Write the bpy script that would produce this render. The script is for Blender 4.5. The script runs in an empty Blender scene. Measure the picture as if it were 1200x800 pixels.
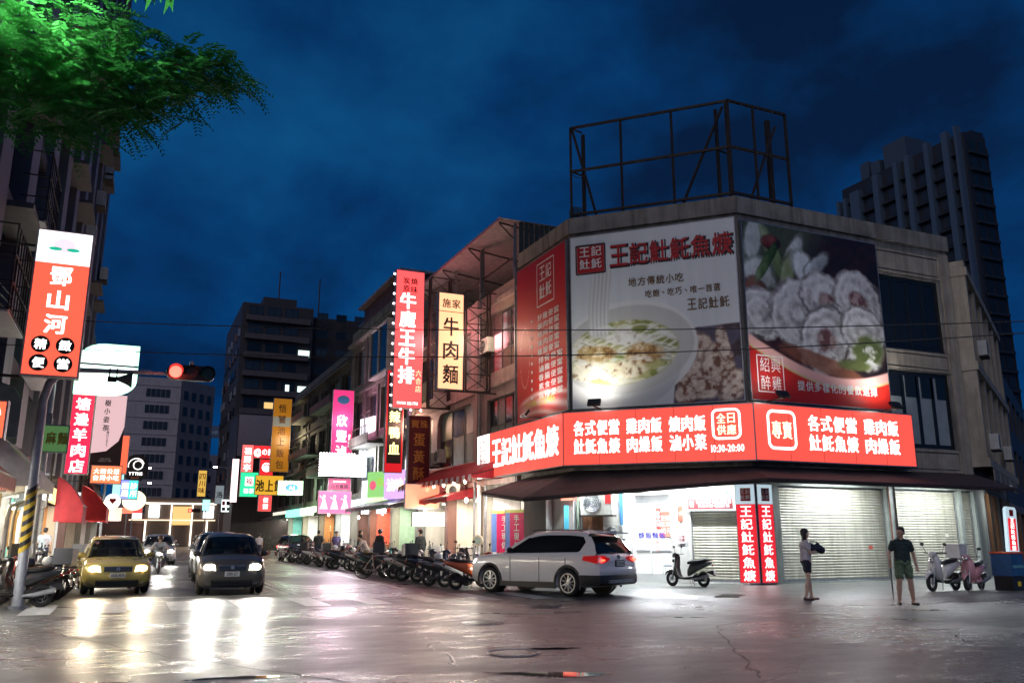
import bpy, bmesh, math, random
import numpy as np
from math import radians, sin, cos, pi, sqrt, atan2
from mathutils import Vector, Matrix
random.seed(7)
rnd = random.Random(11)
SC = bpy.context.scene
COL = SC.collection

# ---------------------------------------------------------------- camera, world, exposure
cam_d = bpy.data.cameras.new('camera'); cam = bpy.data.objects.new('camera', cam_d); COL.objects.link(cam)
cam_d.sensor_width = 36.0; cam_d.lens = 988.0 / 1200 * 36.0
cam_d.clip_start = 0.1; cam_d.clip_end = 3000
cam.location = (0, 0, 1.55)
cam.rotation_euler = (radians(90 + 12.94), 0, radians(-23.9))
SC.camera = cam
SC.view_settings.view_transform = 'Standard'; SC.view_settings.look = 'None'
SC.view_settings.exposure = 0.8; SC.view_settings.gamma = 1.0
SC.render.engine = 'CYCLES'
SC.cycles.use_denoising = True
SC.cycles.max_bounces = 5; SC.cycles.diffuse_bounces = 3; SC.cycles.glossy_bounces = 3
SC.cycles.transmission_bounces = 4; SC.cycles.sample_clamp_indirect = 4.0
SC.cycles.caustics_reflective = False; SC.cycles.caustics_refractive = False

def S(r, g, b):
    f = lambda c: (c / 255 / 12.92) if c / 255 <= 0.04045 else ((c / 255 + 0.055) / 1.055) ** 2.4
    return (f(r), f(g), f(b), 1.0)

W = bpy.data.worlds.new('World'); SC.world = W; W.use_nodes = True
def build_world():
    nt = W.node_tree; N = nt.nodes; L = nt.links; N.clear()
    out = N.new('ShaderNodeOutputWorld')
    sky = N.new('ShaderNodeTexSky'); sky.sky_type = 'NISHITA'; sky.sun_disc = False
    sky.sun_elevation = radians(-4.0); sky.sun_rotation = radians(200)
    bs = N.new('ShaderNodeBackground'); bs.inputs['Strength'].default_value = 0.05
    L.new(sky.outputs[0], bs.inputs['Color'])
    tc = N.new('ShaderNodeTexCoord')
    mp = N.new('ShaderNodeMapping'); mp.inputs['Scale'].default_value = (1, 1, 1.5)
    L.new(tc.outputs['Generated'], mp.inputs['Vector'])
    n1 = N.new('ShaderNodeTexNoise'); n1.inputs['Scale'].default_value = 2.6; n1.inputs['Detail'].default_value = 7
    n1.inputs['Roughness'].default_value = 0.55; n1.inputs['Distortion'].default_value = 0.1
    L.new(mp.outputs[0], n1.inputs['Vector'])
    cr = N.new('ShaderNodeValToRGB')
    e = cr.color_ramp.elements
    e[0].position = 0.34; e[0].color = S(3, 25, 55)
    e[1].position = 0.66; e[1].color = S(8, 70, 118)
    m = e.new(0.48); m.color = S(2, 47, 93)
    L.new(n1.outputs['Fac'], cr.inputs[0])
    # the sky gets darker towards the zenith
    sx = N.new('ShaderNodeSeparateXYZ'); L.new(tc.outputs['Generated'], sx.inputs[0])
    mr = N.new('ShaderNodeMapRange'); mr.inputs['From Min'].default_value = 0.1; mr.inputs['From Max'].default_value = 0.75
    mr.inputs['To Min'].default_value = 1.0; mr.inputs['To Max'].default_value = 0.62
    L.new(sx.outputs['Z'], mr.inputs['Value'])
    mx = N.new('ShaderNodeVectorMath'); mx.operation = 'SCALE'
    L.new(cr.outputs[0], mx.inputs[0]); L.new(mr.outputs[0], mx.inputs['Scale'])
    bg = N.new('ShaderNodeBackground'); bg.inputs['Strength'].default_value = 0.82
    L.new(mx.outputs[0], bg.inputs['Color'])
    ad = N.new('ShaderNodeAddShader'); L.new(bs.outputs[0], ad.inputs[0]); L.new(bg.outputs[0], ad.inputs[1])
    L.new(ad.outputs[0], out.inputs['Surface'])
build_world()
# after sunset the bright clouds are the only large light: one very soft, weak sun lamp stands for that glow
sun_d = bpy.data.lights.new('sky_glow', 'SUN'); sun_d.energy = .55; sun_d.angle = radians(70); sun_d.color = (.92, .86, .98)
sun = bpy.data.objects.new('sky_glow', sun_d); COL.objects.link(sun); sun.rotation_euler = (radians(52), 0, radians(-55))

# ---------------------------------------------------------------- materials
MATS = {}
def M(name, col, rough=0.65, metal=0.0, var=0.22, scale=4.0, bump=0.0, bscale=None, grime=0.0, emit=None, es=0.0, trans=0.0, coat=0.0, spec=0.5, stretch=(1, 1, 1)):
    if name in MATS: return MATS[name]
    m = bpy.data.materials.new(name); m.use_nodes = True
    nt = m.node_tree; N = nt.nodes; L = nt.links; b = N['Principled BSDF']
    if len(col) == 3: col = (*col, 1)
    b.inputs['Roughness'].default_value = rough; b.inputs['Metallic'].default_value = metal
    b.inputs['Specular IOR Level'].default_value = spec
    if coat: b.inputs['Coat Weight'].default_value = coat; b.inputs['Coat Roughness'].default_value = 0.05
    if trans: b.inputs['Transmission Weight'].default_value = trans
    tc = N.new('ShaderNodeTexCoord'); mp = N.new('ShaderNodeMapping'); mp.inputs['Scale'].default_value = stretch
    L.new(tc.outputs['Object'], mp.inputs[0])
    if var or grime:
        n = N.new('ShaderNodeTexNoise'); n.inputs['Scale'].default_value = scale; n.inputs['Detail'].default_value = 6; n.inputs['Roughness'].default_value = 0.6
        L.new(mp.outputs[0], n.inputs['Vector'])
        mr = N.new('ShaderNodeMapRange'); mr.inputs['From Min'].default_value = 0.3; mr.inputs['From Max'].default_value = 0.7
        mr.inputs['To Min'].default_value = 1 - var; mr.inputs['To Max'].default_value = 1 + var * 0.6
        L.new(n.outputs['Fac'], mr.inputs['Value'])
        v = N.new('ShaderNodeVectorMath'); v.operation = 'SCALE'; v.inputs[0].default_value = col[:3]; L.new(mr.outputs[0], v.inputs['Scale'])
        last = v.outputs[0]
        if grime:
            mp2 = N.new('ShaderNodeMapping'); mp2.inputs['Scale'].default_value = (2.2, 2.2, 0.22); L.new(tc.outputs['Object'], mp2.inputs[0])
            g = N.new('ShaderNodeTexNoise'); g.inputs['Scale'].default_value = 1.6; g.inputs['Detail'].default_value = 8; g.inputs['Roughness'].default_value = 0.7
            L.new(mp2.outputs[0], g.inputs['Vector'])
            r = N.new('ShaderNodeMapRange'); r.inputs['From Min'].default_value = 0.42; r.inputs['From Max'].default_value = 0.68
            r.inputs['To Min'].default_value = 0; r.inputs['To Max'].default_value = grime; L.new(g.outputs['Fac'], r.inputs['Value'])
            mi = N.new('ShaderNodeMix'); mi.data_type = 'RGBA'; L.new(r.outputs[0], mi.inputs[0]); L.new(last, mi.inputs[6])
            mi.inputs[7].default_value = (col[0] * .25, col[1] * .23, col[2] * .2, 1); last = mi.outputs[2]
        L.new(last, b.inputs['Base Color'])
    else:
        b.inputs['Base Color'].default_value = col
    if bump:
        n2 = N.new('ShaderNodeTexNoise'); n2.inputs['Scale'].default_value = bscale or scale * 6; n2.inputs['Detail'].default_value = 5
        L.new(mp.outputs[0], n2.inputs['Vector'])
        bp = N.new('ShaderNodeBump'); bp.inputs['Strength'].default_value = bump; bp.inputs['Distance'].default_value = 0.02
        L.new(n2.outputs['Fac'], bp.inputs['Height']); L.new(bp.outputs[0], b.inputs['Normal'])
    if emit is not None:
        b.inputs['Emission Color'].default_value = (*emit[:3], 1); b.inputs['Emission Strength'].default_value = es
    MATS[name] = m; return m
def E(name, rgb, es=1.0):
    c = S(*rgb); return M('glow_' + name, (c[0] * .5, c[1] * .5, c[2] * .5), rough=0.4, var=0, emit=c, es=es)
def P(rgb, rough=0.6, name=None, **k):  # painted colour
    return M(name or 'paint_%d_%d_%d_%d' % (*rgb, int(rough * 100)), S(*rgb), rough=rough, **k)

concrete = M('weathered_concrete', (.27, .25, .22), .85, var=.3, scale=1.3, bump=.4, grime=.75)
beige = M('beige_render', (.40, .35, .27), .8, var=.2, scale=2, bump=.25, grime=.55)
pinkwall = M('pinkish_tile_wall', (.46, .33, .30), .6, var=.15, scale=2, grime=.5)
greywall = M('grey_green_wall', (.26, .27, .24), .75, var=.25, scale=1.2, bump=.2, grime=.7)
darkwall = M('dark_brown_tile_wall', (.034, .028, .029), .6, var=.3, scale=1.0, grime=.4)
brownwall = M('reddish_brown_tile', (.17, .08, .06), .6, var=.3, scale=1.0, grime=.5)
palewall = M('pale_tile_wall', (.40, .36, .37), .6, var=.12, scale=1.0, grime=.3)
cream = M('cream_shop_wall', (.62, .58, .50), .6, var=.1, scale=2, grime=.3)
whitewall = M('white_shop_wall', (.75, .74, .70), .55, var=.08, scale=2, grime=.2)
shutter = M('cream_roller_shutter', (.54, .52, .42), .42, metal=.1, var=.22, scale=1.1, grime=.5)
steel = M('galvanised_steel', (.34, .35, .36), .45, metal=.8, var=.25, scale=6)
rust = M('rusty_dark_steel', (.045, .035, .03), .7, metal=.3, var=.4, scale=9)
black = M('black_plastic', (.012, .012, .013), .45, var=.1)
rubber = M('black_rubber', (.015, .015, .015), .8, var=.2, scale=20)
chrome = M('bright_metal', (.6, .6, .6), .22, metal=1, var=.1)
glass = M('dark_window_glass', (.012, .015, .018), .06, var=0, spec=.35)
glass2 = M('frosted_green_glass', (.20, .25, .21), .35, var=.35, scale=1.5, spec=.6)
awn = M('dark_brown_awning', (.055, .035, .035), .75, var=.3, scale=3, grime=.4)
redawn = M('red_awning', (.42, .02, .03), .7, var=.25, scale=3, grime=.3)
greenawn = M('dark_green_awning', (.03, .10, .06), .7, var=.25, scale=3)
skin = M('skin', (.50, .30, .21), .55, var=.08)
skin2 = M('tanned_skin', (.46, .28, .20), .55, var=.08)
hair = M('black_hair', (.012, .01, .009), .5, var=.3, scale=30)
wood = M('wooden_door', (.22, .10, .04), .5, var=.45, scale=6, stretch=(6, 6, .6))
white = M('white_enamel', (.75, .75, .73), .4, var=.06)
wleds = E('fluorescent', (240, 250, 255), 14)

# ---------------------------------------------------------------- mesh helpers
class MB:
    def __init__(s): s.v = []; s.f = []; s.m = []
    def add(s, vs, fs, mi=0):
        o = len(s.v); s.v += [tuple(v) for v in vs]
        for f in fs: s.f.append(tuple(i + o for i in f)); s.m.append(mi)
        return s
    def box(s, x0, x1, y0, y1, z0, z1, mi=0):
        return s.add([(x0, y0, z0), (x1, y0, z0), (x1, y1, z0), (x0, y1, z0), (x0, y0, z1), (x1, y0, z1), (x1, y1, z1), (x0, y1, z1)],
            [(0, 3, 2, 1), (4, 5, 6, 7), (0, 1, 5, 4), (1, 2, 6, 5), (2, 3, 7, 6), (3, 0, 4, 7)], mi)
    def quad(s, a, b, c, d, mi=0): return s.add([a, b, c, d], [(0, 1, 2, 3)], mi)
    def tube(s, pts, r, n=8, mi=0, caps=True):
        pts = [Vector(p) for p in pts]; k = len(pts)
        rr = r if isinstance(r, (list, tuple)) else [r] * k
        vs = []; up = None
        for i, p in enumerate(pts):
            d = (pts[min(i + 1, k - 1)] - pts[max(i - 1, 0)])
            if d.length < 1e-9: d = Vector((0, 0, 1))
            d.normalize()
            if up is None:
                a = Vector((0, 0, 1)) if abs(d.z) < .9 else Vector((1, 0, 0))
                up = (a - d * a.dot(d)).normalized()
            else:
                up = up - d * up.dot(d)
                up = up.normalized() if up.length > 1e-6 else d.orthogonal().normalized()
            w = d.cross(up)
            for j in range(n):
                t = 2 * pi * j / n + pi / n
                vs.append(p + (up * cos(t) + w * sin(t)) * rr[i])
        fs = [(i * n + j, i * n + (j + 1) % n, (i + 1) * n + (j + 1) % n, (i + 1) * n + j) for i in range(k - 1) for j in range(n)]
        if caps: fs += [tuple(range(n - 1, -1, -1)), tuple((k - 1) * n + j for j in range(n))]
        return s.add(vs, fs, mi)
    def loft(s, rings, mi=0, caps=True, closed=True):
        n = len(rings[0]); k = len(rings); vs = [v for r in rings for v in r]
        fs = [(i * n + j, i * n + (j + 1) % n, (i + 1) * n + (j + 1) % n, (i + 1) * n + j) for i in range(k - 1) for j in range(n if closed else n - 1)]
        if caps: fs += [tuple(range(n - 1, -1, -1)), tuple((k - 1) * n + j for j in range(n))]
        return s.add(vs, fs, mi)
    def prism(s, poly, y0, y1, mi=0):  # poly in (x,z), extruded along y
        n = len(poly); vs = [(x, y0, z) for x, z in poly] + [(x, y1, z) for x, z in poly]
        fs = [tuple(range(n)), tuple(range(2 * n - 1, n - 1, -1))] + [(j, j + n, (j + 1) % n + n, (j + 1) % n) for j in range(n)]
        return s.add(vs, fs, mi)
    def prismx(s, poly, x0, x1, mi=0):  # poly in (y,z)
        n = len(poly); vs = [(x0, y, z) for y, z in poly] + [(x1, y, z) for y, z in poly]
        fs = [tuple(range(n)), tuple(range(2 * n - 1, n - 1, -1))] + [(j, j + n, (j + 1) % n + n, (j + 1) % n) for j in range(n)]
        return s.add(vs, fs, mi)
    def ell(s, c, r, nu=12, nv=8, mi=0):
        vs = [(c[0], c[1], c[2] - r[2])]
        for i in range(1, nv):
            a = -pi / 2 + pi * i / nv
            for j in range(nu): t = 2 * pi * j / nu; vs.append((c[0] + r[0] * cos(a) * cos(t), c[1] + r[1] * cos(a) * sin(t), c[2] + r[2] * sin(a)))
        vs.append((c[0], c[1], c[2] + r[2])); L_ = len(vs) - 1
        fs = [(0, 1 + (j + 1) % nu, 1 + j) for j in range(nu)]
        for i in range(nv - 2):
            for j in range(nu): a = 1 + i * nu; fs.append((a + j, a + (j + 1) % nu, a + nu + (j + 1) % nu, a + nu + j))
        a = 1 + (nv - 2) * nu; fs += [(a + j, a + (j + 1) % nu, L_) for j in range(nu)]
        return s.add(vs, fs, mi)
    def disc(s, c, r, axis='y', d=.01, n=24, mi=0, r2=None):
        r2 = r2 or r; a = []; b = []
        for j in range(n):
            t = 2 * pi * j / n; p, q = r * cos(t), r2 * sin(t)
            if axis == 'y': a.append((c[0] + p, c[1] - d, c[2] + q)); b.append((c[0] + p, c[1] + d, c[2] + q))
            elif axis == 'x': a.append((c[0] - d, c[1] + p, c[2] + q)); b.append((c[0] + d, c[1] + p, c[2] + q))
            else: a.append((c[0] + p, c[1] + q, c[2] - d)); b.append((c[0] + p, c[1] + q, c[2] + d))
        return s.loft([a, b], mi)
    def torus(s, c, R, r, axis='x', n=24, k=8, mi=0, a0=0, a1=2 * pi, wide=1.0):
        rings = []
        full = abs(a1 - a0 - 2 * pi) < 1e-6
        cnt = n if full else n + 1
        for i in range(cnt):
            t = a0 + (a1 - a0) * i / n; ring = []
            for j in range(k):
                q = 2 * pi * j / k; rad = R + r * cos(q); w = r * sin(q) * wide
                if axis == 'x': ring.append((c[0] + w, c[1] + rad * cos(t), c[2] + rad * sin(t)))
                elif axis == 'y': ring.append((c[0] + rad * cos(t), c[1] + w, c[2] + rad * sin(t)))
                else: ring.append((c[0] + rad * cos(t), c[1] + rad * sin(t), c[2] + w))
            rings.append(ring)
        if full:
            o = len(s.v); vs = [v for r_ in rings for v in r_]
            fs = [(i * k + j, i * k + (j + 1) % k, ((i + 1) % cnt) * k + (j + 1) % k, ((i + 1) % cnt) * k + j) for i in range(cnt) for j in range(k)]
            return s.add(vs, fs, mi)
        return s.loft(rings, mi)
    def mesh(s, name, mats, smooth=False, angle=35):
        me = bpy.data.meshes.new(name); me.from_pydata(s.v, [], s.f)
        for m in (mats if isinstance(mats, (list, tuple)) else [mats]): me.materials.append(m)
        if any(s.m): me.polygons.foreach_set('material_index', s.m)
        bm = bmesh.new(); bm.from_mesh(me); bmesh.ops.recalc_face_normals(bm, faces=bm.faces); bm.to_mesh(me); bm.free()
        if smooth:
            me.shade_smooth()
            me.set_sharp_from_angle(angle=radians(angle))
        me.update(); return me
    def build(s, name, mats, parent=None, smooth=False, angle=35, label=None):
        o = bpy.data.objects.new(name, s.mesh(name, mats, smooth, angle)); COL.objects.link(o)
        if parent is not None: o.parent = parent
        if label: o['label'] = label
        return o
def B(): return MB()
def thing(name, label, cat, loc=(0, 0, 0), rz=0, group=None):
    o = bpy.data.objects.new(name, None); COL.objects.link(o); o.empty_display_size = .2
    o.location = loc; o.rotation_euler = (0, 0, rz); o['label'] = label; o['category'] = cat
    if group: o['group'] = group
    return o
def tag(o, label, cat, group=None):
    o['label'] = label; o['category'] = cat
    if group: o['group'] = group
    return o
def struct(o): o['kind'] = 'structure'; return o
KIDS = {}
def dup(root, loc, rz, label, group=None, swap=None, scale=None):
    if root.name not in KIDS:
        def rec(o): KIDS[o.name] = list(o.children); [rec(c) for c in KIDS[o.name]]
        rec(root)
    def cp(o, parent):
        c = o.copy(); COL.objects.link(c)
        if parent is not None: c.parent = parent
        if swap and c.type == 'MESH':
            for i, sl in enumerate(c.material_slots):
                nm = sl.material.name if sl.material else None
                if nm in swap:
                    sl.link = 'OBJECT'; sl.material = swap[nm]
        for ch in KIDS[o.name]: cp(ch, c)
        return c
    r = cp(root, None); r.location = loc; r.rotation_euler = (0, 0, rz); r['label'] = label
    if scale: r.scale = scale
    if group: r['group'] = group
    return r

# lettering: glyph outlines of the built-in font
GL = {}
def glyph(ch, bold):
    k = (ch, bold)
    if k in GL: return GL[k]
    cu = bpy.data.curves.new('g', 'FONT'); cu.body = ch; cu.offset = bold; cu.resolution_u = 2
    o = bpy.data.objects.new('g', cu); COL.objects.link(o)
    me = bpy.data.meshes.new_from_object(o.evaluated_get(bpy.context.evaluated_depsgraph_get()))
    vs = [(v.co.x, v.co.y) for v in me.vertices]; fs = [tuple(p.vertices) for p in me.polygons]
    bpy.data.objects.remove(o); bpy.data.curves.remove(cu); bpy.data.meshes.remove(me)
    if vs:
        xs = [v[0] for v in vs]; ys = [v[1] for v in vs]
        box = (min(xs), max(xs), min(ys), max(ys))
    else: box = (0, .5, 0, .7)
    GL[k] = (vs, fs, box); return GL[k]
def text(parent, body, cx, cz, h, mat, y=-.01, w=None, vertical=False, bold=.02, gap=.1, shear=0, name='lettering', jitter=0):
    """flat lettering on a face looking to local -y; h = glyph height, w = glyph width (CJK), body rows split by newline"""
    b = B(); rows = body.split('\n')
    if vertical: rows = list(body.replace('\n', ''))
    R = len(rows)
    for ri, row in enumerate(rows):
        cells = []
        for ch in row:
            if ch == ' ': cells.append((None, None, None, (w or h) * .45)); continue
            cjk = ord(ch) > 0x2E00
            vs, fs, bx = glyph(ch, 0 if cjk else bold)
            if cjk: cells.append((vs, fs, bx, (w or h)))
            else:
                sc = h / .72; cells.append((vs, fs, bx, max(.18, bx[1] - bx[0]) * sc * ((w or h) / h)))
        g_ = gap * (w or h); tot = sum(c[3] for c in cells) + g_ * (len(cells) - 1)
        x = cx - tot / 2; z = cz + ((R - 1) / 2 - ri) * h * (1 + gap * (1.6 if not vertical else 1.2))
        for (vs, fs, bx, cw), ch in zip(cells, row):
            if vs is not None:
                bw = max(bx[1] - bx[0], 1e-3); bh = max(bx[3] - bx[2], 1e-3)
                cjk = ord(ch) > 0x2E00
                if cjk:
                    sx = cw * .92 / max(bw, .8); sz = h * .92 / max(bh, .8)
                    ox = (bx[0] + bx[1]) / 2; oz = (bx[2] + bx[3]) / 2; zz = z
                else:
                    sx = cw / max(bw, .18); sz = h / .72; ox = (bx[0] + bx[1]) / 2; oz = .36; zz = z
                e_ = max(0, bold) * h * .9
                for k_, (qx, qz) in enumerate(((-1, -.6), (1, -.6), (1, .6), (-1, .6)) if cjk and bold > .01 else ((0, 0),)):
                    b.add([(x + cw / 2 + (vx - ox) * sx + qx * e_, y - .0006 * k_, zz + (vz - oz) * sz + qz * e_) for vx, vz in vs], fs)
            x += cw + g_
    me = bpy.data.meshes.new(name); me.from_pydata(b.v, [], b.f); me.materials.append(mat)
    o = bpy.data.objects.new(name, me); COL.objects.link(o); o.parent = parent
    return o

def lightbox(name, label, cat, X, Y, z0, z1, w, rz=0, d=.18, face=None, frame=None, group=None, side=None):
    """box sign centred at (X,Y); local -y is its face"""
    t = thing(name, label, cat, (X, Y, z0), rz, group)
    h = z1 - z0
    B().box(-w / 2, w / 2, -d / 2, d / 2, 0, h).build('sign_case', frame or steel, t)
    e = .035
    B().box(-w / 2 + e, w / 2 - e, -d / 2 - .012, -d / 2 + .001, e, h - e).build('sign_face', face, t)
    return t
def brackets(t, x0, x1, zs, r=.03, y=0):
    for z in zs: B().box(x0, x1, y - r, y + r, z - r, z + r).build('bracket', rust, t)
def area(name, loc, rot, size, col, en, parent=None, sy=None, spread=None):
    d = bpy.data.lights.new(name, 'AREA'); d.energy = en; d.color = col; d.size = size
    if sy: d.shape = 'RECTANGLE'; d.size_y = sy
    if spread: d.spread = radians(spread)
    o = bpy.data.objects.new(name, d); COL.objects.link(o); o.location = loc; o.rotation_euler = rot
    if parent is not None: o.parent = parent
    return o
def spot(name, loc, target, col, en, ang=60, blend=.5, r=.05, parent=None):
    d = bpy.data.lights.new(name, 'SPOT'); d.energy = en; d.color = col; d.spot_size = radians(ang); d.spot_blend = blend; d.shadow_soft_size = r
    o = bpy.data.objects.new(name, d); COL.objects.link(o); o.location = loc
    o.rotation_euler = (Vector(target) - Vector(loc)).to_track_quat('-Z', 'Y').to_euler()
    if parent is not None: o.parent = parent
    return o
def point(name, loc, col, en, r=.1, parent=None):
    d = bpy.data.lights.new(name, 'POINT'); d.energy = en; d.color = col; d.shadow_soft_size = r
    o = bpy.data.objects.new(name, d); COL.objects.link(o); o.location = loc
    if parent is not None: o.parent = parent
    return o

def wall_grid(mb, x0, x1, z0, z1, ops, t=.22, mi=0, y=0):
    """wall face (front y, back y+t) with rectangular openings and their reveals"""
    xs = sorted({x0, x1, *[a for o in ops for a in o[:2]]}); zs = sorted({z0, z1, *[a for o in ops for a in o[2:4]]})
    xs = [a for a in xs if x0 <= a <= x1]; zs = [a for a in zs if z0 <= a <= z1]
    for i in range(len(xs) - 1):
        for j in range(len(zs) - 1):
            cx = (xs[i] + xs[i + 1]) / 2; cz = (zs[j] + zs[j + 1]) / 2
            if any(o[0] < cx < o[1] and o[2] < cz < o[3] for o in ops): continue
            mb.quad((xs[i], y, zs[j]), (xs[i + 1], y, zs[j]), (xs[i + 1], y, zs[j + 1]), (xs[i], y, zs[j + 1]), mi)
    for a, b, c, d in [o[:4] for o in ops]:
        mb.quad((a, y, c), (b, y, c), (b, y + t, c), (a, y + t, c), mi); mb.quad((a, y, d), (a, y + t, d), (b, y + t, d), (b, y, d), mi)
        mb.quad((a, y, c), (a, y + t, c), (a, y + t, d), (a, y, d), mi); mb.quad((b, y, c), (b, y, d), (b, y + t, d), (b, y + t, c), mi)
def window(parent, x0, x1, z0, z1, y=0, nx=2, nz=1, fm=None, pm=None, fr=.05, rec=.14, panes=True):
    """window frame (part) with one pane per light (sub-parts)"""
    b = B(); f = fr; yy = y + rec
    b.box(x0, x1, yy - .03, yy + .03, z0, z0 + f); b.box(x0, x1, yy - .03, yy + .03, z1 - f, z1)
    b.box(x0, x0 + f, yy - .03, yy + .03, z0 + f, z1 - f); b.box(x1 - f, x1, yy - .03, yy + .03, z0 + f, z1 - f)
    W_ = (x1 - x0 - f) / nx; H_ = (z1 - z0 - f) / nz
    for i in range(1, nx): b.box(x0 + i * W_, x0 + i * W_ + f, yy - .025, yy + .025, z0 + f, z1 - f)
    for j in range(1, nz): b.box(x0 + f, x1 - f, yy - .022, yy + .022, z0 + j * H_, z0 + j * H_ + f)
    w = b.build('window', fm or black, parent)
    pms = pm if isinstance(pm, (list, tuple)) else [pm or glass]
    if panes:
        for i in range(nx):
            for j in range(nz):
                B().quad((x0 + i * W_ + f, yy, z0 + j * H_ + f), (x0 + (i + 1) * W_, yy, z0 + j * H_ + f), (x0 + (i + 1) * W_, yy, z0 + (j + 1) * H_), (x0 + i * W_ + f, yy, z0 + (j + 1) * H_)).build('pane', rnd.choice(pms), w)
    else:
        B().quad((x0 + f, yy, z0 + f), (x1 - f, yy, z0 + f), (x1 - f, yy, z1 - f), (x0 + f, yy, z1 - f)).build('pane', rnd.choice(pms), w)
    return w
# ================================================================ THE GROUND
def road_material():
    m = bpy.data.materials.new('wet_asphalt'); m.use_nodes = True
    nt = m.node_tree; N = nt.nodes; L = nt.links; b = N['Principled BSDF']
    tc = N.new('ShaderNodeTexCoord')
    def noise(sc, det=6, ro=.6, st=None, dist=0):
        n = N.new('ShaderNodeTexNoise'); n.inputs['Scale'].default_value = sc; n.inputs['Detail'].default_value = det; n.inputs['Roughness'].default_value = ro; n.inputs['Distortion'].default_value = dist
        if st:
            mp = N.new('ShaderNodeMapping'); mp.inputs['Scale'].default_value = st[:3]; mp.inputs['Rotation'].default_value = (0, 0, st[3]); L.new(tc.outputs['Object'], mp.inputs[0]); L.new(mp.outputs[0], n.inputs['Vector'])
        else: L.new(tc.outputs['Object'], n.inputs['Vector'])
        return n.outputs['Fac']
    def mr(src, a, b_, c, d):
        n = N.new('ShaderNodeMapRange'); n.inputs['From Min'].default_value = a; n.inputs['From Max'].default_value = b_; n.inputs['To Min'].default_value = c; n.inputs['To Max'].default_value = d
        L.new(src, n.inputs['Value']); return n.outputs[0]
    def math(op, x, y=None):
        n = N.new('ShaderNodeMath'); n.operation = op
        for i, q in enumerate((x, y)):
            if q is None: continue
            if isinstance(q, (int, float)): n.inputs[i].default_value = q
            else: L.new(q, n.inputs[i])
        return n.outputs[0]
    wet = mr(noise(.22, 5, .6, (1, 1, 1, .4), .6), .38, .62, 0, 1)
    patch = mr(noise(1.3, 7, .65, (1, 2.2, 1, -.5)), .35, .65, 0, 1)
    grain = noise(95, 3, .7)
    fine = noise(28, 4, .7)
    rr = math('ADD', math('MULTIPLY', wet, -.20), math('ADD', math('MULTIPLY', patch, .16), .36))
    L.new(math('ADD', rr, math('MULTIPLY', math('SUBTRACT', fine, .5), .30)), b.inputs['Roughness'])
    # cracks: thin ridges of two voronoi edge fields
    v = N.new('ShaderNodeTexVoronoi'); v.feature = 'DISTANCE_TO_EDGE'; v.inputs['Scale'].default_value = .17
    mp = N.new('ShaderNodeMapping'); L.new(tc.outputs['Object'], mp.inputs[0])
    nz = N.new('ShaderNodeTexNoise'); nz.inputs['Scale'].default_value = .9; nz.inputs['Detail'].default_value = 7; L.new(tc.outputs['Object'], nz.inputs['Vector'])
    ad = N.new('ShaderNodeVectorMath'); ad.operation = 'ADD'; sc = N.new('ShaderNodeVectorMath'); sc.operation = 'SCALE'; sc.inputs['Scale'].default_value = 1.1
    L.new(nz.outputs['Color'], sc.inputs[0]); L.new(mp.outputs[0], ad.inputs[0]); L.new(sc.outputs[0], ad.inputs[1]); L.new(ad.outputs[0], v.inputs['Vector'])
    crack = mr(v.outputs['Distance'], 0.0, .0045, 1, 0)
    crack = math('MULTIPLY', crack, mr(noise(.5, 2, .5), .44, .56, 0, 1))
    base = mr(grain, .3, .7, .036, .10); base = math('MULTIPLY', base, mr(noise(9, 5, .75), .3, .7, .72, 1.28)); base = math('MULTIPLY', base, mr(noise(2.1, 6, .7), .35, .65, .85, 1.15))
    base = math('MULTIPLY', base, mr(patch, 0, 1, .8, 1.25))
    base = math('MULTIPLY', base, math('SUBTRACT', 1, math('MULTIPLY', crack, .8)))
    cb = N.new('ShaderNodeCombineColor')
    L.new(base, cb.inputs[0]); L.new(math('MULTIPLY', base, 1.02), cb.inputs[1]); L.new(math('MULTIPLY', base, 1.06), cb.inputs[2])
    L.new(cb.outputs[0], b.inputs['Base Color'])
    h = math('ADD', math('MULTIPLY', grain, .9), math('MULTIPLY', fine, 1.3))
    h = math('SUBTRACT', h, math('MULTIPLY', crack, 2.5))
    bp = N.new('ShaderNodeBump'); bp.inputs['Strength'].default_value = .8; bp.inputs['Distance'].default_value = .010
    L.new(h, bp.inputs['Height'])
    big = N.new('ShaderNodeBump'); big.inputs['Strength'].default_value = .12; big.inputs['Distance'].default_value = .08
    L.new(noise(.7, 3, .5), big.inputs['Height']); L.new(bp.outputs[0], big.inputs['Normal'])
    L.new(big.outputs[0], b.inputs['Normal'])
    b.inputs['Specular IOR Level'].default_value = .95
    return m
asphalt = road_material()
wetconc = M('wet_concrete_apron', (.17, .175, .165), .38, var=.45, scale=1.4, bump=.5, bscale=30, spec=.6, grime=.5)
linepaint = M('worn_road_paint', (.62, .62, .60), .35, var=.45, scale=5, bump=.3, bscale=60)
yellowpaint = M('worn_yellow_road_paint', (.45, .32, .06), .35, var=.45, scale=5)
struct(B().quad((-1500, -400, 0), (1500, -400, 0), (1500, 2500, 0), (-1500, 2500, 0)).build('road', asphalt))
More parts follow.
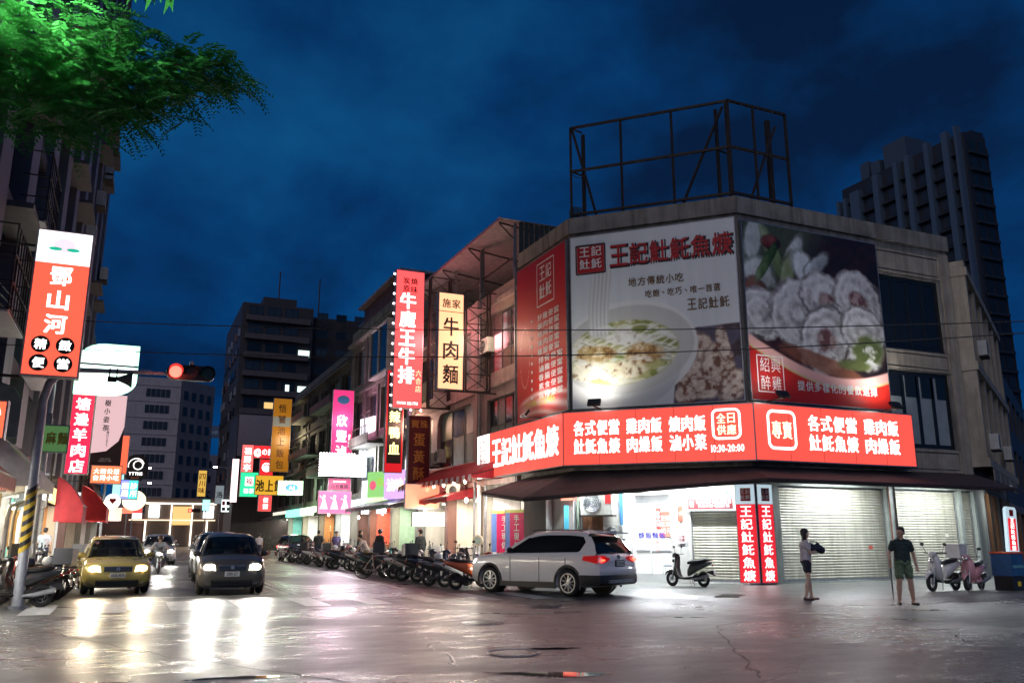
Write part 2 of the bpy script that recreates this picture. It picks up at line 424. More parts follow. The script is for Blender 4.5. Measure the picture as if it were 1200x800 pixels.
# raised apron in front of the corner shop, and pavements along the street
ap = [(12.6, 90), (12.35, 45), (12.1, 33), (12.0, 27), (12.3, 24), (12.75, 21.6), (13.1, 19.4), (13.55, 17.6), (14.4, 16.35), (15.8, 15.75), (18, 15.6), (21, 15.75), (24, 16.2), (30, 17.6), (45, 24), (70, 40), (70, 60), (45, 60), (16, 90)]
b = B(); n = len(ap)
b.add([(x, y, .075) for x, y in ap], [tuple(range(n))]); b.add([(x + (-.45 if 1 < i < 10 else 0), y - (.5 if 6 < i < 14 else 0), 0.001) for i, (x, y) in enumerate(ap)] + [(x, y, .075) for x, y in ap], [(i, (i + 1) % n, n + (i + 1) % n, n + i) for i in range(n)])
struct(b.build('pavement', wetconc))
b = B().box(-9, -2.6, 18, 150, 0, .11); struct(b.build('left_pavement', wetconc))
# painted markings
def stripes(quads, name='road_marking', m=linepaint):
    b = B()
    for q in quads: b.add([(x, y, .004) for x, y in q], [(0, 1, 2, 3)])
    return struct(b.build(name, m))
def bar(x, y, w, l): return [(x - w / 2, y - l / 2), (x + w / 2, y - l / 2), (x + w / 2, y + l / 2), (x - w / 2, y + l / 2)]
for i in range(9): stripes([bar(-1.6 + i * 1.42 + .0, 21.3, .58, 2.7)], 'crosswalk_stripe')
stripes([bar(4.05, 45, .11, 42)], 'centre_line', linepaint); stripes([bar(4.3, 45, .11, 42)], 'centre_line', linepaint)
stripes([bar(2.1, 24.15, 3.8, .32)], 'stop_line')
stripes([[(7.55, 25), (7.68, 25), (8.75, 60), (8.62, 60)]], 'edge_line'); stripes([bar(-1.55, 60, .12, 72)], 'edge_line')
# tar patches and shallow puddles
tar = M('dark_tar_patch', (.03, .029, .028), .5, var=.4, scale=6, bump=.3, bscale=90)
puddle = M('puddle_water', (.012, .012, .013), .03, var=0, spec=.7)
def blob(name, m, x, y, rx, ry, a, seed, z):
    r_ = random.Random(seed); k = 26; ph = [r_.uniform(0, 6.28) for _ in range(4)]; pts = []
    for i in range(k):
        q = 2 * pi * i / k; rr = 1 + .22 * sin(2 * q + ph[0]) + .16 * sin(3 * q + ph[1]) + .12 * sin(5 * q + ph[2]) + .07 * sin(9 * q + ph[3])
        u, v = rx * rr * cos(q), ry * rr * sin(q); pts.append((x + u * cos(a) - v * sin(a), y + u * sin(a) + v * cos(a), z))
    b = B().add(pts, [tuple(range(k))]); return struct(b.build(name, m))
A_ = radians(-23.9)
for i, (x, y, rx, ry, a) in enumerate(((4.6, 9.2, .75, .13, A_ - .15), (3.7, 8.5, .8, .12, A_ - .1), (5.6, 11.2, .35, .1, A_), (1.2, 10.4, .4, .1, A_ + .3), (9.8, 14.4, .5, .1, A_), (15.6, 13.6, .5, .12, A_), (13.4, 12.4, 1.3, .06, A_ - .2), (-2.6, 11.6, .3, .1, A_), (7.6, 16.4, .9, .12, A_ + .1))):
    blob('puddle', puddle, x, y, rx, ry, a, i, .006)
for i, (x, y, rx, ry, a) in enumerate(((-.6, 15.6, 1.6, .9, .2), (2.6, 19.6, 1.3, .5, .1), (8.3, 11.6, 1.8, .7, A_), (11.6, 14.6, 1.5, .4, A_), (5.4, 21.6, 1.1, .6, .3), (15.4, 11.2, 1.9, .6, A_))):
    if i in (0, 4): blob('tar_patch', asphalt, x, y, rx, ry * .5, a, 40 + i, .003)
def crackline(pts, w, seed):
    r_ = random.Random(seed); P_ = []
    for i in range(len(pts) - 1):
        for k in range(10):
            f = k / 10; P_.append((pts[i][0] + (pts[i + 1][0] - pts[i][0]) * f + r_.uniform(-.06, .06), pts[i][1] + (pts[i + 1][1] - pts[i][1]) * f + r_.uniform(-.06, .06)))
    b = B(); L_ = []
    for i, p in enumerate(P_):
        q = P_[min(i + 1, len(P_) - 1)]; o = P_[max(i - 1, 0)]; d = Vector((q[0] - o[0], q[1] - o[1])).normalized(); ww = w * r_.uniform(.15, .8); L_.append(((p[0] - d.y * ww, p[1] + d.x * ww, .005), (p[0] + d.y * ww, p[1] - d.x * ww, .005)))
    for a, c in zip(L_, L_[1:]): b.quad(a[0], a[1], c[1], c[0])
    return struct(b.build('crack', tar))
for i, (pts, w) in enumerate((([(-.9, 16.0), (.6, 12.5), (2.0, 10.2), (3.4, 7.6)], .03), ([(.9, 12.0), (4.5, 11.7), (9, 11.2)], .02), ([(-7, 17.5), (-1, 17.6), (3, 18.2), (6, 17.4)], .022), ([(6.6, 8.0), (7.9, 10.2), (9.6, 12.8), (12.2, 13.9)], .03), ([(9.6, 12.9), (13, 11.8), (18.5, 10.6)], .02), ([(12, 13), (15.5, 13.4), (20, 12.6)], .02), ([(11.5, 9.2), (12.6, 10.6)], .025), ([(-3.6, 13.2), (-1.6, 15.6), (-2.2, 19)], .015))):
    crackline(pts, w, i)
crackline([(12.2, 23.6), (12.75, 20.4), (13.3, 17.9), (14.1, 16.3), (15.6, 15.4), (18, 15.15), (21, 15.3), (25, 15.9)], .035, 91)
# manhole covers and drains
iron = M('wet_cast_iron', (.05, .045, .04), .3, metal=.7, var=.4, scale=20)
def manhole(x, y, r, label, rect=False):
    if rect:
        t = thing('drain_grate', label, 'drain grate', (x, y, 0), r)
        b = B(); b.box(-.5, .5, -.3, -.26, 0, .012); b.box(-.5, .5, .26, .3, 0, .012); b.box(-.5, -.46, -.26, .26, 0, .012); b.box(.46, .5, -.26, .26, 0, .012); b.build('grate_frame', iron, t)
        for i in range(11): B().box(-.44 + i * .083, -.40 + i * .083, -.25, .25, .001, .012).build('bar', iron, t)
    else:
        t = thing('manhole_cover', label, 'manhole cover', (x, y, 0), 0)
        B().disc((0, 0, .003), r, 'z', .003, 28).build('cover', iron, t)
        B().torus((0, 0, .004), r + .05, .012, 'z', 28, 4).build('ring', steel, t)
        b = B()
        for i in range(-3, 4):
            for j in range(-3, 4):
                if i * i + j * j < 10: b.box(i * r * .26 - .03, i * r * .26 + .03, j * r * .26 - .03, j * r * .26 + .03, .006, .012)
        k = b.build('relief', iron, t); k['kind'] = 'stuff'
manhole(-4.18, 14.35, .2, 'slotted iron drain grate in the wet road in front of the taxi', True)
manhole(6.05, 14.95, .33, 'round iron manhole cover in the road below the white car', False)
manhole(8.6, 17.6, .36, 'small dark manhole cover just in front of the white car', False)
manhole(4.9, 11.0, .3, 'dark patched manhole cover lying in a puddle near the camera', False)
manhole(13.9, 17.9, .75, 'drain grate set in the concrete edge left of the standing woman', True)
for o in [o for o in bpy.data.objects if o.name.startswith('drain_grate')][1:]: o.location.z = .076

# ================================================================ POSTERS: printed pictures as colour per vertex
def fbm(x, y, seed=0, octv=5, rough=.55):
    out = np.zeros_like(x); amp = 1; tot = 0
    for o in range(octv):
        xi = np.floor(x).astype(np.int64); yi = np.floor(y).astype(np.int64); fx = x - xi; fy = y - yi
        fx = fx * fx * (3 - 2 * fx); fy = fy * fy * (3 - 2 * fy)
        def hsh(a, b):
            h = (a * 374761393 + b * 668265263 + (seed + o) * 1442695) & 0x7fffffff
            h = ((h ^ (h >> 13)) * 1274126177) & 0x7fffffff
            return (h ^ (h >> 16)) % 10007 / 10007.
        v = (hsh(xi, yi) * (1 - fx) + hsh(xi + 1, yi) * fx) * (1 - fy) + (hsh(xi, yi + 1) * (1 - fx) + hsh(xi + 1, yi + 1) * fx) * fy
        out += v * amp; tot += amp; amp *= rough; x = x * 2.03 + 7; y = y * 2.03 + 3
    return out / tot
def ss(a, b, x): t = np.clip((x - a) / (b - a), 0, 1); return t * t * (3 - 2 * t)
def mixc(c, col, m): return c * (1 - m[..., None]) + np.array(col, float) * m[..., None]
def lobe(s, t, cx, cy, rx, ry, ang=0, e=.06, nz=0, seed=1):
    dx = s - cx; dy = t - cy; a = math.radians(ang); u = dx * cos(a) + dy * sin(a); v = -dx * sin(a) + dy * cos(a)
    d = np.sqrt((u / rx) ** 2 + (v / ry) ** 2)
    if nz: d = d + (fbm(s * 14, t * 14, seed) - .5) * nz
    return 1 - ss(1 - e, 1 + e, d), d
def poster_mesh(name, parent, w, h, nx, nz, paint, x0=0, z0=0, y=0, rough=.45):
    s, t = np.meshgrid((np.arange(nx + 1)) / nx, (np.arange(nz + 1)) / nz)  # t from top
    c = np.clip(paint(s, t) / 255., 0, 1); lin = np.where(c <= .04045, c / 12.92, ((c + .055) / 1.055) ** 2.4)
    v = np.stack([x0 + s * w, np.full_like(s, y), z0 + (1 - t) * h], -1).reshape(-1, 3)
    i = np.arange(nx * nz); r = i // nx; q = i % nx; a = r * (nx + 1) + q
    f = np.stack([a + nx + 1, a + nx + 2, a + 1, a], -1)
    me = bpy.data.meshes.new(name); me.vertices.add(len(v)); me.vertices.foreach_set('co', v.ravel())
    me.loops.add(len(f) * 4); me.loops.foreach_set('vertex_index', f.ravel().astype(np.int32))
    me.polygons.add(len(f)); me.polygons.foreach_set('loop_start', np.arange(0, len(f) * 4, 4, dtype=np.int32)); me.update(calc_edges=True)
    at = me.color_attributes.new('print', 'FLOAT_COLOR', 'POINT')
    at.data.foreach_set('color', np.concatenate([lin.reshape(-1, 3), np.ones((len(v), 1))], 1).ravel())
    m = MATS.get('printed_sheet')
    if not m:
        m = bpy.data.materials.new('printed_sheet'); m.use_nodes = True; n = m.node_tree.nodes.new('ShaderNodeVertexColor'); n.layer_name = 'print'
        pb = m.node_tree.nodes['Principled BSDF']; pb.inputs['Roughness'].default_value = rough
        m.node_tree.links.new(n.outputs[0], pb.inputs['Base Color']); MATS['printed_sheet'] = m
    me.materials.append(m)
    o = bpy.data.objects.new(name, me); COL.objects.link(o); o.parent = parent; return o

def paint_noodles(s, t):
    c = np.zeros(s.shape + (3,)) + np.array([222, 226, 224.])
    c -= (fbm(s * 3, t * 3, 5)[..., None] - .5) * 14
    # rim and bowl
    body, d = lobe(s, t, .335, .70, .43, .29, -6, .015); low, _ = lobe(s, t, .30, .79, .36, .24, -4, .03)
    c = mixc(c, [232, 232, 226], np.maximum(body, low))
    shade = ss(.60, 1.0, t) * ss(.2, .75, s) * low; c = mixc(c, [150, 155, 158], shade * .55)
    rim, d = lobe(s, t, .335, .685, .405, .245, -6, .02); c = mixc(c, [196, 196, 188], rim * .8)
    soup, d = lobe(s, t, .31, .70, .335, .18, -4, .04)
    n = fbm(s * 9, t * 12, 8)
    c = mixc(c, [186, 184, 120], soup); c = mixc(c, [128, 138, 62], soup * ss(.5, .62, n)); c = mixc(c, [222, 222, 196], soup * ss(.56, .68, fbm(s * 14, t * 14, 3)))
    # noodles
    for k in range(16):
        x0 = .03 + .58 * ((k * .37) % 1); y0 = .60 + .02 * (k % 6)
        yy = y0 + .05 * np.sin((s - x0) * 12 + k) + .10 * (k % 3) * .3
        line = np.exp(-((t - yy) / .007) ** 2) * soup; c = mixc(c, [236, 234, 220], line * .8); c = mixc(c, [140, 140, 110], np.exp(-((t - yy - .011) / .004) ** 2) * soup * .4)
    for cx, cy, rx, ry, col in ((.44, .715, .11, .06, (176, 138, 84)), (.14, .70, .13, .05, (188, 160, 104)), (.26, .80, .22, .05, (226, 214, 178)), (.33, .615, .10, .04, (230, 232, 220)), (.10, .795, .12, .05, (232, 226, 200))):
        m, d = lobe(s, t, cx, cy, rx, ry, 0, .18, .5, int(cx * 50)); g = fbm(s * 34, t * 34, 21)
        c = mixc(c, col, m); c = mixc(c, (96, 58, 24), m * ss(.54, .72, g) * .7); c = mixc(c, (244, 238, 214), m * ss(.5, .32, g) * .6)
    # strands falling from the chopsticks
    sx = .165 + .015 * np.sin(t * 9); m = ss(.075, .05, np.abs(s - sx - .02)) * ss(.2, .24, t) * ss(.63, .58, t)
    st = .5 + .5 * np.sin((s - sx) * 260 + np.sin(t * 8)); c = mixc(c, [232, 232, 226], m); c = mixc(c, [168, 172, 168], m * st * .5)
    # plate of fried pieces, lower right
    gl = (fbm(s * 42, t * 42, 17) - .5)[..., None] * 46 * soup[..., None] + (fbm(s * 80, t * 80, 19) - .5)[..., None] * 22 * soup[..., None]; c = c + gl
    c = mixc(c, [232, 232, 226], np.exp(-((d - 1.06) / .03) ** 2) * ss(.2, .35, t) * .6)
    c = mixc(c, [238, 238, 230], soup * ss(.56, .66, fbm(s * 7 + 3, t * 16, 61)) * .75)
    pl = ss(.0, .01, s - (.60 + (1 - t) * .12)) * ss(.595, .605, t + .03 * (s - .6)) * (1 - low) * (1 - body)
    c = mixc(c, [84, 74, 92], pl)
    c = mixc(c, [60, 40, 44], pl * ss(.5, .6, fbm(s * 6, t * 6, 2)))
    for cx, cy, rx, ry, a in ((.72, .84, .07, .13, 30), (.80, .72, .06, .10, -25), (.86, .82, .09, .13, 20), (.90, .70, .035, .11, -10), (.95, .92, .07, .10, 40), (.78, .93, .11, .06, 5), (.68, .95, .07, .05, 0)):
        m, d = lobe(s, t, cx, cy, rx, ry, a, .12, .7, int(cx * 90)); m = m * np.clip(pl * 2, 0, 1); g = fbm(s * 40, t * 40, 31)
        c = mixc(c, [206, 184, 164], m); c = mixc(c, [120, 76, 54], m * ss(.52, .68, g)); c = mixc(c, [240, 226, 206], m * ss(.48, .32, g) * .7); c = mixc(c, [92, 60, 50], m * ss(.8, 1.0, d) * .6)
    c = c + (fbm(s * 60, t * 60, 71) - .5)[..., None] * 30 * pl[..., None]
    return c * (1 + (fbm(s * 26, t * 2.5, 81)[..., None] - .5) * .05)
def paint_rolls(s, t):
    n = fbm(s * 5, t * 5, 4); c = np.zeros(s.shape + (3,)) + np.array([62, 20, 20.])
    c = mixc(c, [34, 18, 20], ss(.45, .6, n))
    veg = ss(.62, .35, s + t * .9 - .1) ; c = mixc(c, [92, 108, 66], veg * .8)
    for cx, cy, rx, ry, a, col in ((.08, .08, .07, .16, 20, (196, 206, 196)), (.22, .18, .05, .20, -25, (124, 150, 74)), (.36, .14, .05, .14, 30, (206, 214, 210)), (.10, .30, .12, .10, 10, (190, 196, 186)), (.30, .30, .05, .17, 15, (150, 168, 96)), (.20, .10, .07, .05, 0, (150, 40, 28)), (.06, .40, .10, .08, 0, (140, 60, 30)), (.44, .24, .09, .14, -35, (216, 220, 220)), (.27, .40, .08, .06, 0, (160, 44, 26)), (.16, .22, .03, .15, 35, (92, 130, 50)), (.52, .20, .05, .12, 50, (190, 196, 200))):
        m, d = lobe(s, t, cx, cy, rx, ry, a, .15, .5, int(cx * 77)); c = mixc(c, col, m); c = mixc(c, [40, 46, 30], m * ss(.7, 1, d) * .6); c = c + (m * (-(t - cy) / ry - (s - cx) / rx) * 26 + m * (fbm(s * 24, t * 10, 5) - .5) * 90)[..., None]
    plate = ss(.0, .02, t - (.40 + .0 * s)) * ss(.0, .03, .74 + .16 * np.sin(np.clip((s + .15) * 1.5, 0, 3)) - t)
    for cx, cy, rx, ry, a, k in ((.10, .52, .16, .12, 5, 0), (.36, .50, .17, .17, 25, 0), (.60, .40, .19, .13, 20, 1), (.82, .38, .17, .15, 35, 1), (.66, .58, .16, .13, 30, 0), (.55, .62, .15, .19, 40, 1), (.84, .55, .15, .12, 20, 0)):
        rx, ry = rx * 1.2, ry * 1.2; m, d = lobe(s, t, cx, cy, rx, ry, a, .06, .3, int(cx * 60) + k)
        g = fbm(s * 16, t * 16, 12); ring = .5 + .5 * np.sin(d * 17 + g * 5)
        c = mixc(c, [206, 204, 200], m); c = mixc(c, [132, 124, 122], m * ring * .55); c = mixc(c, [66, 52, 52], m * ss(.84, 1.0, d) * .85); c = c + (m * (-(t - cy) / ry * .8 - (s - cx) / rx * .5) * 46 + m * (fbm(s * 22 + 5, t * 34, 15) - .5) * 80)[..., None]
        c = mixc(c, [236, 234, 232], m * ss(.55, .38, g) * .6)
        if k: core, _ = lobe(s, t, cx, cy + .01, rx * .36, ry * .3, a, .3, 1.0, 7); c = mixc(c, [124, 66, 62], core); c = mixc(c, [190, 150, 140], core * ss(.52, .6, g))
    gr, _ = lobe(s, t, .86, .68, .13, .10, -15, .2, .7, 3); c = mixc(c, [214, 216, 206], gr); c = mixc(c, [98, 116, 44], gr * ss(.5, .62, fbm(s * 9, t * 9, 9)))
    so, _ = lobe(s, t, .52, .77, .30, .05, 14, .2, .4, 3); c = mixc(c, [170, 80, 40], so * .8); go, _ = lobe(s, t, .75, .76, .12, .03, 0, .3, .3, 5); c = mixc(c, [96, 110, 40], go)
    # pale plate rim and red band
    e = .675 + .20 * np.sin(s * 2.36)
    c = mixc(c, [232, 176, 166], ss(-.008, .008, t - (e - .035))); c = mixc(c, [206, 190, 130], ss(-.006, .006, t - (e + .02))); c = mixc(c, [210, 44, 30], ss(-.004, .004, t - (e + .032)))
    c = mixc(c, [120, 14, 18], ss(-.004, .004, t - (e + .032)) * ss(.55, 0, s + (1 - t)) * .5)
    up = 1 - ss(-.004, .004, t - (e - .035)); lum = c.mean(-1, keepdims=True); c = c + (lum - c) * (.35 * up)[..., None]; c = c * (1 - .05 * up[..., None]); c = c + ((fbm(s * 50, t * 50, 91) - .5) * 26 * up)[..., None]
    return c
def paint_menu(s, t):
    c = np.zeros(s.shape + (3,)) + np.array([196, 26, 22.])
    c = mixc(c, [150, 14, 24], ss(.6, 1.2, (1 - t) * .8 + (1 - s) * .5) * .7)
    y = .93 - .05 * np.sin(s * 3.2 + .4) - .06 * s
    for k, (o, wd) in enumerate(((0, .018), (.035, .03), (.075, .02))):
        c = mixc(c, [238, 206, 196], np.exp(-((t - y - o * (1 + s)) / wd) ** 2) * .9 * ss(0, .3, s + .1))
    r = np.sqrt(((s - .17) / .10) ** 2 + ((t - .60) / .19) ** 2); c = mixc(c, [236, 200, 196], np.exp(-((r - 1) / .03) ** 2) * .75)
    return c

# ================================================================ CORNER BUILDING
FR = {'A': (13.85, 30.40, radians(-90), 4.41), 'B': (13.85, 25.99, radians(-45), 5.954), 'C': (18.06, 21.78, 0., 10.15), 'E': (28.21, 21.78, radians(32.1), 17.)}
def OP(fr, l, off=0, z=0):
    ox, oy, a, _ = FR[fr]; return (ox + cos(a) * l + sin(a) * off, oy + sin(a) * l - cos(a) * off, z)
def at(o, fr, l=0, off=0, z=0):
    o.location = OP(fr, l, off, z); o.rotation_euler = (0, 0, FR[fr][2]); return o
def tat(name, label, cat, fr, l, off, z, group=None): return thing(name, label, cat, OP(fr, l, off, z), FR[fr][2], group)
HB = 12.9
cb = thing('corner_building', 'weathered concrete corner building with cut-off corner, food billboards and red sign band', 'building', (20, 26, 0))
def cpart(o, fr, l=0, off=0, z=0):
    p = Vector(OP(fr, l, off, z)) - Vector((20, 26, 0)); o.parent = cb; o.location = p; o.rotation_euler = (0, 0, FR[fr][2]); return o
# upper walls
for fr, ops in (('A', []), ('B', []), ('C', [(6.30, 9.49, 8.2, 11.0), (6.30, 9.49, 4.6, 7.4)])):
    w_ = FR[fr][3]; b = B(); wall_grid(b, 0, w_, 3.35, HB, ops, .3)
    cpart(b.build('wall', concrete), fr)
    for o in ops:
        pm = [glass, glass2] if o[2] > 8 else [M('pale_blind_behind_glass', (.33, .37, .35), .3, var=.15)]
        cpart(window(cb, *o, nx=4, nz=1, fm=M('black_window_frame', (.01, .012, .012), .4), pm=glass if o[2] > 8 else pm, fr=.16, rec=.12), fr)
# dark upper lights over the pale blinds in the lower window
b = B()
for i in range(4): b.box(6.3 + .2 + i * .79, 6.3 + .79 + i * .79, .095, .105, 6.45, 7.25)
cpart(b.build('transom_pane', glass), 'C')
# spandrel frames, piers, cornice, parapet coping
for z0, z1 in ((3.75, 4.55), (7.45, 8.15), (11.1, 12.0)):
    b = B(); b.box(6.25, 9.6, -.05, .0, z0, z0 + .07); b.box(6.25, 9.6, -.05, .0, z1 - .07, z1); b.box(6.25, 6.33, -.05, 0, z0 + .07, z1 - .07); b.box(9.52, 9.6, -.05, 0, z0 + .07, z1 - .07)
    b.box(6.4, 9.45, -.03, .0, z0 + .13, z1 - .13); cpart(b.build('spandrel_panel', beige), 'C')
cpart(B().box(9.62, 10.1, -.07, .0, 3.4, 12.15).build('pier', beige), 'C')
for fr in 'ABC':
    w_ = FR[fr][3]; b = B(); b.box(-.02, w_ + .02, -.10, .3, 12.32, HB + .02)
    for i in range(1, int(w_ / .95)): b.box(i * .95 - .02, i * .95 + .02, -.115, -.1, 12.34, HB)
    cpart(b.build('parapet', concrete), fr)
# roof slab and back block
b = B(); pts = [OP('A', 0), OP('A', 4.41), OP('B', 5.954), OP('C', 10.15), (28, 30, 0), (13.95, 30.4, 0)]
k_ = len(pts); b.add([(p[0] - 20, p[1] - 26, 12.25) for p in pts], [tuple(range(k_))]); b.build('roof', concrete, cb)
# E wing: deep piers, balcony slabs, recessed windows
ops = [(.7 + i * 2.6, 2.7 + i * 2.6, z, z + 2.1) for i in range(5) for z in (4.9, 8.4)]
b = B(); wall_grid(b, 0, 14, 3.35, 11.7, ops, .5); cpart(b.build('wall', beige), 'E')
for o in ops: cpart(window(cb, *o, nx=2, nz=1, rec=.4, pm=glass), 'E')
for i in range(6): cpart(B().box(i * 2.6, i * 2.6 + .42, -.55, -.0, 4.3, 11.9).build('pier', beige), 'E')
for z in (4.0, 7.6, 11.3):
    cpart(B().box(-.05, 14, -.62, -.002, z, z + .32).build('balcony_ledge', beige), 'E')
b = B()
for i in range(5): b.box(.5 + i * 2.4, 2.4 + i * 2.4, -.66, -.625, 3.45, 3.95); b.box(.6 + i * 2.4, 2.3 + i * 2.4, -.68, -.66, 3.53, 3.87)
cpart(b.build('relief_panel', concrete), 'E')
# ---- ground storey, A side
ga = B(); wall_grid(ga, 0, 4.41, 0, 3.35, [(.3, 2.6, .1, 2.9)], .3); cpart(ga.build('ground_wall', whitewall), 'A')
# ---- ground storey, B side: white column, wooden door, pipes, shop, shutter
gb = [(-.05 + .25, 1.0, .1, 2.85), (2.0, 3.31, .1, 2.95), (3.92, 5.4, .1, 2.9)]
b = B(); wall_grid(b, -.05, 5.954, 0, 3.35, gb, .35); cpart(b.build('ground_wall', whitewall), 'B')
def door_wood():
    b = B(); b.box(.2, 1.0, .2, .25, .1, 2.4); d = cpart(b.build('wooden_door', wood), 'B')
    for i in range(4): B().box(.24 + i * .19, .40 + i * .19, .17, .2, .3, 2.3).build('panel', wood, d)
    B().box(.2, 1.0, .05, .19, 2.4, 2.47).build('lintel', rust, d)
door_wood()
# ---- ground storey, C side
gc = [(1.02, 5.73, .1, 3.13), (6.09, 9.25, .1, 3.13), (9.42, 10.05, .1, 3.13)]
b = B(); wall_grid(b, 0, 10.15, 0, 3.35, gc, .4); cpart(b.build('ground_wall', M('green_grey_post', (.33, .36, .33), .6, var=.2, grime=.5)), 'C')
def roller(fr, x0, x1, z0, z1, y=.22, pitch=.088, label=None):
    b = B(); z = z0 + .07; vs = []; n_ = int((z1 - z0 - .07) / pitch)
    prof = []
    for i in range(n_):
        a = z + i * pitch
        prof += [(y - .004, a), (y - .02, a + pitch * .25), (y - .022, a + pitch * .55), (y - .006, a + pitch * .85), (y + .004, a + pitch * .93)]
    ring0 = [(x0, p[0], p[1]) for p in prof]; ring1 = [(x1, p[0], p[1]) for p in prof]; m = len(prof)
    b.add(ring0 + ring1, [(i, i + 1, m + i + 1, m + i) for i in range(m - 1)])
    o = cpart(b.build('roller_shutter', shutter, smooth=True, angle=50, label=label), fr)
    B().box(x0, x1, y + .03, y + .1, z1 - .2, z1 + .02).build('shutter_box', steel, o)
    B().box(x0, x1, y - .04, y + .02, z0 + .0, z0 + .075).build('bottom_bar', steel, o)
    B().box(x0 - .03, x0 + .04, y - .07, y - .03, z0, z1).build('guide_rail', steel, o); B().box(x1 - .04, x1 + .03, y - .07, y - .03, z0, z1).build('guide_rail', steel, o)
    return o
roller('B', 3.92, 5.4, .1, 2.33, label='narrow white roller shutter below the menu board')
roller('C', 1.02, 5.73, .1, 3.13, label='wide cream roller shutter behind the woman')
roller('C', 6.09, 9.25, .1, 3.13, label='cream roller shutter behind the man')
roller('C', 9.42, 10.05, .1, 3.13, label='narrow roller shutter at the right end')
cpart(B().box(5.78, 6.02, -.04, -.002, .08, 3.3).build('post', M('pale_green_post', (.42, .46, .42), .5, var=.15, grime=.3)), 'C')
cpart(B().tube([(5.74, -.08, .1), (5.74, -.08, 3.2)], .025, 8).build('rain_pipe', M('rusty_pipe', (.22, .07, .03), .6, var=.5, scale=8)), 'C')
cpart(B().tube([(6.03, -.07, .1), (6.03, -.07, 3.2)], .03, 8).build('rain_pipe', rust), 'C')
# shop interior behind glazed front (B 2.0 - 3.31)
sh = B(); x0, x1, y0, y1 = -1.2, 3.85, .5, 3.6
lit = M('bright_shop_wall', (.85, .86, .86), .5, var=.04)
sh.quad((x0, y1, .1), (x1, y1, .1), (x1, y1, 3.2), (x0, y1, 3.2)); sh.quad((x0, y0, .1), (x0, y1, .1), (x0, y1, 3.2), (x0, y0, 3.2)); sh.quad((x1, y0, .1), (x1, y0, 3.2), (x1, y1, 3.2), (x1, y1, .1))
sh.quad((x0, y0, .1), (x1, y0, .1), (x1, y1, .1), (x0, y1, .1)); sh.quad((x0, y0, 3.2), (x0, y1, 3.2), (x1, y1, 3.2), (x1, y0, 3.2))
cpart(sh.build('shop_interior', lit), 'B')
cpart(B().box(3.92, 5.4, .2, .24, 2.3, 2.92).build('fascia', whitewall), 'B')
gf = cpart(B().box(2.0, 2.07, .1, .16, .1, 2.95).box(3.24, 3.31, .1, .16, .1, 2.95).box(2.07, 3.24, .1, .16, 2.5, 2.58).box(2.07, 3.24, .1, .16, 2.88, 2.95).box(2.07, 3.24, .1, .16, .1, .35).build('shop_door', white), 'B')
B().box(2.55, 2.6, .09, .17, .35, 2.5).build('door_stile', white, gf)
text(gf, '焿飯麵飯', 2.62, 1.55, .21, P((52, 44, 150)), y=.09, bold=.03)
B().box(2.78, 2.94, .085, .095, 1.75, 2.42).build('red_strip', P((225, 60, 50)), gf)
text(gf, '外帶內用', 2.86, 2.08, .13, white, y=.08, vertical=True, gap=.02)
text(gf, '營業中', 2.80, 1.2, .11, P((230, 120, 90)), y=.09, vertical=True)
for k, (l, z, w1, h1, c1, lb) in enumerate(((2.15, 1.5, .5, .9, (225, 120, 100), 'large red menu poster on the back wall of the glazed shop'), (2.8, 1.7, .4, .55, (230, 200, 120), 'yellow price poster on the back wall of the glazed shop'), (3.3, 1.4, .35, .8, (120, 160, 200), 'blue poster on the back wall of the glazed shop'))):
    t = tat('poster', lb, 'poster', 'B', l, -3.55, z); B().box(0, w1, -.012, 0, 0, h1).build('sheet', P(c1), t); text(t, '便當\n菜單\n80元', w1 / 2, h1 / 2, h1 * .22, white, y=-.016, w=w1 * .35)
for k, (fr, l, z, c1, lb) in enumerate((('C', 2.1, 1.35, (200, 190, 150), 'small paper sticker on the wide cream shutter'), ('C', 4.9, 1.1, (210, 90, 70), 'small red sticker low on the wide cream shutter'), ('C', 8.6, 1.5, (230, 225, 210), 'pale notice on the shutter behind the white scooter'))):
    t = tat('sticker', lb, 'sticker', fr, l, -.19, z); B().box(0, .16, -.01, 0, 0, .11).build('sheet', P(c1), t)
t = thing('stool', 'small metal stool standing inside the bright glazed shop', 'stool', OP('B', 3.0, -.9, .1), FR['B'][2])
for sx in (-.15, .15):
    for sy in (-.15, .15): B().tube([(sx * 1.15, sy * 1.15, 0), (sx, sy, .45)], .012, 6).build('leg', steel, t)
B().box(-.17, .17, -.17, .17, .45, .48).build('seat', P((60, 90, 100)), t)
t = thing('counter', 'white counter seen through the glazed shop front', 'counter', OP('B', 2.6, -2.6, .1), FR['B'][2])
B().box(-1.1, 1.1, -.3, .3, 0, .9).build('counter_body', white, t); B().box(-1.15, 1.15, -.35, .35, .9, .94).build('counter_top', steel, t)
def tube_lamp(name, label, fr, l, off, z, w=1.2, en=60, col=(.9, .97, 1)):
    t = tat(name, label, 'lamp', fr, l, off, z)
    B().box(-w / 2, w / 2, -.05, .05, .03, .07).build('lamp_housing', white, t)
    B().tube([(-w / 2 + .03, 0, 0), (w / 2 - .03, 0, 0)], .025, 8).build('tube', wleds, t)
    area('tube_light', (0, 0, -.03), (0, 0, 0), w, col, en, t, sy=.08)
    return t
tube_lamp('ceiling_tube', 'fluorescent tube on the ceiling of the glazed shop', 'B', 2.5, -1.6, 3.1, 1.4, 110)
tube_lamp('ceiling_tube', 'fluorescent tube at the front of the glazed shop', 'B', 2.7, -.75, 3.1, 1.1, 80)
tube_lamp('canopy_tube', 'fluorescent tube under the canopy in front of the second shutter', 'C', 7.6, .75, 3.28, 2.6, 100)
tube_lamp('canopy_tube', 'short bright tube under the canopy edge by the narrow shutter', 'E', 2.6, 1.0, 3.35, .5, 30)
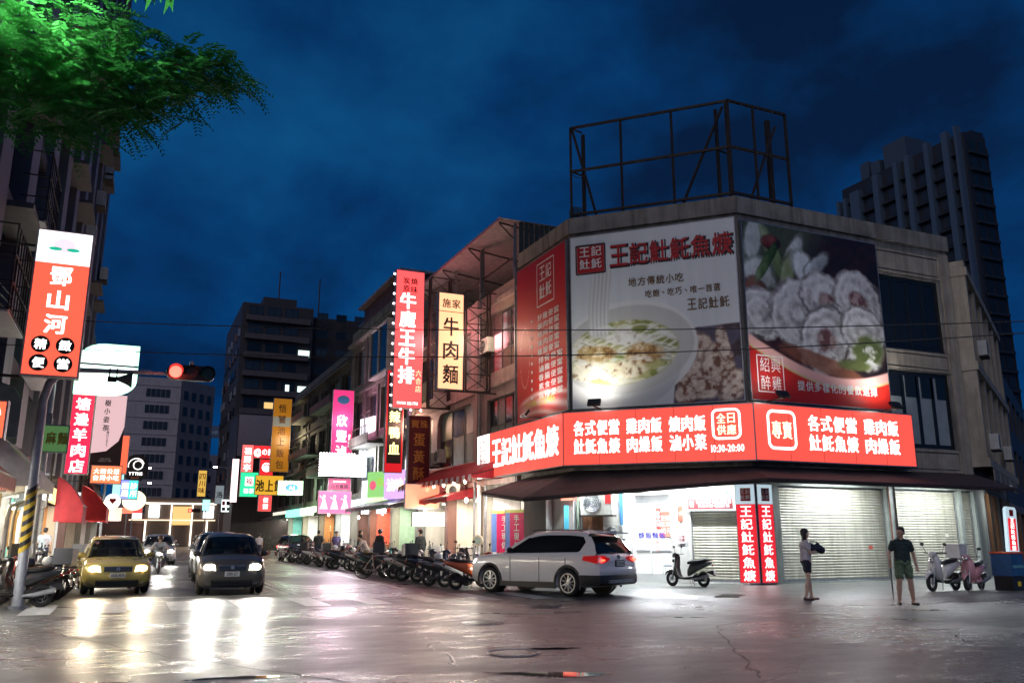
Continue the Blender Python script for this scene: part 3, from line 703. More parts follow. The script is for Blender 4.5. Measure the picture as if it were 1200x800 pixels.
tube_lamp('canopy_tube', 'fluorescent tube under the canopy over the wide shutter', 'C', 3.2, .55, 3.28, 2.4, 95)
tube_lamp('canopy_tube', 'fluorescent tube under the canopy over the white shutter', 'B', 4.4, .6, 3.22, 1.2, 95)
tube_lamp('canopy_tube', 'fluorescent tube under the canopy before the glazed door', 'B', 2.3, .6, 3.22, 1.2, 95)
tube_lamp('canopy_tube', 'fluorescent tube under the canopy beside the air conditioner', 'B', .4, .7, 3.22, 1.0, 60)
# canopy: one thing, three slopes
cn = thing('canopy', 'dark brown sheet awning running round the corner under the red sign band', 'awning', (16, 24, 3))
def cp_(p): return (p[0] - 16, p[1] - 24, p[2] - 3)
inner = [OP('A', .7, .02, 3.72), OP('A', 4.41, .02, 3.72), OP('B', 5.954, .02, 3.72), OP('C', 10.15, .02, 3.75), OP('E', 6, .02, 3.8)]
outer = [OP('A', .9, 2.0, 3.12), (11.75, 25.6, 2.76), (17.5, 20.43, 3.25), (28.5, 20.43, 3.2), OP('E', 5.2, 1.6, 3.2)]
for i in range(4):
    b = B(); N_ = 8 if i < 4 else 4
    for k in range(N_):
        f0, f1 = k / N_, (k + 1) / N_
        def lp(f): return Vector(inner[i]).lerp(Vector(inner[i + 1]), f), Vector(outer[i]).lerp(Vector(outer[i + 1]), f)
        a0, o0 = lp(f0); a1, o1 = lp(f1); sag = Vector((0, 0, -.03))
        m0 = (a0 + o0) / 2 + sag * (k % 2); m1 = (a1 + o1) / 2 + sag * ((k + 1) % 2)
        for p, q, r_, s_ in ((a0, a1, m1, m0), (m0, m1, o1, o0)): b.quad(*[cp_(v) for v in (p, q, r_, s_)])
        dz = Vector((0, 0, -.13)); b.quad(*[cp_(v) for v in (o0, o1, o1 + dz, o0 + dz)])
    b.build('awning_sheet', awn, cn)
for i, cnt in ((0, 4), (1, 6), (2, 10)):
    for k in range(cnt):
        f = (k + .5) / cnt; a = Vector(inner[i]).lerp(Vector(inner[i + 1]), f); o = Vector(outer[i]).lerp(Vector(outer[i + 1]), f)
        B().tube([cp_(a - Vector((0, 0, .06))), cp_(o - Vector((0, 0, .05)))], .018, 6).build('rib', rust, cn)
for i in range(3):
    B().tube([cp_(Vector(outer[i]) - Vector((0, 0, .07))), cp_(Vector(outer[i + 1]) - Vector((0, 0, .07)))], .03, 6).build('edge_bar', rust, cn)
# ---- red light boxes with lettering
redglow = E('sign_red', (224, 50, 38), 1.0); wglow = E('sign_white', (255, 250, 246), 1.5); pinkglow = E('sign_pinkred', (228, 76, 64), .82)
def band(fr, l0, l1, label, z0=3.84, z1=5.70, off=.38):
    t = tat('light_box_sign', label, 'sign', fr, l0, off, z0, 'red light box signs round the corner')
    w_ = l1 - l0; h = z1 - z0
    B().box(0, w_, -.12, .25, 0, h).build('sign_case', steel, t)
    B().box(.03, w_ - .03, -.135, -.119, .04, h - .04).build('sign_face', pinkglow, t)
    for k in range(1, int(w_ / 1.25)): B().box(k * w_ / int(w_ / 1.25) - .006, k * w_ / int(w_ / 1.25) + .006, -.139, -.1355, .04, h - .04).build('face_seam', P((170, 60, 50)), t)
    for z_ in (0.0, h - .04): B().box(0, w_, -.15, -.119, z_, z_ + .04).build('edge_trim', steel, t)
    return t, w_, h
tA, wA, hA = band('A', -3.35, 4.622, 'red light box with a white end and one line of tall characters')
B().box(.03, 1.35, -.142, -.1355, .04, hA - .04).build('white_end', wglow, tA)
b = B(); b.box(.35, 1.05, -.15, -.143, .3, .34); b.box(.35, 1.05, -.15, -.143, hA - .34, hA - .3); b.box(.35, .42, -.15, -.143, .34, hA - .34); b.box(.98, 1.05, -.15, -.143, .34, hA - .34); b.build('stamp_border', P((120, 20, 30)), tA)
text(tA, '王記\n𩵚魠', .7, hA / 2, .42, P((200, 40, 40)), w=.26, y=-.15, gap=.05)
text(tA, '王記𩵚魠魚焿', 4.65, hA / 2 + .02, 1.15, wglow, y=-.15, w=.98, bold=.035, gap=.03)
tB, wB, hB = band('B', -.21, 6.165, 'red light box on the cut-off corner with a rounded stamp and opening hours')
text(tB, '各式便當 雞肉飯 爌肉飯\n𩵚魠魚焿 肉燥飯 滷小菜', 2.62, hB / 2 + .03, .54, wglow, y=-.15, w=.375, bold=.03, gap=.09)
def rrect(parent, cx, cz, w, h, r, th, mat, y):
    def path(w, h, r):
        out = []
        for (sx, sz, a0) in ((1, 1, 0), (-1, 1, 90), (-1, -1, 180), (1, -1, 270)):
            for k in range(6): a = radians(a0 + k * 18); out.append((cx + sx * (w / 2 - r) + r * cos(a), cz + sz * (h / 2 - r) + r * sin(a)))
        return out
    a = path(w, h, r); c = path(w - 2 * th, h - 2 * th, max(r - th, .01)); n_ = len(a); b = B()
    b.add([(x, y, z) for x, z in a] + [(x, y, z) for x, z in c], [(i, (i + 1) % n_, n_ + (i + 1) % n_, n_ + i) for i in range(n_)])
    return b.build('stamp_border', mat, parent)
rrect(tB, 5.5, 1.2, .92, 1.0, .2, .075, wglow, -.15)
text(tB, '全日\n供應', 5.5, 1.2, .34, E('cream', (255, 236, 190), 1.3), y=-.15, w=.3, gap=.06)
text(tB, '10:30-20:00', 5.5, .43, .23, wglow, y=-.15, w=.15, gap=.12)
tC, wC, hC = band('C', -.21, 6.75, 'red light box facing the side road with a stamp at its left end')
rrect(tC, 1.08, 1.02, 1.18, 1.28, .24, .09, wglow, -.15)
text(tC, '專賣', 1.08, 1.02, .6, E('cream', (255, 236, 190), 1.3), y=-.15, w=.4, gap=.08)
text(tC, '各式便當 雞肉飯\n𩵚魠魚焿 肉燥飯', 4.2, hC / 2 + .06, .56, wglow, y=-.15, w=.50, bold=.03, gap=.09)
# ---- billboards
def billboard(fr, l0, l1, z0, z1, paint, label, nx, nz, off=.14):
    t = tat('billboard', label, 'billboard', fr, l0, off, z0)
    w_ = l1 - l0; h = z1 - z0
    B().box(0, w_, -.02, .1, 0, h).build('backing', steel, t)
    poster_mesh('poster', t, w_ - .06, h - .06, nx, nz, paint, .03, .03, -.024)
    b = B(); b.box(0, w_, -.035, -.026, 0, .03); b.box(0, w_, -.035, -.026, h - .03, h); b.box(0, .03, -.035, -.026, .03, h - .03); b.box(w_ - .03, w_, -.035, -.026, .03, h - .03); b.build('frame', steel, t)
    return t, w_, h
red = P((176, 24, 28)); dark = P((34, 14, 22)); brown = P((110, 84, 52)); pwhite = P((230, 226, 220))
t, w_, h = billboard('A', 0.02, 4.36, 5.83, 12.14, paint_menu, 'tall red menu billboard with rows of white characters', 90, 120)
rrect(t, 2.65, h - 1.15, 1.5, 1.75, .05, .05, pwhite, -.035)
text(t, '王記\n𩵚魠', 2.65, h - 1.1, .62, pwhite, w=.5, y=-.035)
rows = ['好雞便當', '爌肉便當', '燒肉便當', '燻肉便當', '雞腿便當', '排骨便當', '滷雞便當', '香腸便當', '素食便當', '魚排便當']
for i, r_ in enumerate(rows):
    sh_ = .32 if i > 4 else 0
    text(t, r_, 2.85 + sh_ * .5, h - 2.45 - i * .335, .27, pwhite, w=.42 if i < 5 else .46, y=-.035, gap=.12)
    text(t, '●', 1.42, h - 2.45 - i * .335, .12, pwhite, w=.13, y=-.035)
text(t, '外送專線：272-9456', 2.1, .62, .26, P((226, 196, 90)), w=.23, y=-.035, gap=.08)
t, w_, h = billboard('B', .03, 5.9, 5.81, 12.15, paint_noodles, 'big pale billboard with a bowl of noodle soup, fried pieces and a red title', 180, 190)
B().box(.28, 1.28, -.04, -.036, h - 1.42, h - .42).build('logo_panel', red, t); rrect(t, .78, h - .92, 1.12, 1.12, .06, .05, dark, -.042)
text(t, '王記\n𩵚魠', .78, h - .86, .4, pwhite, w=.4, y=-.044)
title = '王記𩵚魠魚焿'
text(t, title, 3.66, h - .93, .88, dark, w=.68, y=-.038, bold=.06, gap=.06); text(t, title, 3.61, h - .9, .84, red, w=.68, y=-.044, bold=.02, gap=.06, name='title')
text(t, '地方傳統小吃', 3.1, h - 1.95, .34, brown, w=.3, y=-.04); text(t, '吃飽、吃巧、唯一首選', 4.0, h - 2.43, .28, brown, w=.235, y=-.04); text(t, '王記𩵚魠', 4.85, h - 2.95, .42, brown, w=.33, y=-.04)
t, w_, h = billboard('C', .03, 6.22, 5.83, 12.05, paint_rolls, 'dark billboard showing stuffed meat rolls above a red band', 180, 190)
rrect(t, .85, .92, 1.12, 1.25, .03, .04, pwhite, -.036); text(t, '紹興\n醉雞', .85, .92, .52, pwhite, w=.42, y=-.036, bold=-.01)
text(t, '提供多樣化的餐飲選擇', 3.75, .62, .36, pwhite, w=.33, y=-.036)
# ---- floodlights below the billboards
def flood(fr, l, z, label, en=90, aim=0):
    t = tat('floodlight', label, 'floodlight', fr, l, 1.25, z, 'floodlights at the foot of the billboards')
    B().box(-.22, .22, -.03, .06, 0, .26).build('lamp_head', black, t).rotation_euler = (radians(-38), 0, 0)
    B().box(-.03, .03, .02, .85, -.05, -.01).build('arm', rust, t)
    B().box(-.18, .18, .062, .07, .03, .23).build('lens', E('lamp', (255, 250, 240), 8), t).rotation_euler = (radians(-38), 0, 0)
    p = OP(fr, l, .82, z + .22)
    spot('flood_beam', (0, .14, .24), (aim, 1.25, 3.4), (1, .97, .94), en, 168, 1.0, .15, t)
flood('A', 2.9, 5.75, 'small black floodlight under the red menu billboard', 130, .2)
flood('B', 1.1, 5.78, 'black floodlight under the noodle billboard near its left edge', 130, -.1)
flood('C', .45, 5.8, 'black floodlight at the left foot of the meat roll billboard', 60)
flood('C', 5.3, 5.75, 'black floodlight at the right foot of the meat roll billboard', 150, .2)
# ---- rooftop steel frame
t = thing('steel_truss', 'empty dark steel billboard frame standing on the roof of the corner building', 'steel frame', (18, 23, 12.9))
def rf(p): return (p[0] - 18, p[1] - 23, p[2] - 12.9)
def beam(a, b_, r=.06): B().tube([rf(a), rf(b_)], r, 4).build('beam', rust, t)
pB = lambda l, z, o=-.1: OP('B', l, o, z); pC = lambda l, z, o=-.1: OP('C', l, o, z)
zb, zm, zt = 13.12, 14.85, 16.62
for z in (zb, zm, zt): beam(pB(.05, z), pB(5.85, z), .06); beam(pC(-.05, z), pC(2.6, z), .06)
for l in (.05, 1.99, 3.87): beam(pB(l, 12.9), pB(l, zt), .05)
beam(pB(5.85, 12.9), pB(5.85, zt), .09); beam(pC(2.6, 12.9), pC(2.6, zt), .06); beam(pC(1.12, 12.9), pC(1.12, zt), .05)
beam(pB(.4, 12.9, -.6), pB(.4, zt - .1, -.6), .08); beam(pB(5.4, 12.9, -.6), pB(5.4, zt, -.6), .07); beam(pC(2.2, 12.9, -.6), pC(2.2, zt - .1, -.6), .11)
beam(pB(.1, zt), pB(.95, 12.9, -.5), .05); beam(pB(5.7, zt - .2), pB(4.1, 12.9, -.2), .055); beam(pC(2.1, zt - .6), pC(.8, 12.9, -.2), .05)
for l, z in ((.05, zt), (.05, zm), (5.4, zm)): beam(pB(l, z), pB(l + .3, z, -.6), .035)
t = thing('antenna_mast', 'thin mast with a small blue box on the roof edge left of the steel frame', 'mast', OP('A', 4.2, -.2, 12.9))
B().tube([(0, 0, 0), (0, 0, 2.3)], .025, 6).build('mast', rust, t); B().tube([(0, 0, 1.9), (.5, -.4, 1.6)], .015, 6).build('arm', rust, t)
B().box(-.05, .3, -.25, .1, .1, .55).build('meter_box', P((50, 90, 120)), t)
# ---- air conditioners
def aircon(label, loc, rz, s=1.0, rustc=None, group='air conditioner units on the walls'):
    t = thing('air_conditioner', label, 'air conditioner', loc, rz, group); w, h, d = .8 * s, .58 * s, .3 * s
    B().box(0, w, -d, 0, 0, h).build('case', rustc or M('aged_white_metal', (.55, .55, .50), .5, var=.15, grime=.4), t)
    B().disc((w * .36, -d - .005, h * .5), h * .40, 'y', .008, 20).build('fan_grille', M('dark_grille', (.03, .035, .035), .5), t)
    b = B()
    for r in (.12, .2, .28, .36): b.torus((w * .36, -d - .018, h * .5), h * r, .006 * s, 'y', 20, 4)
    for k in range(6): a = k * pi / 6; b.box(-.001, .001, 0, .001, 0, .001) if False else b.tube([(w * .36 + h * .4 * cos(a), -d - .016, h * .5 + h * .4 * sin(a)), (w * .36 - h * .4 * cos(a), -d - .016, h * .5 - h * .4 * sin(a))], .004 * s, 4)
    b.build('guard_wires', steel, t)
    B().box(w * .78, w * .96, -d - .008, -d, h * .45, h * .9).build('sticker', P((190, 40, 40)) if s > 1.2 else steel, t)
    B().box(-.03, w + .03, -d - .02, 0, -.05, -.005).build('bracket', rust, t)
    return t
aircon('large white outdoor unit with a round fan beside the blue post', OP('B', .38, .12, 2.22), FR['B'][2], 1.35)
aircon('small outdoor unit low on the white wall under the larger unit', OP('B', 1.15, .1, 1.45), FR['B'][2], .75)
for l, z, lb in ((.9, 8.3, 'upper air conditioner on the balcony side of the corner building'), (.9, 4.7, 'lower air conditioner on the balcony side nearest the window'), (7.0, 4.75, 'pale air conditioner farthest along the balcony side')):
    aircon(lb, OP('E', l, .6, z), FR['E'][2], 1.0)
# ---- pipes, posts, posters on the B ground storey
for l, c_, r, lb in ((.05, steel, .035, 'grey drain pipe right of the wooden door'), (.16, M('greenish_pipe', (.2, .25, .2), .5), .05, 'greenish drain pipe beside the air conditioner'), (.28, steel, .03, 'thin steel pipe left of the air conditioner')):
    tag(B().tube([OP('B', l, .08, .1), OP('B', l, .08, 3.3)], r, 8).build('drain_pipe', c_), lb, 'pipe', 'pipes on the corner shop wall')
tag(B().box(-.05, .05, -.12, 0, .1, 3.3).build('blue_post', P((60, 110, 150))), 'blue painted post left of the glazed shop door', 'post'); at(bpy.data.objects['blue_post'], 'B', 1.66, .02)
t = tat('banner', 'red and white shop banner above the wooden door', 'sign', 'B', -.45, .05, 2.72)
B().box(0, 1.75, -.04, 0, 0, .42).build('banner_panel', E('banner_pink', (236, 120, 100), .9), t); B().box(.0, .95, -.045, -.041, .2, .4).build('red_field', P((214, 30, 40)), t); text(t, '冷熱飲品 便當', .85, .12, .13, red, y=-.05, w=.14)
t = tat('wall_panel', 'light blue panel beside the wooden door', 'panel', 'B', -.35, .04, .1)
B().box(0, .16, -.03, 0, 0, 2.45).build('panel', P((90, 190, 220)), t)
t = tat('menu_board', 'wide menu board with dish pictures above the white shutter', 'menu board', 'B', 3.85, .05, 2.33)
B().box(0, 1.6, -.04, 0, 0, .76).build('board', E('menu_white', (225, 235, 235), .55), t); B().box(.03, 1.45, -.046, -.041, .05, .36).build('maroon_field', P((132, 30, 36)), t)
for i, c_ in enumerate(((180, 190, 170), (140, 170, 140), (230, 200, 190), (90, 160, 120))):
    b = B().disc((.17 + i * .36, -.046, .55), .16, 'y', .004, 18, r2=.13); b.disc((.17 + i * .36, -.054, .55), .09, 'y', .004, 14, 1, r2=.07); b.build('dish_picture', [white, P(c_)], t)
text(t, '各式便當·魠魚焿飯麵\n歡迎外送·電話訂購', .85, .21, .11, pwhite, y=-.05); B().box(.08, .22, -.05, -.046, .1, .3).build('stamp', P((230, 120, 110)), t)
for l, z, w1, h1, c_, lb in ((3.52, 2.0, .17, .48, (228, 96, 76), 'red paper notice on the white wall left of the shutter'), (3.5, 1.3, .25, .34, (225, 215, 215), 'white paper notice below the red one'), (3.45, 1.78, .1, .2, (240, 210, 190), 'small cream notice stuck by the shop door')):
    t = tat('notice', lb, 'notice', 'B', l, .02, z); B().box(0, w1, -.012, 0, 0, h1).build('sheet', P(c_), t)
    text(t, '公告\n外送', w1 / 2, h1 / 2, w1 * .35, red if c_[1] > 100 else pwhite, y=-.016)
# ---- standing sign box on the corner
t = thing('sign_pillar', 'two sided red and white sign pillar standing at the corner between two shutters', 'sign', (17.78, 21.36, .075))
# faces: left one looks along B's normal, right one along C's normal
def face(ang, sgn):
    e = bpy.data.objects.new('panel_side', None)
    return e
def pillar_face(rz, x0, x1):
    o = B().box(x0, x1, -.06, .0, .05, 3.05).build('side_case', steel, t); o.rotation_euler = (0, 0, rz)
    a, c = x0 + .025, x1 - .025
    q = B().box(a, c, -.072, -.061, .07, 2.42).build('red_face', E('pillar_red', (205, 30, 42), .75), t); q.rotation_euler = (0, 0, rz)
    q = B().box(a, c, -.072, -.061, 2.43, 3.03).build('grey_face', E('pillar_grey', (175, 195, 205), .6), t); q.rotation_euler = (0, 0, rz)
    q = B().box(a + .14, c - .12, -.082, -.073, 2.52, 2.92).build('logo_panel', red, t); q.rotation_euler = (0, 0, rz)
    q = text(t, '王記\n𩵚魠', (a + c) / 2, 2.73, .15, pwhite, y=-.086); q.rotation_euler = (0, 0, rz)
    q = text(t, '王記𩵚魠魚焿', (a + c) / 2, 1.24, .345, E('pillar_white', (250, 240, 240), 1.0), y=-.08, w=.37, vertical=True, gap=.1, bold=.03); q.rotation_euler = (0, 0, rz)
pillar_face(radians(-45), -.62, 0); pillar_face(0, .0, .62)
B().prism([(-.44, .05), (.62, .05), (.62, .0), (-.44, 0)], .0, .3).build('base', steel, t)
# small standing sign at the right end
t = thing('standing_sign', 'small lit red and white shop sign leaning out beside the narrow shutter', 'sign', (28.75, 21.0, .95))
B().prism([(-.27, 0), (.27, 0), (.27, 1.5), (.2, 1.6), (-.2, 1.6), (-.27, 1.5)], -.06, .06).build('sign_case', E('pillar_grey', (175, 195, 205), .6), t)
B().box(-.2, .2, -.07, -.061, .08, 1.2).build('red_face', E('pillar_red', (205, 30, 42), .75), t); text(t, '王記𩵚魠魚焿', 0, .64, .17, wglow, y=-.076, w=.2, vertical=True); B().box(-.1, .1, -.07, -.061, 1.28, 1.5).build('logo_panel', red, t)
B().tube([(0, .1, -.95), (0, .1, 0)], .03, 8).build('post', rust, t)
t.rotation_euler = (0, radians(4), 0)
# ================================================================ CARS
def cr(keys, t):  # catmull-rom through keys [(y, a, b, ...)] sampled at y=t
    ys = [k[0] for k in keys]
    i = max(0, min(len(ys) - 2, next((j for j in range(len(ys) - 1) if t <= ys[j + 1]), len(ys) - 2)))
    p0 = keys[max(i - 1, 0)]; p1 = keys[i]; p2 = keys[i + 1]; p3 = keys[min(i + 2, len(keys) - 1)]
    u = (t - p1[0]) / max(p2[0] - p1[0], 1e-6); out = []
    for k in range(1, len(p1)):
        m1 = (p2[k] - p0[k]) / max(p2[0] - p0[0], 1e-6) * (p2[0] - p1[0]); m2 = (p3[k] - p1[k]) / max(p3[0] - p1[0], 1e-6) * (p2[0] - p1[0])
        d = p2[k] - p1[k]
        if m1 * d < 0: m1 = 0
        if m2 * d < 0: m2 = 0
        m1 = max(-3 * abs(d), min(3 * abs(d), m1)); m2 = max(-3 * abs(d), min(3 * abs(d), m2))
        out.append((2 * u ** 3 - 3 * u * u + 1) * p1[k] + (u ** 3 - 2 * u * u + u) * m1 + (-2 * u ** 3 + 3 * u * u) * p2[k] + (u ** 3 - u * u) * m2)
    return out
def booldiff(o, cutters, solver='EXACT'):
    for c in cutters:
        m = o.modifiers.new('b', 'BOOLEAN'); m.operation = 'DIFFERENCE'; m.object = c; m.solver = solver
    dg = bpy.context.evaluated_depsgraph_get(); me = bpy.data.meshes.new_from_object(o.evaluated_get(dg))
    o.modifiers.clear(); o.data = me
    for c in cutters: bpy.data.objects.remove(c)
    me.shade_smooth(); me.set_sharp_from_angle(angle=radians(28))
def wheel(parent, x, y, r, sgn, rimm, nsp=5, w=.2):
    wh = B().torus((x, y, r), r - .09, .095, 'x', 28, 10, wide=1.05).build('wheel', rubber, parent, smooth=True, angle=60)
    xo = x + sgn * .075
    b = B(); b.torus((xo, y, r), r * .69, .028, 'x', 28, 6); b.disc((x, y, r), r * .66, 'x', .03, 24, 1); b.disc((xo, y, r), r * .16, 'x', .02, 12)
    for k in range(nsp * 2):
        a = 2 * pi * (k // 2) / nsp + (.16 if k % 2 else -.16); a2 = 2 * pi * (k // 2) / nsp + (.3 if k % 2 else -.3)
        b.tube([(xo, y + r * .10 * cos(a), r + r * .10 * sin(a)), (xo - sgn * .01, y + r * .67 * cos(a2), r + r * .67 * sin(a2))], [.030, .018], 5)
    b.build('rim', [rimm, black], wh)
    return wh
alloy = M('alloy_rim', (.55, .55, .56), .3, metal=.9, var=.1)
platem = P((225, 225, 220), .4)
def make_car(name, label, cat, paint, sp, group=None):
    t = thing(name, label, cat, group=group)
    K = sp['body']   # y, zlow, zbelt(top), hwlow, hw
    y0, y1 = K[0][0], K[-1][0]; rings = []
    n_ = 34
    for i in range(n_):
        u = i / (n_ - 1); yy = y0 + (y1 - y0) * (.5 - .5 * cos(pi * u))
        zl, zt, hl, hw, cm = cr(K, yy)
        zm = zl + (zt - zl) * .45
        R = [(0, zl), (hl * .85, zl), (hl, zl + .05), (hw * .985, zl + (zm - zl) * .55), (hw, zm), (hw * .985, zt - (zt - zl) * .22), (hw * .955, zt - .045), (hw * .90, zt - .005), (hw * .6, zt + cm * .7), (0, zt + cm)]
        ring = [(x, yy, z) for x, z in R] + [(-x, yy, z) for x, z in reversed(R[1:-1])]
        rings.append(ring)
    body = B().loft(rings).build('body', paint, t, smooth=True, angle=40)
    wr = sp['wr']; cut = []
    for wy in sp['axles']:
        for sg in (-1, 1):
            c = B().disc((sg * (sp['W'] / 2), wy, wr), wr + .055, 'x', .34, 28).build('cut', paint); cut.append(c); c.parent = t
    bpy.context.view_layer.update()
    booldiff(body, cut)
    for wy in sp['axles']:
        for sg in (-1, 1):
            wheel(t, sg * (sp['W'] / 2 - .11), wy, wr, sg, sp.get('rim', alloy), sp.get('spokes', 5))
            B().torus((sg * (sp['W'] / 2 - .008), wy, wr), wr + (.085 if sp.get('clad') else .062), .035 if sp.get('clad') else .014, 'x', 20, 6, a0=-.35, a1=pi + .35, wide=.7).build('wheel_arch', black if sp.get('clad') else paint, t, smooth=True)
            B().disc((sg * (sp['W'] / 2 - .30), wy, wr), wr + .04, 'x', .05, 20).build('wheel_well', black, t)
    # greenhouse
    G = sp['green']  # y, ztop ; belt z and half widths
    zb, hb, hr, zr = sp['belt'], sp['hb'], sp['hr'], sp['zroof']
    def side(z): f = max(0, min(1, (z - zb) / (zr - zb))); return hb + (hr - hb) * (f ** 1.15)
    rings = []; gy0, gy1 = G[0][0], G[-1][0]; n_ = 26
    ys = [gy0 + (gy1 - gy0) * i / (n_ - 1) for i in range(n_)]
    prof = [(y, cr([(a, b_) for a, b_ in G], y)[0]) for y in ys]
    for y, z in prof:
        h = max(z, zb + .01); s1 = side(zb + (h - zb) * .5); s2 = side(h - (h - zb) * .12); s3 = side(h)
        R = [(hb, zb - .03), (s1, zb + (h - zb) * .5), (s2, h - (h - zb) * .12), (s3 * .93, h - .012 * (h - zb)), (s3 * .6, h + .02), (0, h + .03)]
        rings.append([(x, y, z_) for x, z_ in R] + [(-x, y, z_) for x, z_ in reversed(R[:-1])])
    B().loft(rings, caps=False, closed=True).build('window_glass', sp.get('glass', glass), t, smooth=True, angle=30)
    # roof skin
    rr = []
    for y, z in prof:
        if z < zr - sp.get('roofdrop', .11): continue
        s3 = side(z); s2 = side(z - .1)
        R = [(s2 + .012, z - .085), (s3 + .004, z - .02), (s3 * .9, z + .022), (s3 * .6, z + .038), (0, z + .045)]
        rr.append([(x, y, z_) for x, z_ in R] + [(-x, y, z_) for x, z_ in reversed(R[:-1])])
    b = B(); b.loft(rr, caps=False, closed=False); b.build('roof', paint, t, smooth=True, angle=50)
    for poly in sp['pillars']:
        b = B()
        for sg in (-1, 1):
            A_ = [(sg * (side(z) + .012), y, z) for y, z in poly]; C_ = [(sg * (side(z) - .03), y, z) for y, z in poly]; m = len(poly)
            b.add(A_ + C_, [tuple(range(m)), tuple(range(2 * m - 1, m - 1, -1))] + [(i, (i + 1) % m, m + (i + 1) % m, m + i) for i in range(m)])
        b.build('pillar', black if poly is sp.get('blackpillar') else paint, t)
    for sg in (-1, 1):
        my = sp['mirror']
        b = B().ell((sg * (hb + .13), my, zb + .08), (.11, .07, .08), 10, 7); b.box(min(sg * hb, sg * (hb + .08)), max(sg * hb, sg * (hb + .08)), my - .02, my + .03, zb, zb + .05)
        b.build('wing_mirror', sp.get('mirm', paint), t, smooth=True)
    # door gaps and handles
    for sg in (-1, 1):
        for yy in sp.get('gaps', []):
            hw = cr(K, yy)[3]; zl, zt = cr(K, yy)[0], cr(K, yy)[1]
            B().box(sg * hw - .006, sg * hw + .004, yy - .006, yy + .006, zl + .12, zb - .1).build('door_gap', black, t)
        for yy in sp.get('handles', []):
            hw = cr(K, yy)[3]
            B().box(sg * (hw * .985) - .02, sg * (hw * .985) + .02, yy - .09, yy + .09, zb - .17, zb - .14).build('door_handle', sp.get('hm', chrome), t)
    t['_k'] = 1; del t['_k']
    return t
def headlamp(t, pts, es=0, depth=.03, name='headlight', col=(255, 250, 235)):
    """pts: outline in (x, z) with y per point"""
    o = None
    for sg in (-1, 1):
        b = B(); m = len(pts); A_ = [(sg * p[0], p[1] - depth, p[2]) for p in pts]; C_ = [(sg * p[0], p[1] + .05, p[2]) for p in pts]
        b.add(A_ + C_, [tuple(range(m)), tuple(range(2 * m - 1, m - 1, -1))] + [(i, (i + 1) % m, m + (i + 1) % m, m + i) for i in range(m)])
        o = b.build(name, E('headlamp_%d' % int(es * 10), col, es) if es else chrome, t)
    return o
whitepaint = M('white_car_paint', (.86, .84, .82), .3, var=.03, coat=.6)
greypaint = M('dark_grey_car_paint', (.11, .10, .085), .3, metal=.2, var=.03, coat=.35)
yellowpaint2 = M('dull_yellow_taxi_paint', (.50, .40, .12), .25, var=.04, coat=.6)
silverpaint = M('silver_car_paint', (.42, .42, .42), .25, metal=.4, var=.03, coat=.6)
darkpaint = M('black_car_paint', (.02, .02, .022), .2, var=.03, coat=.8)
redlens = E('tail_lens', (170, 12, 14), .35); redhot = E('brake_hot', (255, 60, 36), 6)
suvspec = dict(W=1.84, wr=.345, axles=(-1.40, 1.38), clad=1, spokes=5, belt=1.08, hb=.80, hr=.60, zroof=1.64,
    body=[(-2.26, .42, .66, .52, .60, .0), (-2.20, .30, .80, .72, .80, .01), (-2.0, .24, .95, .80, .88, .03), (-1.4, .22, 1.03, .86, .915, .04), (-.8, .22, 1.08, .88, .92, .03), (0, .22, 1.09, .88, .92, 0), (1.2, .22, 1.12, .88, .925, 0), (1.9, .24, 1.13, .84, .91, 0), (2.2, .30, 1.10, .80, .87, 0), (2.32, .34, 1.02, .74, .82, 0), (2.36, .40, .92, .66, .76, 0)],
    green=[(-1.0, 1.07), (-.75, 1.22), (-.35, 1.45), (0, 1.58), (.5, 1.64), (1.2, 1.64), (1.75, 1.60), (1.98, 1.52), (2.14, 1.32), (2.27, 1.06)],
    pillars=[[(-1.0, 1.07), (-.88, 1.07), (-.10, 1.50), (-.02, 1.58), (-.18, 1.53), (-.75, 1.23)], [(1.55, 1.08), (2.26, 1.08), (2.13, 1.32), (1.97, 1.52), (1.72, 1.56), (1.86, 1.38), (1.72, 1.16)]],
    mirror=-.62, gaps=(-.62, .42, 1.32), handles=(.22, 1.12), mirm=black, hm=whitepaint)
suv = make_car('suv', 'white SUV with black wheel arches turning past the corner, seen from behind left', 'car', whitepaint, suvspec)
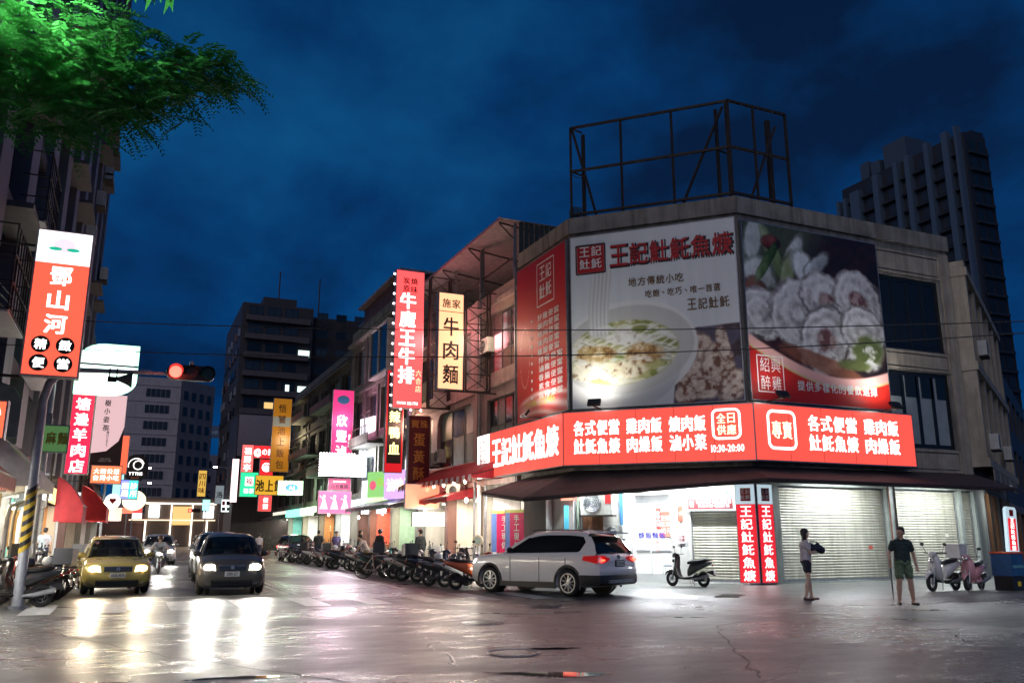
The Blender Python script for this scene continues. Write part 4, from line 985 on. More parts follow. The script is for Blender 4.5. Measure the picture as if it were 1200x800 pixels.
def suv_details(t):
    # dark cladding, rear bumper, lamps, plate
    for sg in (-1, 1): B().prismx([(-.98, .20), (.98, .20), (.98, .36), (-.98, .33)], sg * .90, sg * .935).build('sill_trim', black, t)
    b = B(); hw = [(.95, 1.80), (.90, 2.2), (.83, 2.37), (.5, 2.44), (0, 2.46)]
    rings = []
    for z, o in ((.30, -.06), (.36, 0), (.50, .005), (.56, -.01)):
        rings.append([(x * (1 - .01), y + o, z) for x, y in hw] + [(-x, y + o, z) for x, y in reversed(hw[:-1])])
    vs = [v for r in rings for v in r]; n_ = len(rings[0])
    b.add(vs, [(i * n_ + j, i * n_ + j + 1, (i + 1) * n_ + j + 1, (i + 1) * n_ + j) for i in range(3) for j in range(n_ - 1)])
    b.add([(x, y - .05, .30) for x, y in hw] + [(-x, y - .05, .3) for x, y in reversed(hw[:-1])], [tuple(range(n_))])
    b.build('rear_bumper', black, t, smooth=True)
    B().box(-.55, .55, 2.42, 2.475, .36, .44).build('diffuser', steel, t)
    rb = B(); rings = []
    for z, o in ((.56, -.01), (.62, .01), (.72, 0), (.78, -.04)):
        rings.append([(x * .985, y + o - .02, z) for x, y in hw] + [(-x * .985, y + o - .02, z) for x, y in reversed(hw[:-1])])
    vs = [v for r in rings for v in r]; rb.add(vs, [(i * n_ + j, i * n_ + j + 1, (i + 1) * n_ + j + 1, (i + 1) * n_ + j) for i in range(3) for j in range(n_ - 1)])
    rb.build('bumper_skin', whitepaint, t, smooth=True)
    # tailgate panel
    g = B(); prof = [(2.40, .60), (2.41, .78), (2.38, .92), (2.33, 1.02), (2.27, 1.09)]
    rings = [[(x, y - .035 * (abs(x) / .7) ** 2, z) for x in (-.72, -.5, 0, .5, .72)] for y, z in prof]; vs = [v for r in rings for v in r]
    g.add(vs, [(i * 5 + j, i * 5 + j + 1, (i + 1) * 5 + j + 1, (i + 1) * 5 + j) for i in range(4) for j in range(4)])
    g.build('tailgate', whitepaint, t, smooth=True)
    for sg in (-1, 1):
        poly = [(.905, 1.86, .93), (.90, 1.90, 1.03), (.80, 2.26, 1.05), (.62, 2.36, 1.04), (.42, 2.385, .98), (.44, 2.40, .93), (.70, 2.375, .86), (.84, 2.27, .85)]
        m = len(poly); A_ = [(sg * (x + .02), y + .02, z) for x, y, z in poly]; C_ = [(sg * (x - .06), y - .06, z) for x, y, z in poly]
        lamp = B().add(A_ + C_, [tuple(range(m)), tuple(range(2 * m - 1, m - 1, -1))] + [(i, (i + 1) % m, m + (i + 1) % m, m + i) for i in range(m)]).build('tail_light', redlens, t)
        B().ell((sg * .70, 2.385, .93), (.09, .02, .025)).build('bulb', redhot, lamp)
    B().box(-.70, .70, 1.98, 2.22, 1.60, 1.635).build('spoiler', whitepaint, t)
    B().box(-.20, .20, 2.40, 2.425, .765, .925).build('plate_recess', black, t); B().box(-.16, .16, 2.42, 2.435, .785, .905).build('number_plate', platem, t); text(t, 'AXK-3390', 0, .845, .06, black, w=-.045, y=2.44); B().disc((0, 2.375, 1.0), .055, 'y', .02, 16).build('badge', chrome, t)
    B().tube([(-.02, 2.30, 1.11), (.3, 2.29, 1.13)], .012, 5).build('rear_wiper', black, t)
    for sg in (-1, 1): B().tube([(sg * .61, -.05, 1.66), (sg * .61, .2, 1.70), (sg * .61, 1.5, 1.69), (sg * .61, 1.7, 1.65)], .016, 6).build('roof_rail', chrome, t)
    B().box(-.6, .6, -2.27, -2.2, .72, .84).build('grille', black, t)
    headlamp(t, [(.52, -2.24, .74), (.86, -2.08, .78), (.88, -2.0, .90), (.56, -2.22, .86)], 2.0)
    spot('headlight_beam', (0, -2.35, .7), (0, -9, 0), (1, .95, .85), 60, 70, .6, .1, t)
suv_details(suv)
# fixed so the wheels stand at the measured spots
hd = Vector((-.41, .912)).normalized()
suv.rotation_euler = (0, 0, atan2(hd.y, hd.x) + pi / 2)
rt = Vector((hd.y, -hd.x)); wl = Vector((10.62, 20.25))  # left rear wheel contact
ctr = wl + rt * .81 + hd * 1.38
suv.location = (ctr.x, ctr.y, 0)

mpvspec = dict(W=1.76, wr=.31, axles=(-1.35, 1.28), belt=.98, hb=.78, hr=.60, zroof=1.56,
    body=[(-2.10, .40, .58, .50, .58, .0), (-2.05, .26, .72, .66, .74, .02), (-1.9, .20, .86, .76, .84, .05), (-1.4, .19, .96, .83, .875, .07), (-.9, .19, 1.02, .84, .88, .04), (0, .19, 1.0, .85, .88, 0), (1.3, .19, 1.02, .84, .88, 0), (1.9, .24, 1.0, .80, .84, 0), (2.05, .34, .9, .72, .78, 0)],
    green=[(-1.15, 1.0), (-.8, 1.22), (-.4, 1.43), (0, 1.53), (.5, 1.57), (1.2, 1.55), (1.65, 1.48), (1.9, 1.22), (2.0, 1.0)],
    pillars=[[(-1.15, 1.0), (-1.02, .98), (-.20, 1.42), (-.05, 1.52), (-.2, 1.5), (-.8, 1.23)], [(1.2, 1.0), (2.0, 1.0), (1.9, 1.22), (1.65, 1.48), (1.4, 1.5), (1.45, 1.2)]],
    mirror=-.78, gaps=(-.75, .25, 1.2), handles=(.05, 1.0), hm=greypaint)
def tinted():
    m = bpy.data.materials.new('tinted_car_glass'); m.use_nodes = True; nt = m.node_tree; N = nt.nodes; L = nt.links
    b = N['Principled BSDF']; b.inputs['Base Color'].default_value = (.01, .012, .012, 1); b.inputs['Roughness'].default_value = .04; b.inputs['Specular IOR Level'].default_value = .5
    tr = N.new('ShaderNodeBsdfTransparent'); tr.inputs[0].default_value = (.5, .52, .5, 1); mx = N.new('ShaderNodeMixShader'); mx.inputs[0].default_value = .52
    L.new(b.outputs[0], mx.inputs[1]); L.new(tr.outputs[0], mx.inputs[2]); L.new(mx.outputs[0], N['Material Output'].inputs['Surface']); return m
mpvspec['glass'] = tinted()
mpv = make_car('minivan', 'dark grey minivan with bright headlights driving towards the camera', 'car', greypaint, mpvspec)
def front_details(t, sp, grille, lampz=.70, es=40, plate='2305-Z7', yf=-2.08, beams=160, lampcol=(255, 248, 225), hwl=.8, paintm=None):
    headlamp(t, [(hwl * .52, yf + .0, lampz - .06), (hwl * .90, yf + .14, lampz - .02), (hwl * .985, yf + .38, lampz + .12), (hwl * .80, yf + .22, lampz + .14), (hwl * .56, yf + .06, lampz + .09)], 2.2 if es > 5 else .5, depth=.05)
    for sg in (-1, 1):
        hl = B().ell((sg * hwl * .76, yf + .01, lampz + .03), (.115, .035, .075)).build('headlight_flare_bulb', E('bulb%d_%d' % (es, lampcol[2]), lampcol, es), t)  # bulb drawn oversized, its glowing shape stands in for the lens flare
        spot('headlight_beam', (sg * hwl * .76, yf - .12, lampz + .03), (sg * hwl * .76, yf - 7, .05), tuple(c / 255 for c in lampcol), beams, 75, .7, .06, t)
    g_ = B().box(-.34, .34, yf - .03, yf + .06, lampz - .05, lampz + .07).build('grille', grille, t)
    for k in range(3): B().box(-.33, .33, yf - .04, yf - .031, lampz - .035 + k * .04, lampz - .025 + k * .04).build('grille_bar', chrome, g_)
    B().box(-.36, .36, yf - .035, yf + .03, lampz + .07, lampz + .085).build('grille_trim', chrome, t)
    B().tube([(-.62, yf + .75, lampz + .325), (-.40, yf + .35, lampz + .24), (-.36, yf + .1, lampz + .13)], .006, 4).tube([(.62, yf + .75, lampz + .325), (.40, yf + .35, lampz + .24), (.36, yf + .1, lampz + .13)], .006, 4).build('bonnet_gap', black, t)
    B().box(-hwl * .9, hwl * .9, yf + .0, yf + .03, lampz - .075, lampz - .068).build('bumper_gap', black, t)
    b = B()
    for k in range(3): b.box(-.5, .5, yf - .04, yf - .02, .27 + k * .055, .285 + k * .055)
    b.box(-.52, .52, yf - .01, yf + .08, .25, .42); b.build('lower_grille', black, t)
    B().disc((0, yf - .035, lampz + .02), .055, 'y', .012, 18).build('badge', chrome, t)
    B().box(-.19, .19, yf - .06, yf - .04, lampz - .21, lampz - .08).build('number_plate', platem, t); text(t, plate, 0, lampz - .145, .075, black, w=.052, y=yf - .064, gap=.12)
    B().box(-hwl * .95, hwl * .95, yf + .0, yf + .06, .20, .225).build('bumper_lip', black, t)
    for sg in (-1, 1):
        B().disc((sg * .6, yf + .05, .34), .055, 'y', .03, 14).build('fog_lamp', chrome, t)
    B().tube([(-.5, -1.08, 1.03), (.05, -.98, 1.07)], .012, 5).build('wiper', black, t); B().tube([(.0, -1.1, 1.04), (.55, -1.0, 1.06)], .012, 5).build('wiper', black, t)
front_details(mpv, mpvspec, black)
def cabin(t, light=False):
    b = B().box(-.68, .68, -.75, -.45, .86, 1.0); b.build('dashboard', black, t)
    for x in (-.36, .36):
        b = B().loft([[(x - .24, .25, .6), (x + .24, .25, .6), (x + .24, .38, .6), (x - .24, .38, .6)], [(x - .22, .36, 1.16), (x + .22, .36, 1.16), (x + .22, .46, 1.16), (x - .22, .46, 1.16)]]); b.ell((x, .4, 1.27), (.12, .06, .09), 10, 7); b.build('seat', M('grey_seat', (.10, .10, .10), .7), t)
    B().torus((.36, -.30, .98), .17, .016, 'y', 16, 5).build('steering_wheel', black, t)
    B().box(-.09, .09, -.42, -.40, 1.30, 1.36).build('rear_view_mirror', black, t)
mpv.location = (2.72, 26.35, 0); mpv.rotation_euler = (0, 0, radians(-3))
taxispec = dict(mpvspec); taxispec.update(W=1.72, belt=.94, zroof=1.49, hb=.76, hr=.58, mirm=yellowpaint2, hm=black,
    body=[(-2.12, .40, .56, .52, .60, .0), (-2.07, .26, .70, .66, .76, .02), (-1.9, .20, .82, .74, .83, .04), (-1.4, .19, .90, .80, .855, .05), (-.9, .19, .96, .82, .86, .03), (0, .19, .95, .83, .86, 0), (1.3, .19, .97, .82, .86, 0), (1.9, .24, .96, .78, .83, 0), (2.15, .34, .88, .70, .77, 0)],
    green=[(-1.05, .94), (-.7, 1.16), (-.3, 1.37), (.1, 1.47), (.5, 1.50), (1.1, 1.47), (1.5, 1.36), (1.8, 1.14), (1.98, .96)],
    pillars=[[(-1.05, .94), (-.92, .93), (-.12, 1.36), (.05, 1.46), (-.1, 1.43), (-.7, 1.17)], [(1.25, .95), (1.98, .95), (1.8, 1.14), (1.5, 1.36), (1.3, 1.42)]])
taxi = make_car('taxi', 'dull yellow taxi with its headlights on stopped at the left kerb beside scooters', 'taxi', yellowpaint2, taxispec)
cabin(mpv); cabin(taxi)
front_details(taxi, taxispec, black, lampz=.66, es=26, plate='AKB-9576', yf=-2.10, beams=90, lampcol=(255, 214, 150), hwl=.79)
B().disc((0, -2.09, .34), .3, 'y', .01, 4).build('lower_trim', black, taxi) if False else None
taxi.location = (-.32, 27.7, 0); taxi.rotation_euler = (0, 0, radians(4))
def far_car(name, label, paint, loc, rz=0, front=True, cat='car', sp=mpvspec, es=14, beams=25):
    s = dict(sp); s['hm'] = paint; s['mirm'] = paint
    t = make_car(name, label, cat, paint, s)
    if front: front_details(t, s, black, es=es, beams=beams, plate='7385-F2')
    else:
        for sg in (-1, 1): B().box(sg * .70 - .1, sg * .70 + .1, 1.98, 2.06, .72, .92).build('tail_light', redhot, t)
        B().box(-.2, .2, 2.03, 2.06, .5, .62).build('number_plate', platem, t)
        point('brake_glow', (0, 2.5, .8), (1, .08, .05), 30, .3, t)
    t.location = loc; t.rotation_euler = (0, 0, rz); return t
far_car('car', 'silver car half hidden behind the dark grey minivan', silverpaint, (3.05, 33.5, 0), radians(-2), sp=suvspec, es=1, beams=0.1)
far_car('car', 'silver car with headlights on behind the scooter rider', silverpaint, (1.55, 52, 0), es=22, beams=60)
far_car('car', 'dark car with glowing brake lights far down the street', darkpaint, (6.3, 84, 0), pi * 0, front=False)
far_car('car', 'red lit car queueing beyond the junction', P((90, 20, 20), .3), (7.6, 96, 0), 0, front=False)
far_car('car', 'dark hatchback parked behind the row of scooters on the right', darkpaint, (9.7, 55, 0), radians(4), front=False)
bpy.data.objects['car.004'].children
far_car('car', 'white car with pale lights farthest down the street', whitepaint, (3.2, 88, 0), es=18, beams=30)

# ================================================================ SCOOTERS
def make_scooter(name, label, pm, retro=False, big=False, helmet=None, detail=True, seatm=None, box=False):
    t = thing(name, label, 'scooter')
    r = .235
    for y, nm in ((-.62, 'front_wheel'), (.60, 'rear_wheel')):
        w = B().torus((0, y, r), r - .05, .055, 'x', 20, 8).build(nm, rubber, t, smooth=True)
        b = B().torus((0, y, r), r - .10, .014, 'x', 20, 5); b.disc((0, y, r), .05, 'x', .05, 10)
        for k in range(5): a = 2 * pi * k / 5; b.tube([(0, y, r), (0, y + (r - .1) * cos(a), r + (r - .1) * sin(a))], .014, 5)
        b.build('rim', steel, w)
    # rear body: loft along y
    def ringY(y, zc, hw, hh, n=12, e=.75):
        out = []
        for j in range(n):
            a = 2 * pi * j / n; cx = cos(a); cz = sin(a)
            out.append((hw * abs(cx) ** e * (1 if cx > 0 else -1), y, zc + hh * abs(cz) ** e * (1 if cz > 0 else -1)))
        return out
    lift = .0 if not retro else -.03
    B().loft([ringY(.02, .44, .10, .12), ringY(.12, .52, .14, .18), ringY(.30, .59 + lift, .155, .16), ringY(.50, .65 + lift, .15, .12), ringY(.72, .70 + lift, .12, .085), ringY(.88, .74 + lift, .08, .05), ringY(.96, .76 + lift, .04, .02)]).build('rear_body', pm, t, smooth=True, angle=50)
    B().loft([ringY(.03, .74, .09, .05), ringY(.2, .77, .13, .06), ringY(.5, .79, .13, .055), ringY(.72, .84, .11, .05), ringY(.82, .83, .05, .03)]).build('seat', seatm or black, t, smooth=True, angle=50)
    B().loft([ringY(-.42, .27, .12, .035), ringY(-.1, .25, .15, .04), ringY(.2, .27, .15, .05), ringY(.35, .33, .12, .08)]).build('footboard', black if not retro else pm, t, smooth=True)
    # leg shield with curve
    rings = []
    for y, z, hw in ((-.30, .24, .14), (-.42, .38, .19), (-.47, .58, .20), (-.44, .78, .17), (-.42, .92, .12), (-.44, .98, .06)):
        rings.append([(hw * q, y + .07 * abs(q) ** 2 - o, z) for o, qs in ((0.05, (-1, -.5, 0, .5, 1)), (-.02, (1, .5, 0, -.5, -1))) for q in qs])
    B().loft(rings).build('leg_shield', pm, t, smooth=True, angle=60)
    B().loft([ringY(-.88, .36, .03, .03), ringY(-.80, .46, .075, .04), ringY(-.62, .50, .08, .04), ringY(-.45, .44, .06, .05)]).build('front_mudguard', pm, t, smooth=True)
    B().tube([(.07, -.62, r), (.06, -.50, .62)], .022, 6).tube([(-.07, -.62, r), (-.06, -.50, .62)], .022, 6).tube([(0, -.47, .55), (0, -.40, 1.0)], .03, 6).build('fork', steel, t)
    B().loft([ringY(-.56, .95, .05, .06), ringY(-.48, .98, .11, .08), ringY(-.36, .99, .10, .06), ringY(-.30, .99, .04, .03)]).build('handlebar_cowl', pm, t, smooth=True)
    B().ell((0, -.555, .95 if retro else .80), (.075, .04, .06)).build('headlight', chrome, t, smooth=True)
    B().tube([(-.34, -.28, 1.01), (-.15, -.38, 1.0), (.15, -.38, 1.0), (.34, -.28, 1.01)], .016, 6).build('handlebar', black, t)
    for sg in (-1, 1):
        b = B().tube([(sg * .24, -.34, 1.0), (sg * .32, -.36, 1.20)], .007, 5); b.ell((sg * .34, -.35, 1.24), (.065, .018, .045), 10, 6); b.build('mirror', black, t)
    B().ell((0, .97, .68 + lift), (.07, .03, .035)).build('tail_light', M('red_lens_off', (.25, .01, .01), .25, var=0), t)
    B().prismx([(.72, .46), (.98, .52), (1.06, .36), (1.03, .35)], -.05, .05).build('rear_mudguard', black, t)
    B().box(-.085, .085, 1.035, 1.045, .40, .52).build('number_plate', platem, t)
    B().tube([(.12, .15, .24), (.15, .45, .26), (.16, .88, .36)], [.025, .05, .06], 8).build('exhaust', steel, t, smooth=True)
    B().box(-.11, .10, .25, .66, .18, .36).build('engine', black, t)
    b = B().tube([(-.1, .12, .2), (-.16, .20, .0)], .012, 5); b.tube([(.1, .12, .2), (.16, .20, .0)], .012, 5); b.build('stand', steel, t)
    B().tube([(-.11, .78, .80), (-.10, .95, .84), (.10, .95, .84), (.11, .78, .80)], .012, 6).build('grab_rail', chrome, t)
    if helmet:
        B().ell((0, .3, .93), (.12, .14, .12), 12, 8).build('helmet', helmet, t, smooth=True)
    if box:
        B().box(-.21, .21, .62, 1.05, .86, 1.24).build('top_box', box, t)
    return t
sc_cols = [('dark_navy', (.02, .03, .06)), ('charcoal', (.035, .035, .035)), ('pearl_white', (.55, .54, .52)), ('dark_red', (.22, .02, .02)), ('silver', (.3, .31, .32)), ('orange', (.60, .13, .05)), ('teal', (.03, .20, .20)), ('pink', (.55, .25, .27))]
scm = {n_: M('scooter_' + n_, c, .28, var=.05, coat=.5) for n_, c in sc_cols}
base = make_scooter('scooter', 'x', scm['charcoal'])
GRS = 'scooters parked side by side on the right of the street'; GLS = 'scooters parked along the left kerb'
names = {'dark_navy': 'dark navy', 'charcoal': 'charcoal', 'pearl_white': 'pearl white', 'dark_red': 'dark red', 'silver': 'silver', 'orange': 'orange', 'teal': 'teal', 'pink': 'pink'}
ordn = ['nearest', 'second', 'third', 'fourth', 'fifth', 'sixth', 'seventh', 'eighth', 'ninth', 'tenth', 'eleventh', 'twelfth', 'thirteenth', 'fourteenth', 'fifteenth', 'sixteenth', 'seventeenth', 'eighteenth', 'nineteenth', 'twentieth', 'twenty-first', 'twenty-second', 'twenty-third', 'twenty-fourth', 'twenty-fifth', 'twenty-sixth', 'twenty-seventh', 'twenty-eighth', 'twenty-ninth', 'thirtieth', 'thirty-first', 'thirty-second', 'thirty-third', 'thirty-fourth', 'thirty-fifth', 'thirty-sixth']
protoB = make_scooter('scooter', 'p', scm['charcoal'], retro=True, helmet=M('white_helmet', (.6, .6, .6), .2, coat=.5))
protoC = make_scooter('scooter', 'p', scm['charcoal'], box=M('black_top_box', (.03, .03, .035), .4))
protoD = make_scooter('scooter', 'p', scm['charcoal'], helmet=M('black_open_helmet', (.02, .02, .025), .2, coat=.6), seatm=M('brown_seat', (.10, .05, .03), .5))
kinds = {'a': (base, ''), 'b': (protoB, ' retro'), 'c': (protoC, ' top boxed'), 'd': (protoD, ' brown seated')}
seq = [('orange', 'a'), ('silver', 'd'), ('charcoal', 'b'), ('silver', 'a'), ('dark_navy', 'c'), ('charcoal', 'a'), ('dark_red', 'd'), ('pearl_white', 'b'), ('dark_navy', 'a'), ('silver', 'c'), ('charcoal', 'd'), ('teal', 'b'), ('charcoal', 'a'), ('dark_red', 'a'), ('pearl_white', 'd'), ('charcoal', 'b'), ('dark_navy', 'd'), ('charcoal', 'c'), ('pink', 'b'), ('silver', 'a'), ('charcoal', 'b'), ('dark_red', 'd'), ('charcoal', 'a'), ('pearl_white', 'c'), ('charcoal', 'a'), ('dark_navy', 'b'), ('silver', 'd'), ('charcoal', 'a'), ('charcoal', 'b'), ('dark_red', 'a')]
y = 24.35
for i, (cn_, kd) in enumerate(seq):
    pr, kn = kinds[kd]
    x = 9.55 + .007 * (y - 24) + rnd.uniform(-.25, .2)
    rz = radians(90) + radians(rnd.choice((-14, -6, -22, 4, 16, -34)) + rnd.uniform(-6, 6))
    lb = '%s %s%s scooter in the right hand row, counted from the white car' % (ordn[i], names[cn_], kn)
    o = dup(pr, (x, y, .0), rz, lb, GRS, swap={'scooter_charcoal': scm[cn_]})
    o.rotation_euler = (0, radians(rnd.uniform(3, 9)), rz); s_ = rnd.uniform(.93, 1.06); o.scale = (s_, s_, s_)
    y += rnd.uniform(.7, 1.25) if i < 12 else rnd.uniform(.8, 1.5)
y = 22.1
seqL = [('charcoal', 'a'), ('silver', 'd'), ('charcoal', 'c'), ('dark_red', 'b'), ('charcoal', 'd'), ('teal', 'a'), ('silver', 'b'), ('charcoal', 'a'), ('dark_navy', 'd'), ('charcoal', 'b'), ('pearl_white', 'a'), ('charcoal', 'c')]
for i, (cn_, kd) in enumerate(seqL):
    pr, kn = kinds[kd]; rz = radians(-90 + rnd.uniform(-16, 16) - 8)
    o = dup(pr, (-2.2 + rnd.uniform(-.25, .15), y, .0), rz, '%s %s%s scooter along the left kerb counted from the striped pole' % (ordn[i], names[cn_], kn), GLS, swap={'scooter_charcoal': scm[cn_]})
    o.rotation_euler = (0, radians(-5), rz)
    y += rnd.uniform(.7, 1.05) if i < 6 else rnd.uniform(.9, 1.8)
for i, (x, y, c_) in enumerate(((-3.3, 20.4, 'silver'), (-3.55, 21.9, 'dark_red'))):
    o = dup(protoB if i else protoD, (x, y, .11), radians(-105 + i * 6), '%s scooter on the left pavement behind the striped pole' % names[c_], GLS, swap={'scooter_charcoal': scm[c_]})
protoB.location = (-3.5, 24.2, .11); protoB.rotation_euler = (0, 0, radians(-80)); protoB['label'] = 'charcoal retro scooter with a white helmet on the left pavement'
protoC.location = (-3.3, 25.6, .11); protoC.rotation_euler = (0, 0, radians(-95)); protoC['label'] = 'charcoal scooter with a black top box on the left pavement'
protoD.location = (11.4, 30.2, .08); protoD.rotation_euler = (0, 0, radians(150)); protoD['label'] = 'charcoal scooter standing on the right pavement behind the kerb row'
# reuse the prototype itself: black retro scooter before the white shutter
base.location = OP('B', 4.35, 1.9, .075); base.rotation_euler = (0, 0, radians(45 + 25)); base['label'] = 'black scooter standing alone on the apron in front of the white shutter'
dirB = Vector((-.707, .707))
base.rotation_euler = (0, 0, radians(214)); base.scale = (.9, .8, .92); base.location.x -= .25; base.location.y += .1
wsc = make_scooter('scooter', 'white scooter with a big white top box parked by the man', scm['pearl_white'], box=M('white_box', (.6, .6, .58), .35), detail=True)
wsc.location = (20.55, 17.15, .075); wsc.rotation_euler = (0, 0, radians(-84)); wsc.scale = (1.0, .85, 1.0)
psc = make_scooter('scooter', 'pink retro scooter parked behind the white one beside the blue crate', scm['pink'], retro=True)
psc.location = (21.55, 17.0, .075); psc.rotation_euler = (0, 0, radians(-72)); psc.scale = (.95, .8, .9)
# bicycle among the scooters
def bicycle(label, loc, rz, m):
    t = thing('bicycle', label, 'bicycle', loc, rz)
    for y, nm in ((-.52, 'wheel'), (.52, 'wheel')):
        w = B().torus((0, y, .33), .32, .013, 'x', 28, 5).build(nm, rubber, t)
        b = B()
        for k in range(12): a = pi * k / 6; b.tube([(0, y, .33), (0, y + .31 * cos(a), .33 + .31 * sin(a))], .003, 3)
        b.torus((0, y, .33), .303, .008, 'x', 28, 4); b.build('spokes', chrome, w)
    b = B(); 
    for p, q in (((0, -.40, .78), (0, .12, .28)), ((0, -.40, .85), (0, .2, .80)), ((0, .12, .28), (0, .22, .86)), ((0, .12, .28), (0, .52, .33)), ((0, .2, .78), (0, .52, .33)), ((0, -.38, .92), (0, -.52, .33))): b.tube([p, q], .017, 6)
    b.build('frame', m, t)
    B().ell((0, .24, .9), (.07, .13, .035)).build('saddle', black, t); B().tube([(-.26, -.28, .98), (0, -.38, 1.0), (.26, -.28, .98)], .012, 6).build('handlebar', chrome, t)
    B().tube([(-.12, .12, .28), (.12, .12, .28)], .012, 5).disc((0.03, .12, .28), .08, 'x', .008, 16).build('crank', steel, t)
    return t
bicycle('bicycle with pale tyres leaning among the scooters beside the bending man', (8.55, 31.6, 0), radians(80), M('pale_frame', (.5, .4, .35), .4))
# crates at the right end
t = thing('crate_stack', 'blue crate with an orange rim on a dark bin beside the pink scooter', 'crate', (22.45, 16.6, .075), radians(10))
B().box(-.32, .32, -.25, .25, 0, .38).build('bin', black, t); B().box(-.34, .34, -.27, .27, .39, 1.0).build('crate', M('blue_crate', (.02, .09, .22), .5, var=.3), t); B().box(-.36, .36, -.29, .29, .985, 1.03).build('rim', P((230, 90, 50)), t)
B().box(-.08, .08, -.262, -.252, .12, .24).build('yellow_tag', P((220, 190, 40)), t); B().box(-.28, .28, -.285, -.271, .6, .68).build('pale_band', P((90, 150, 160)), t)
# ================================================================ PEOPLE
def caps(b, p, q, r0, r1, n=12, flat=1.0):
    """closed tapered capsule"""
    p = Vector(p); q = Vector(q); d = q - p; L_ = max(d.length, 1e-4); d = d / L_
    pts = []; rr = []
    for k in range(4): a = -pi / 2 + (k + .35) * pi / 8; pts.append(p + d * (r0 * sin(a))); rr.append(r0 * cos(a))
    for f in (0, .33, .66, 1): pts.append(p + d * L_ * f); rr.append(r0 + (r1 - r0) * f)
    for k in range(1, 5): a = (k - .35) * pi / 8; pts.append(q + d * (r1 * sin(a))); rr.append(r1 * cos(a))
    b.tube(pts, rr, n); return b
def fuse(b, name, mat, parent, vox=.012, smooth=4, clip=None, fold=0):
    me = b.mesh(name, mat); o = bpy.data.objects.new(name, me); COL.objects.link(o); o.parent = parent
    m = o.modifiers.new('r', 'REMESH'); m.mode = 'VOXEL'; m.voxel_size = vox; m.use_smooth_shade = True
    if smooth: s_ = o.modifiers.new('s', 'SMOOTH'); s_.factor = .5; s_.iterations = smooth
    if fold:
        tx = bpy.data.textures.get('folds') or bpy.data.textures.new('folds', 'CLOUDS'); tx.noise_scale = .09; tx.noise_depth = 2
        d_ = o.modifiers.new('d', 'DISPLACE'); d_.texture = tx; d_.strength = fold; d_.mid_level = .5
    me2 = bpy.data.meshes.new_from_object(o.evaluated_get(bpy.context.evaluated_depsgraph_get())); o.modifiers.clear(); o.data = me2
    if not me2.materials: me2.materials.append(mat)
    me2.shade_smooth(); return o
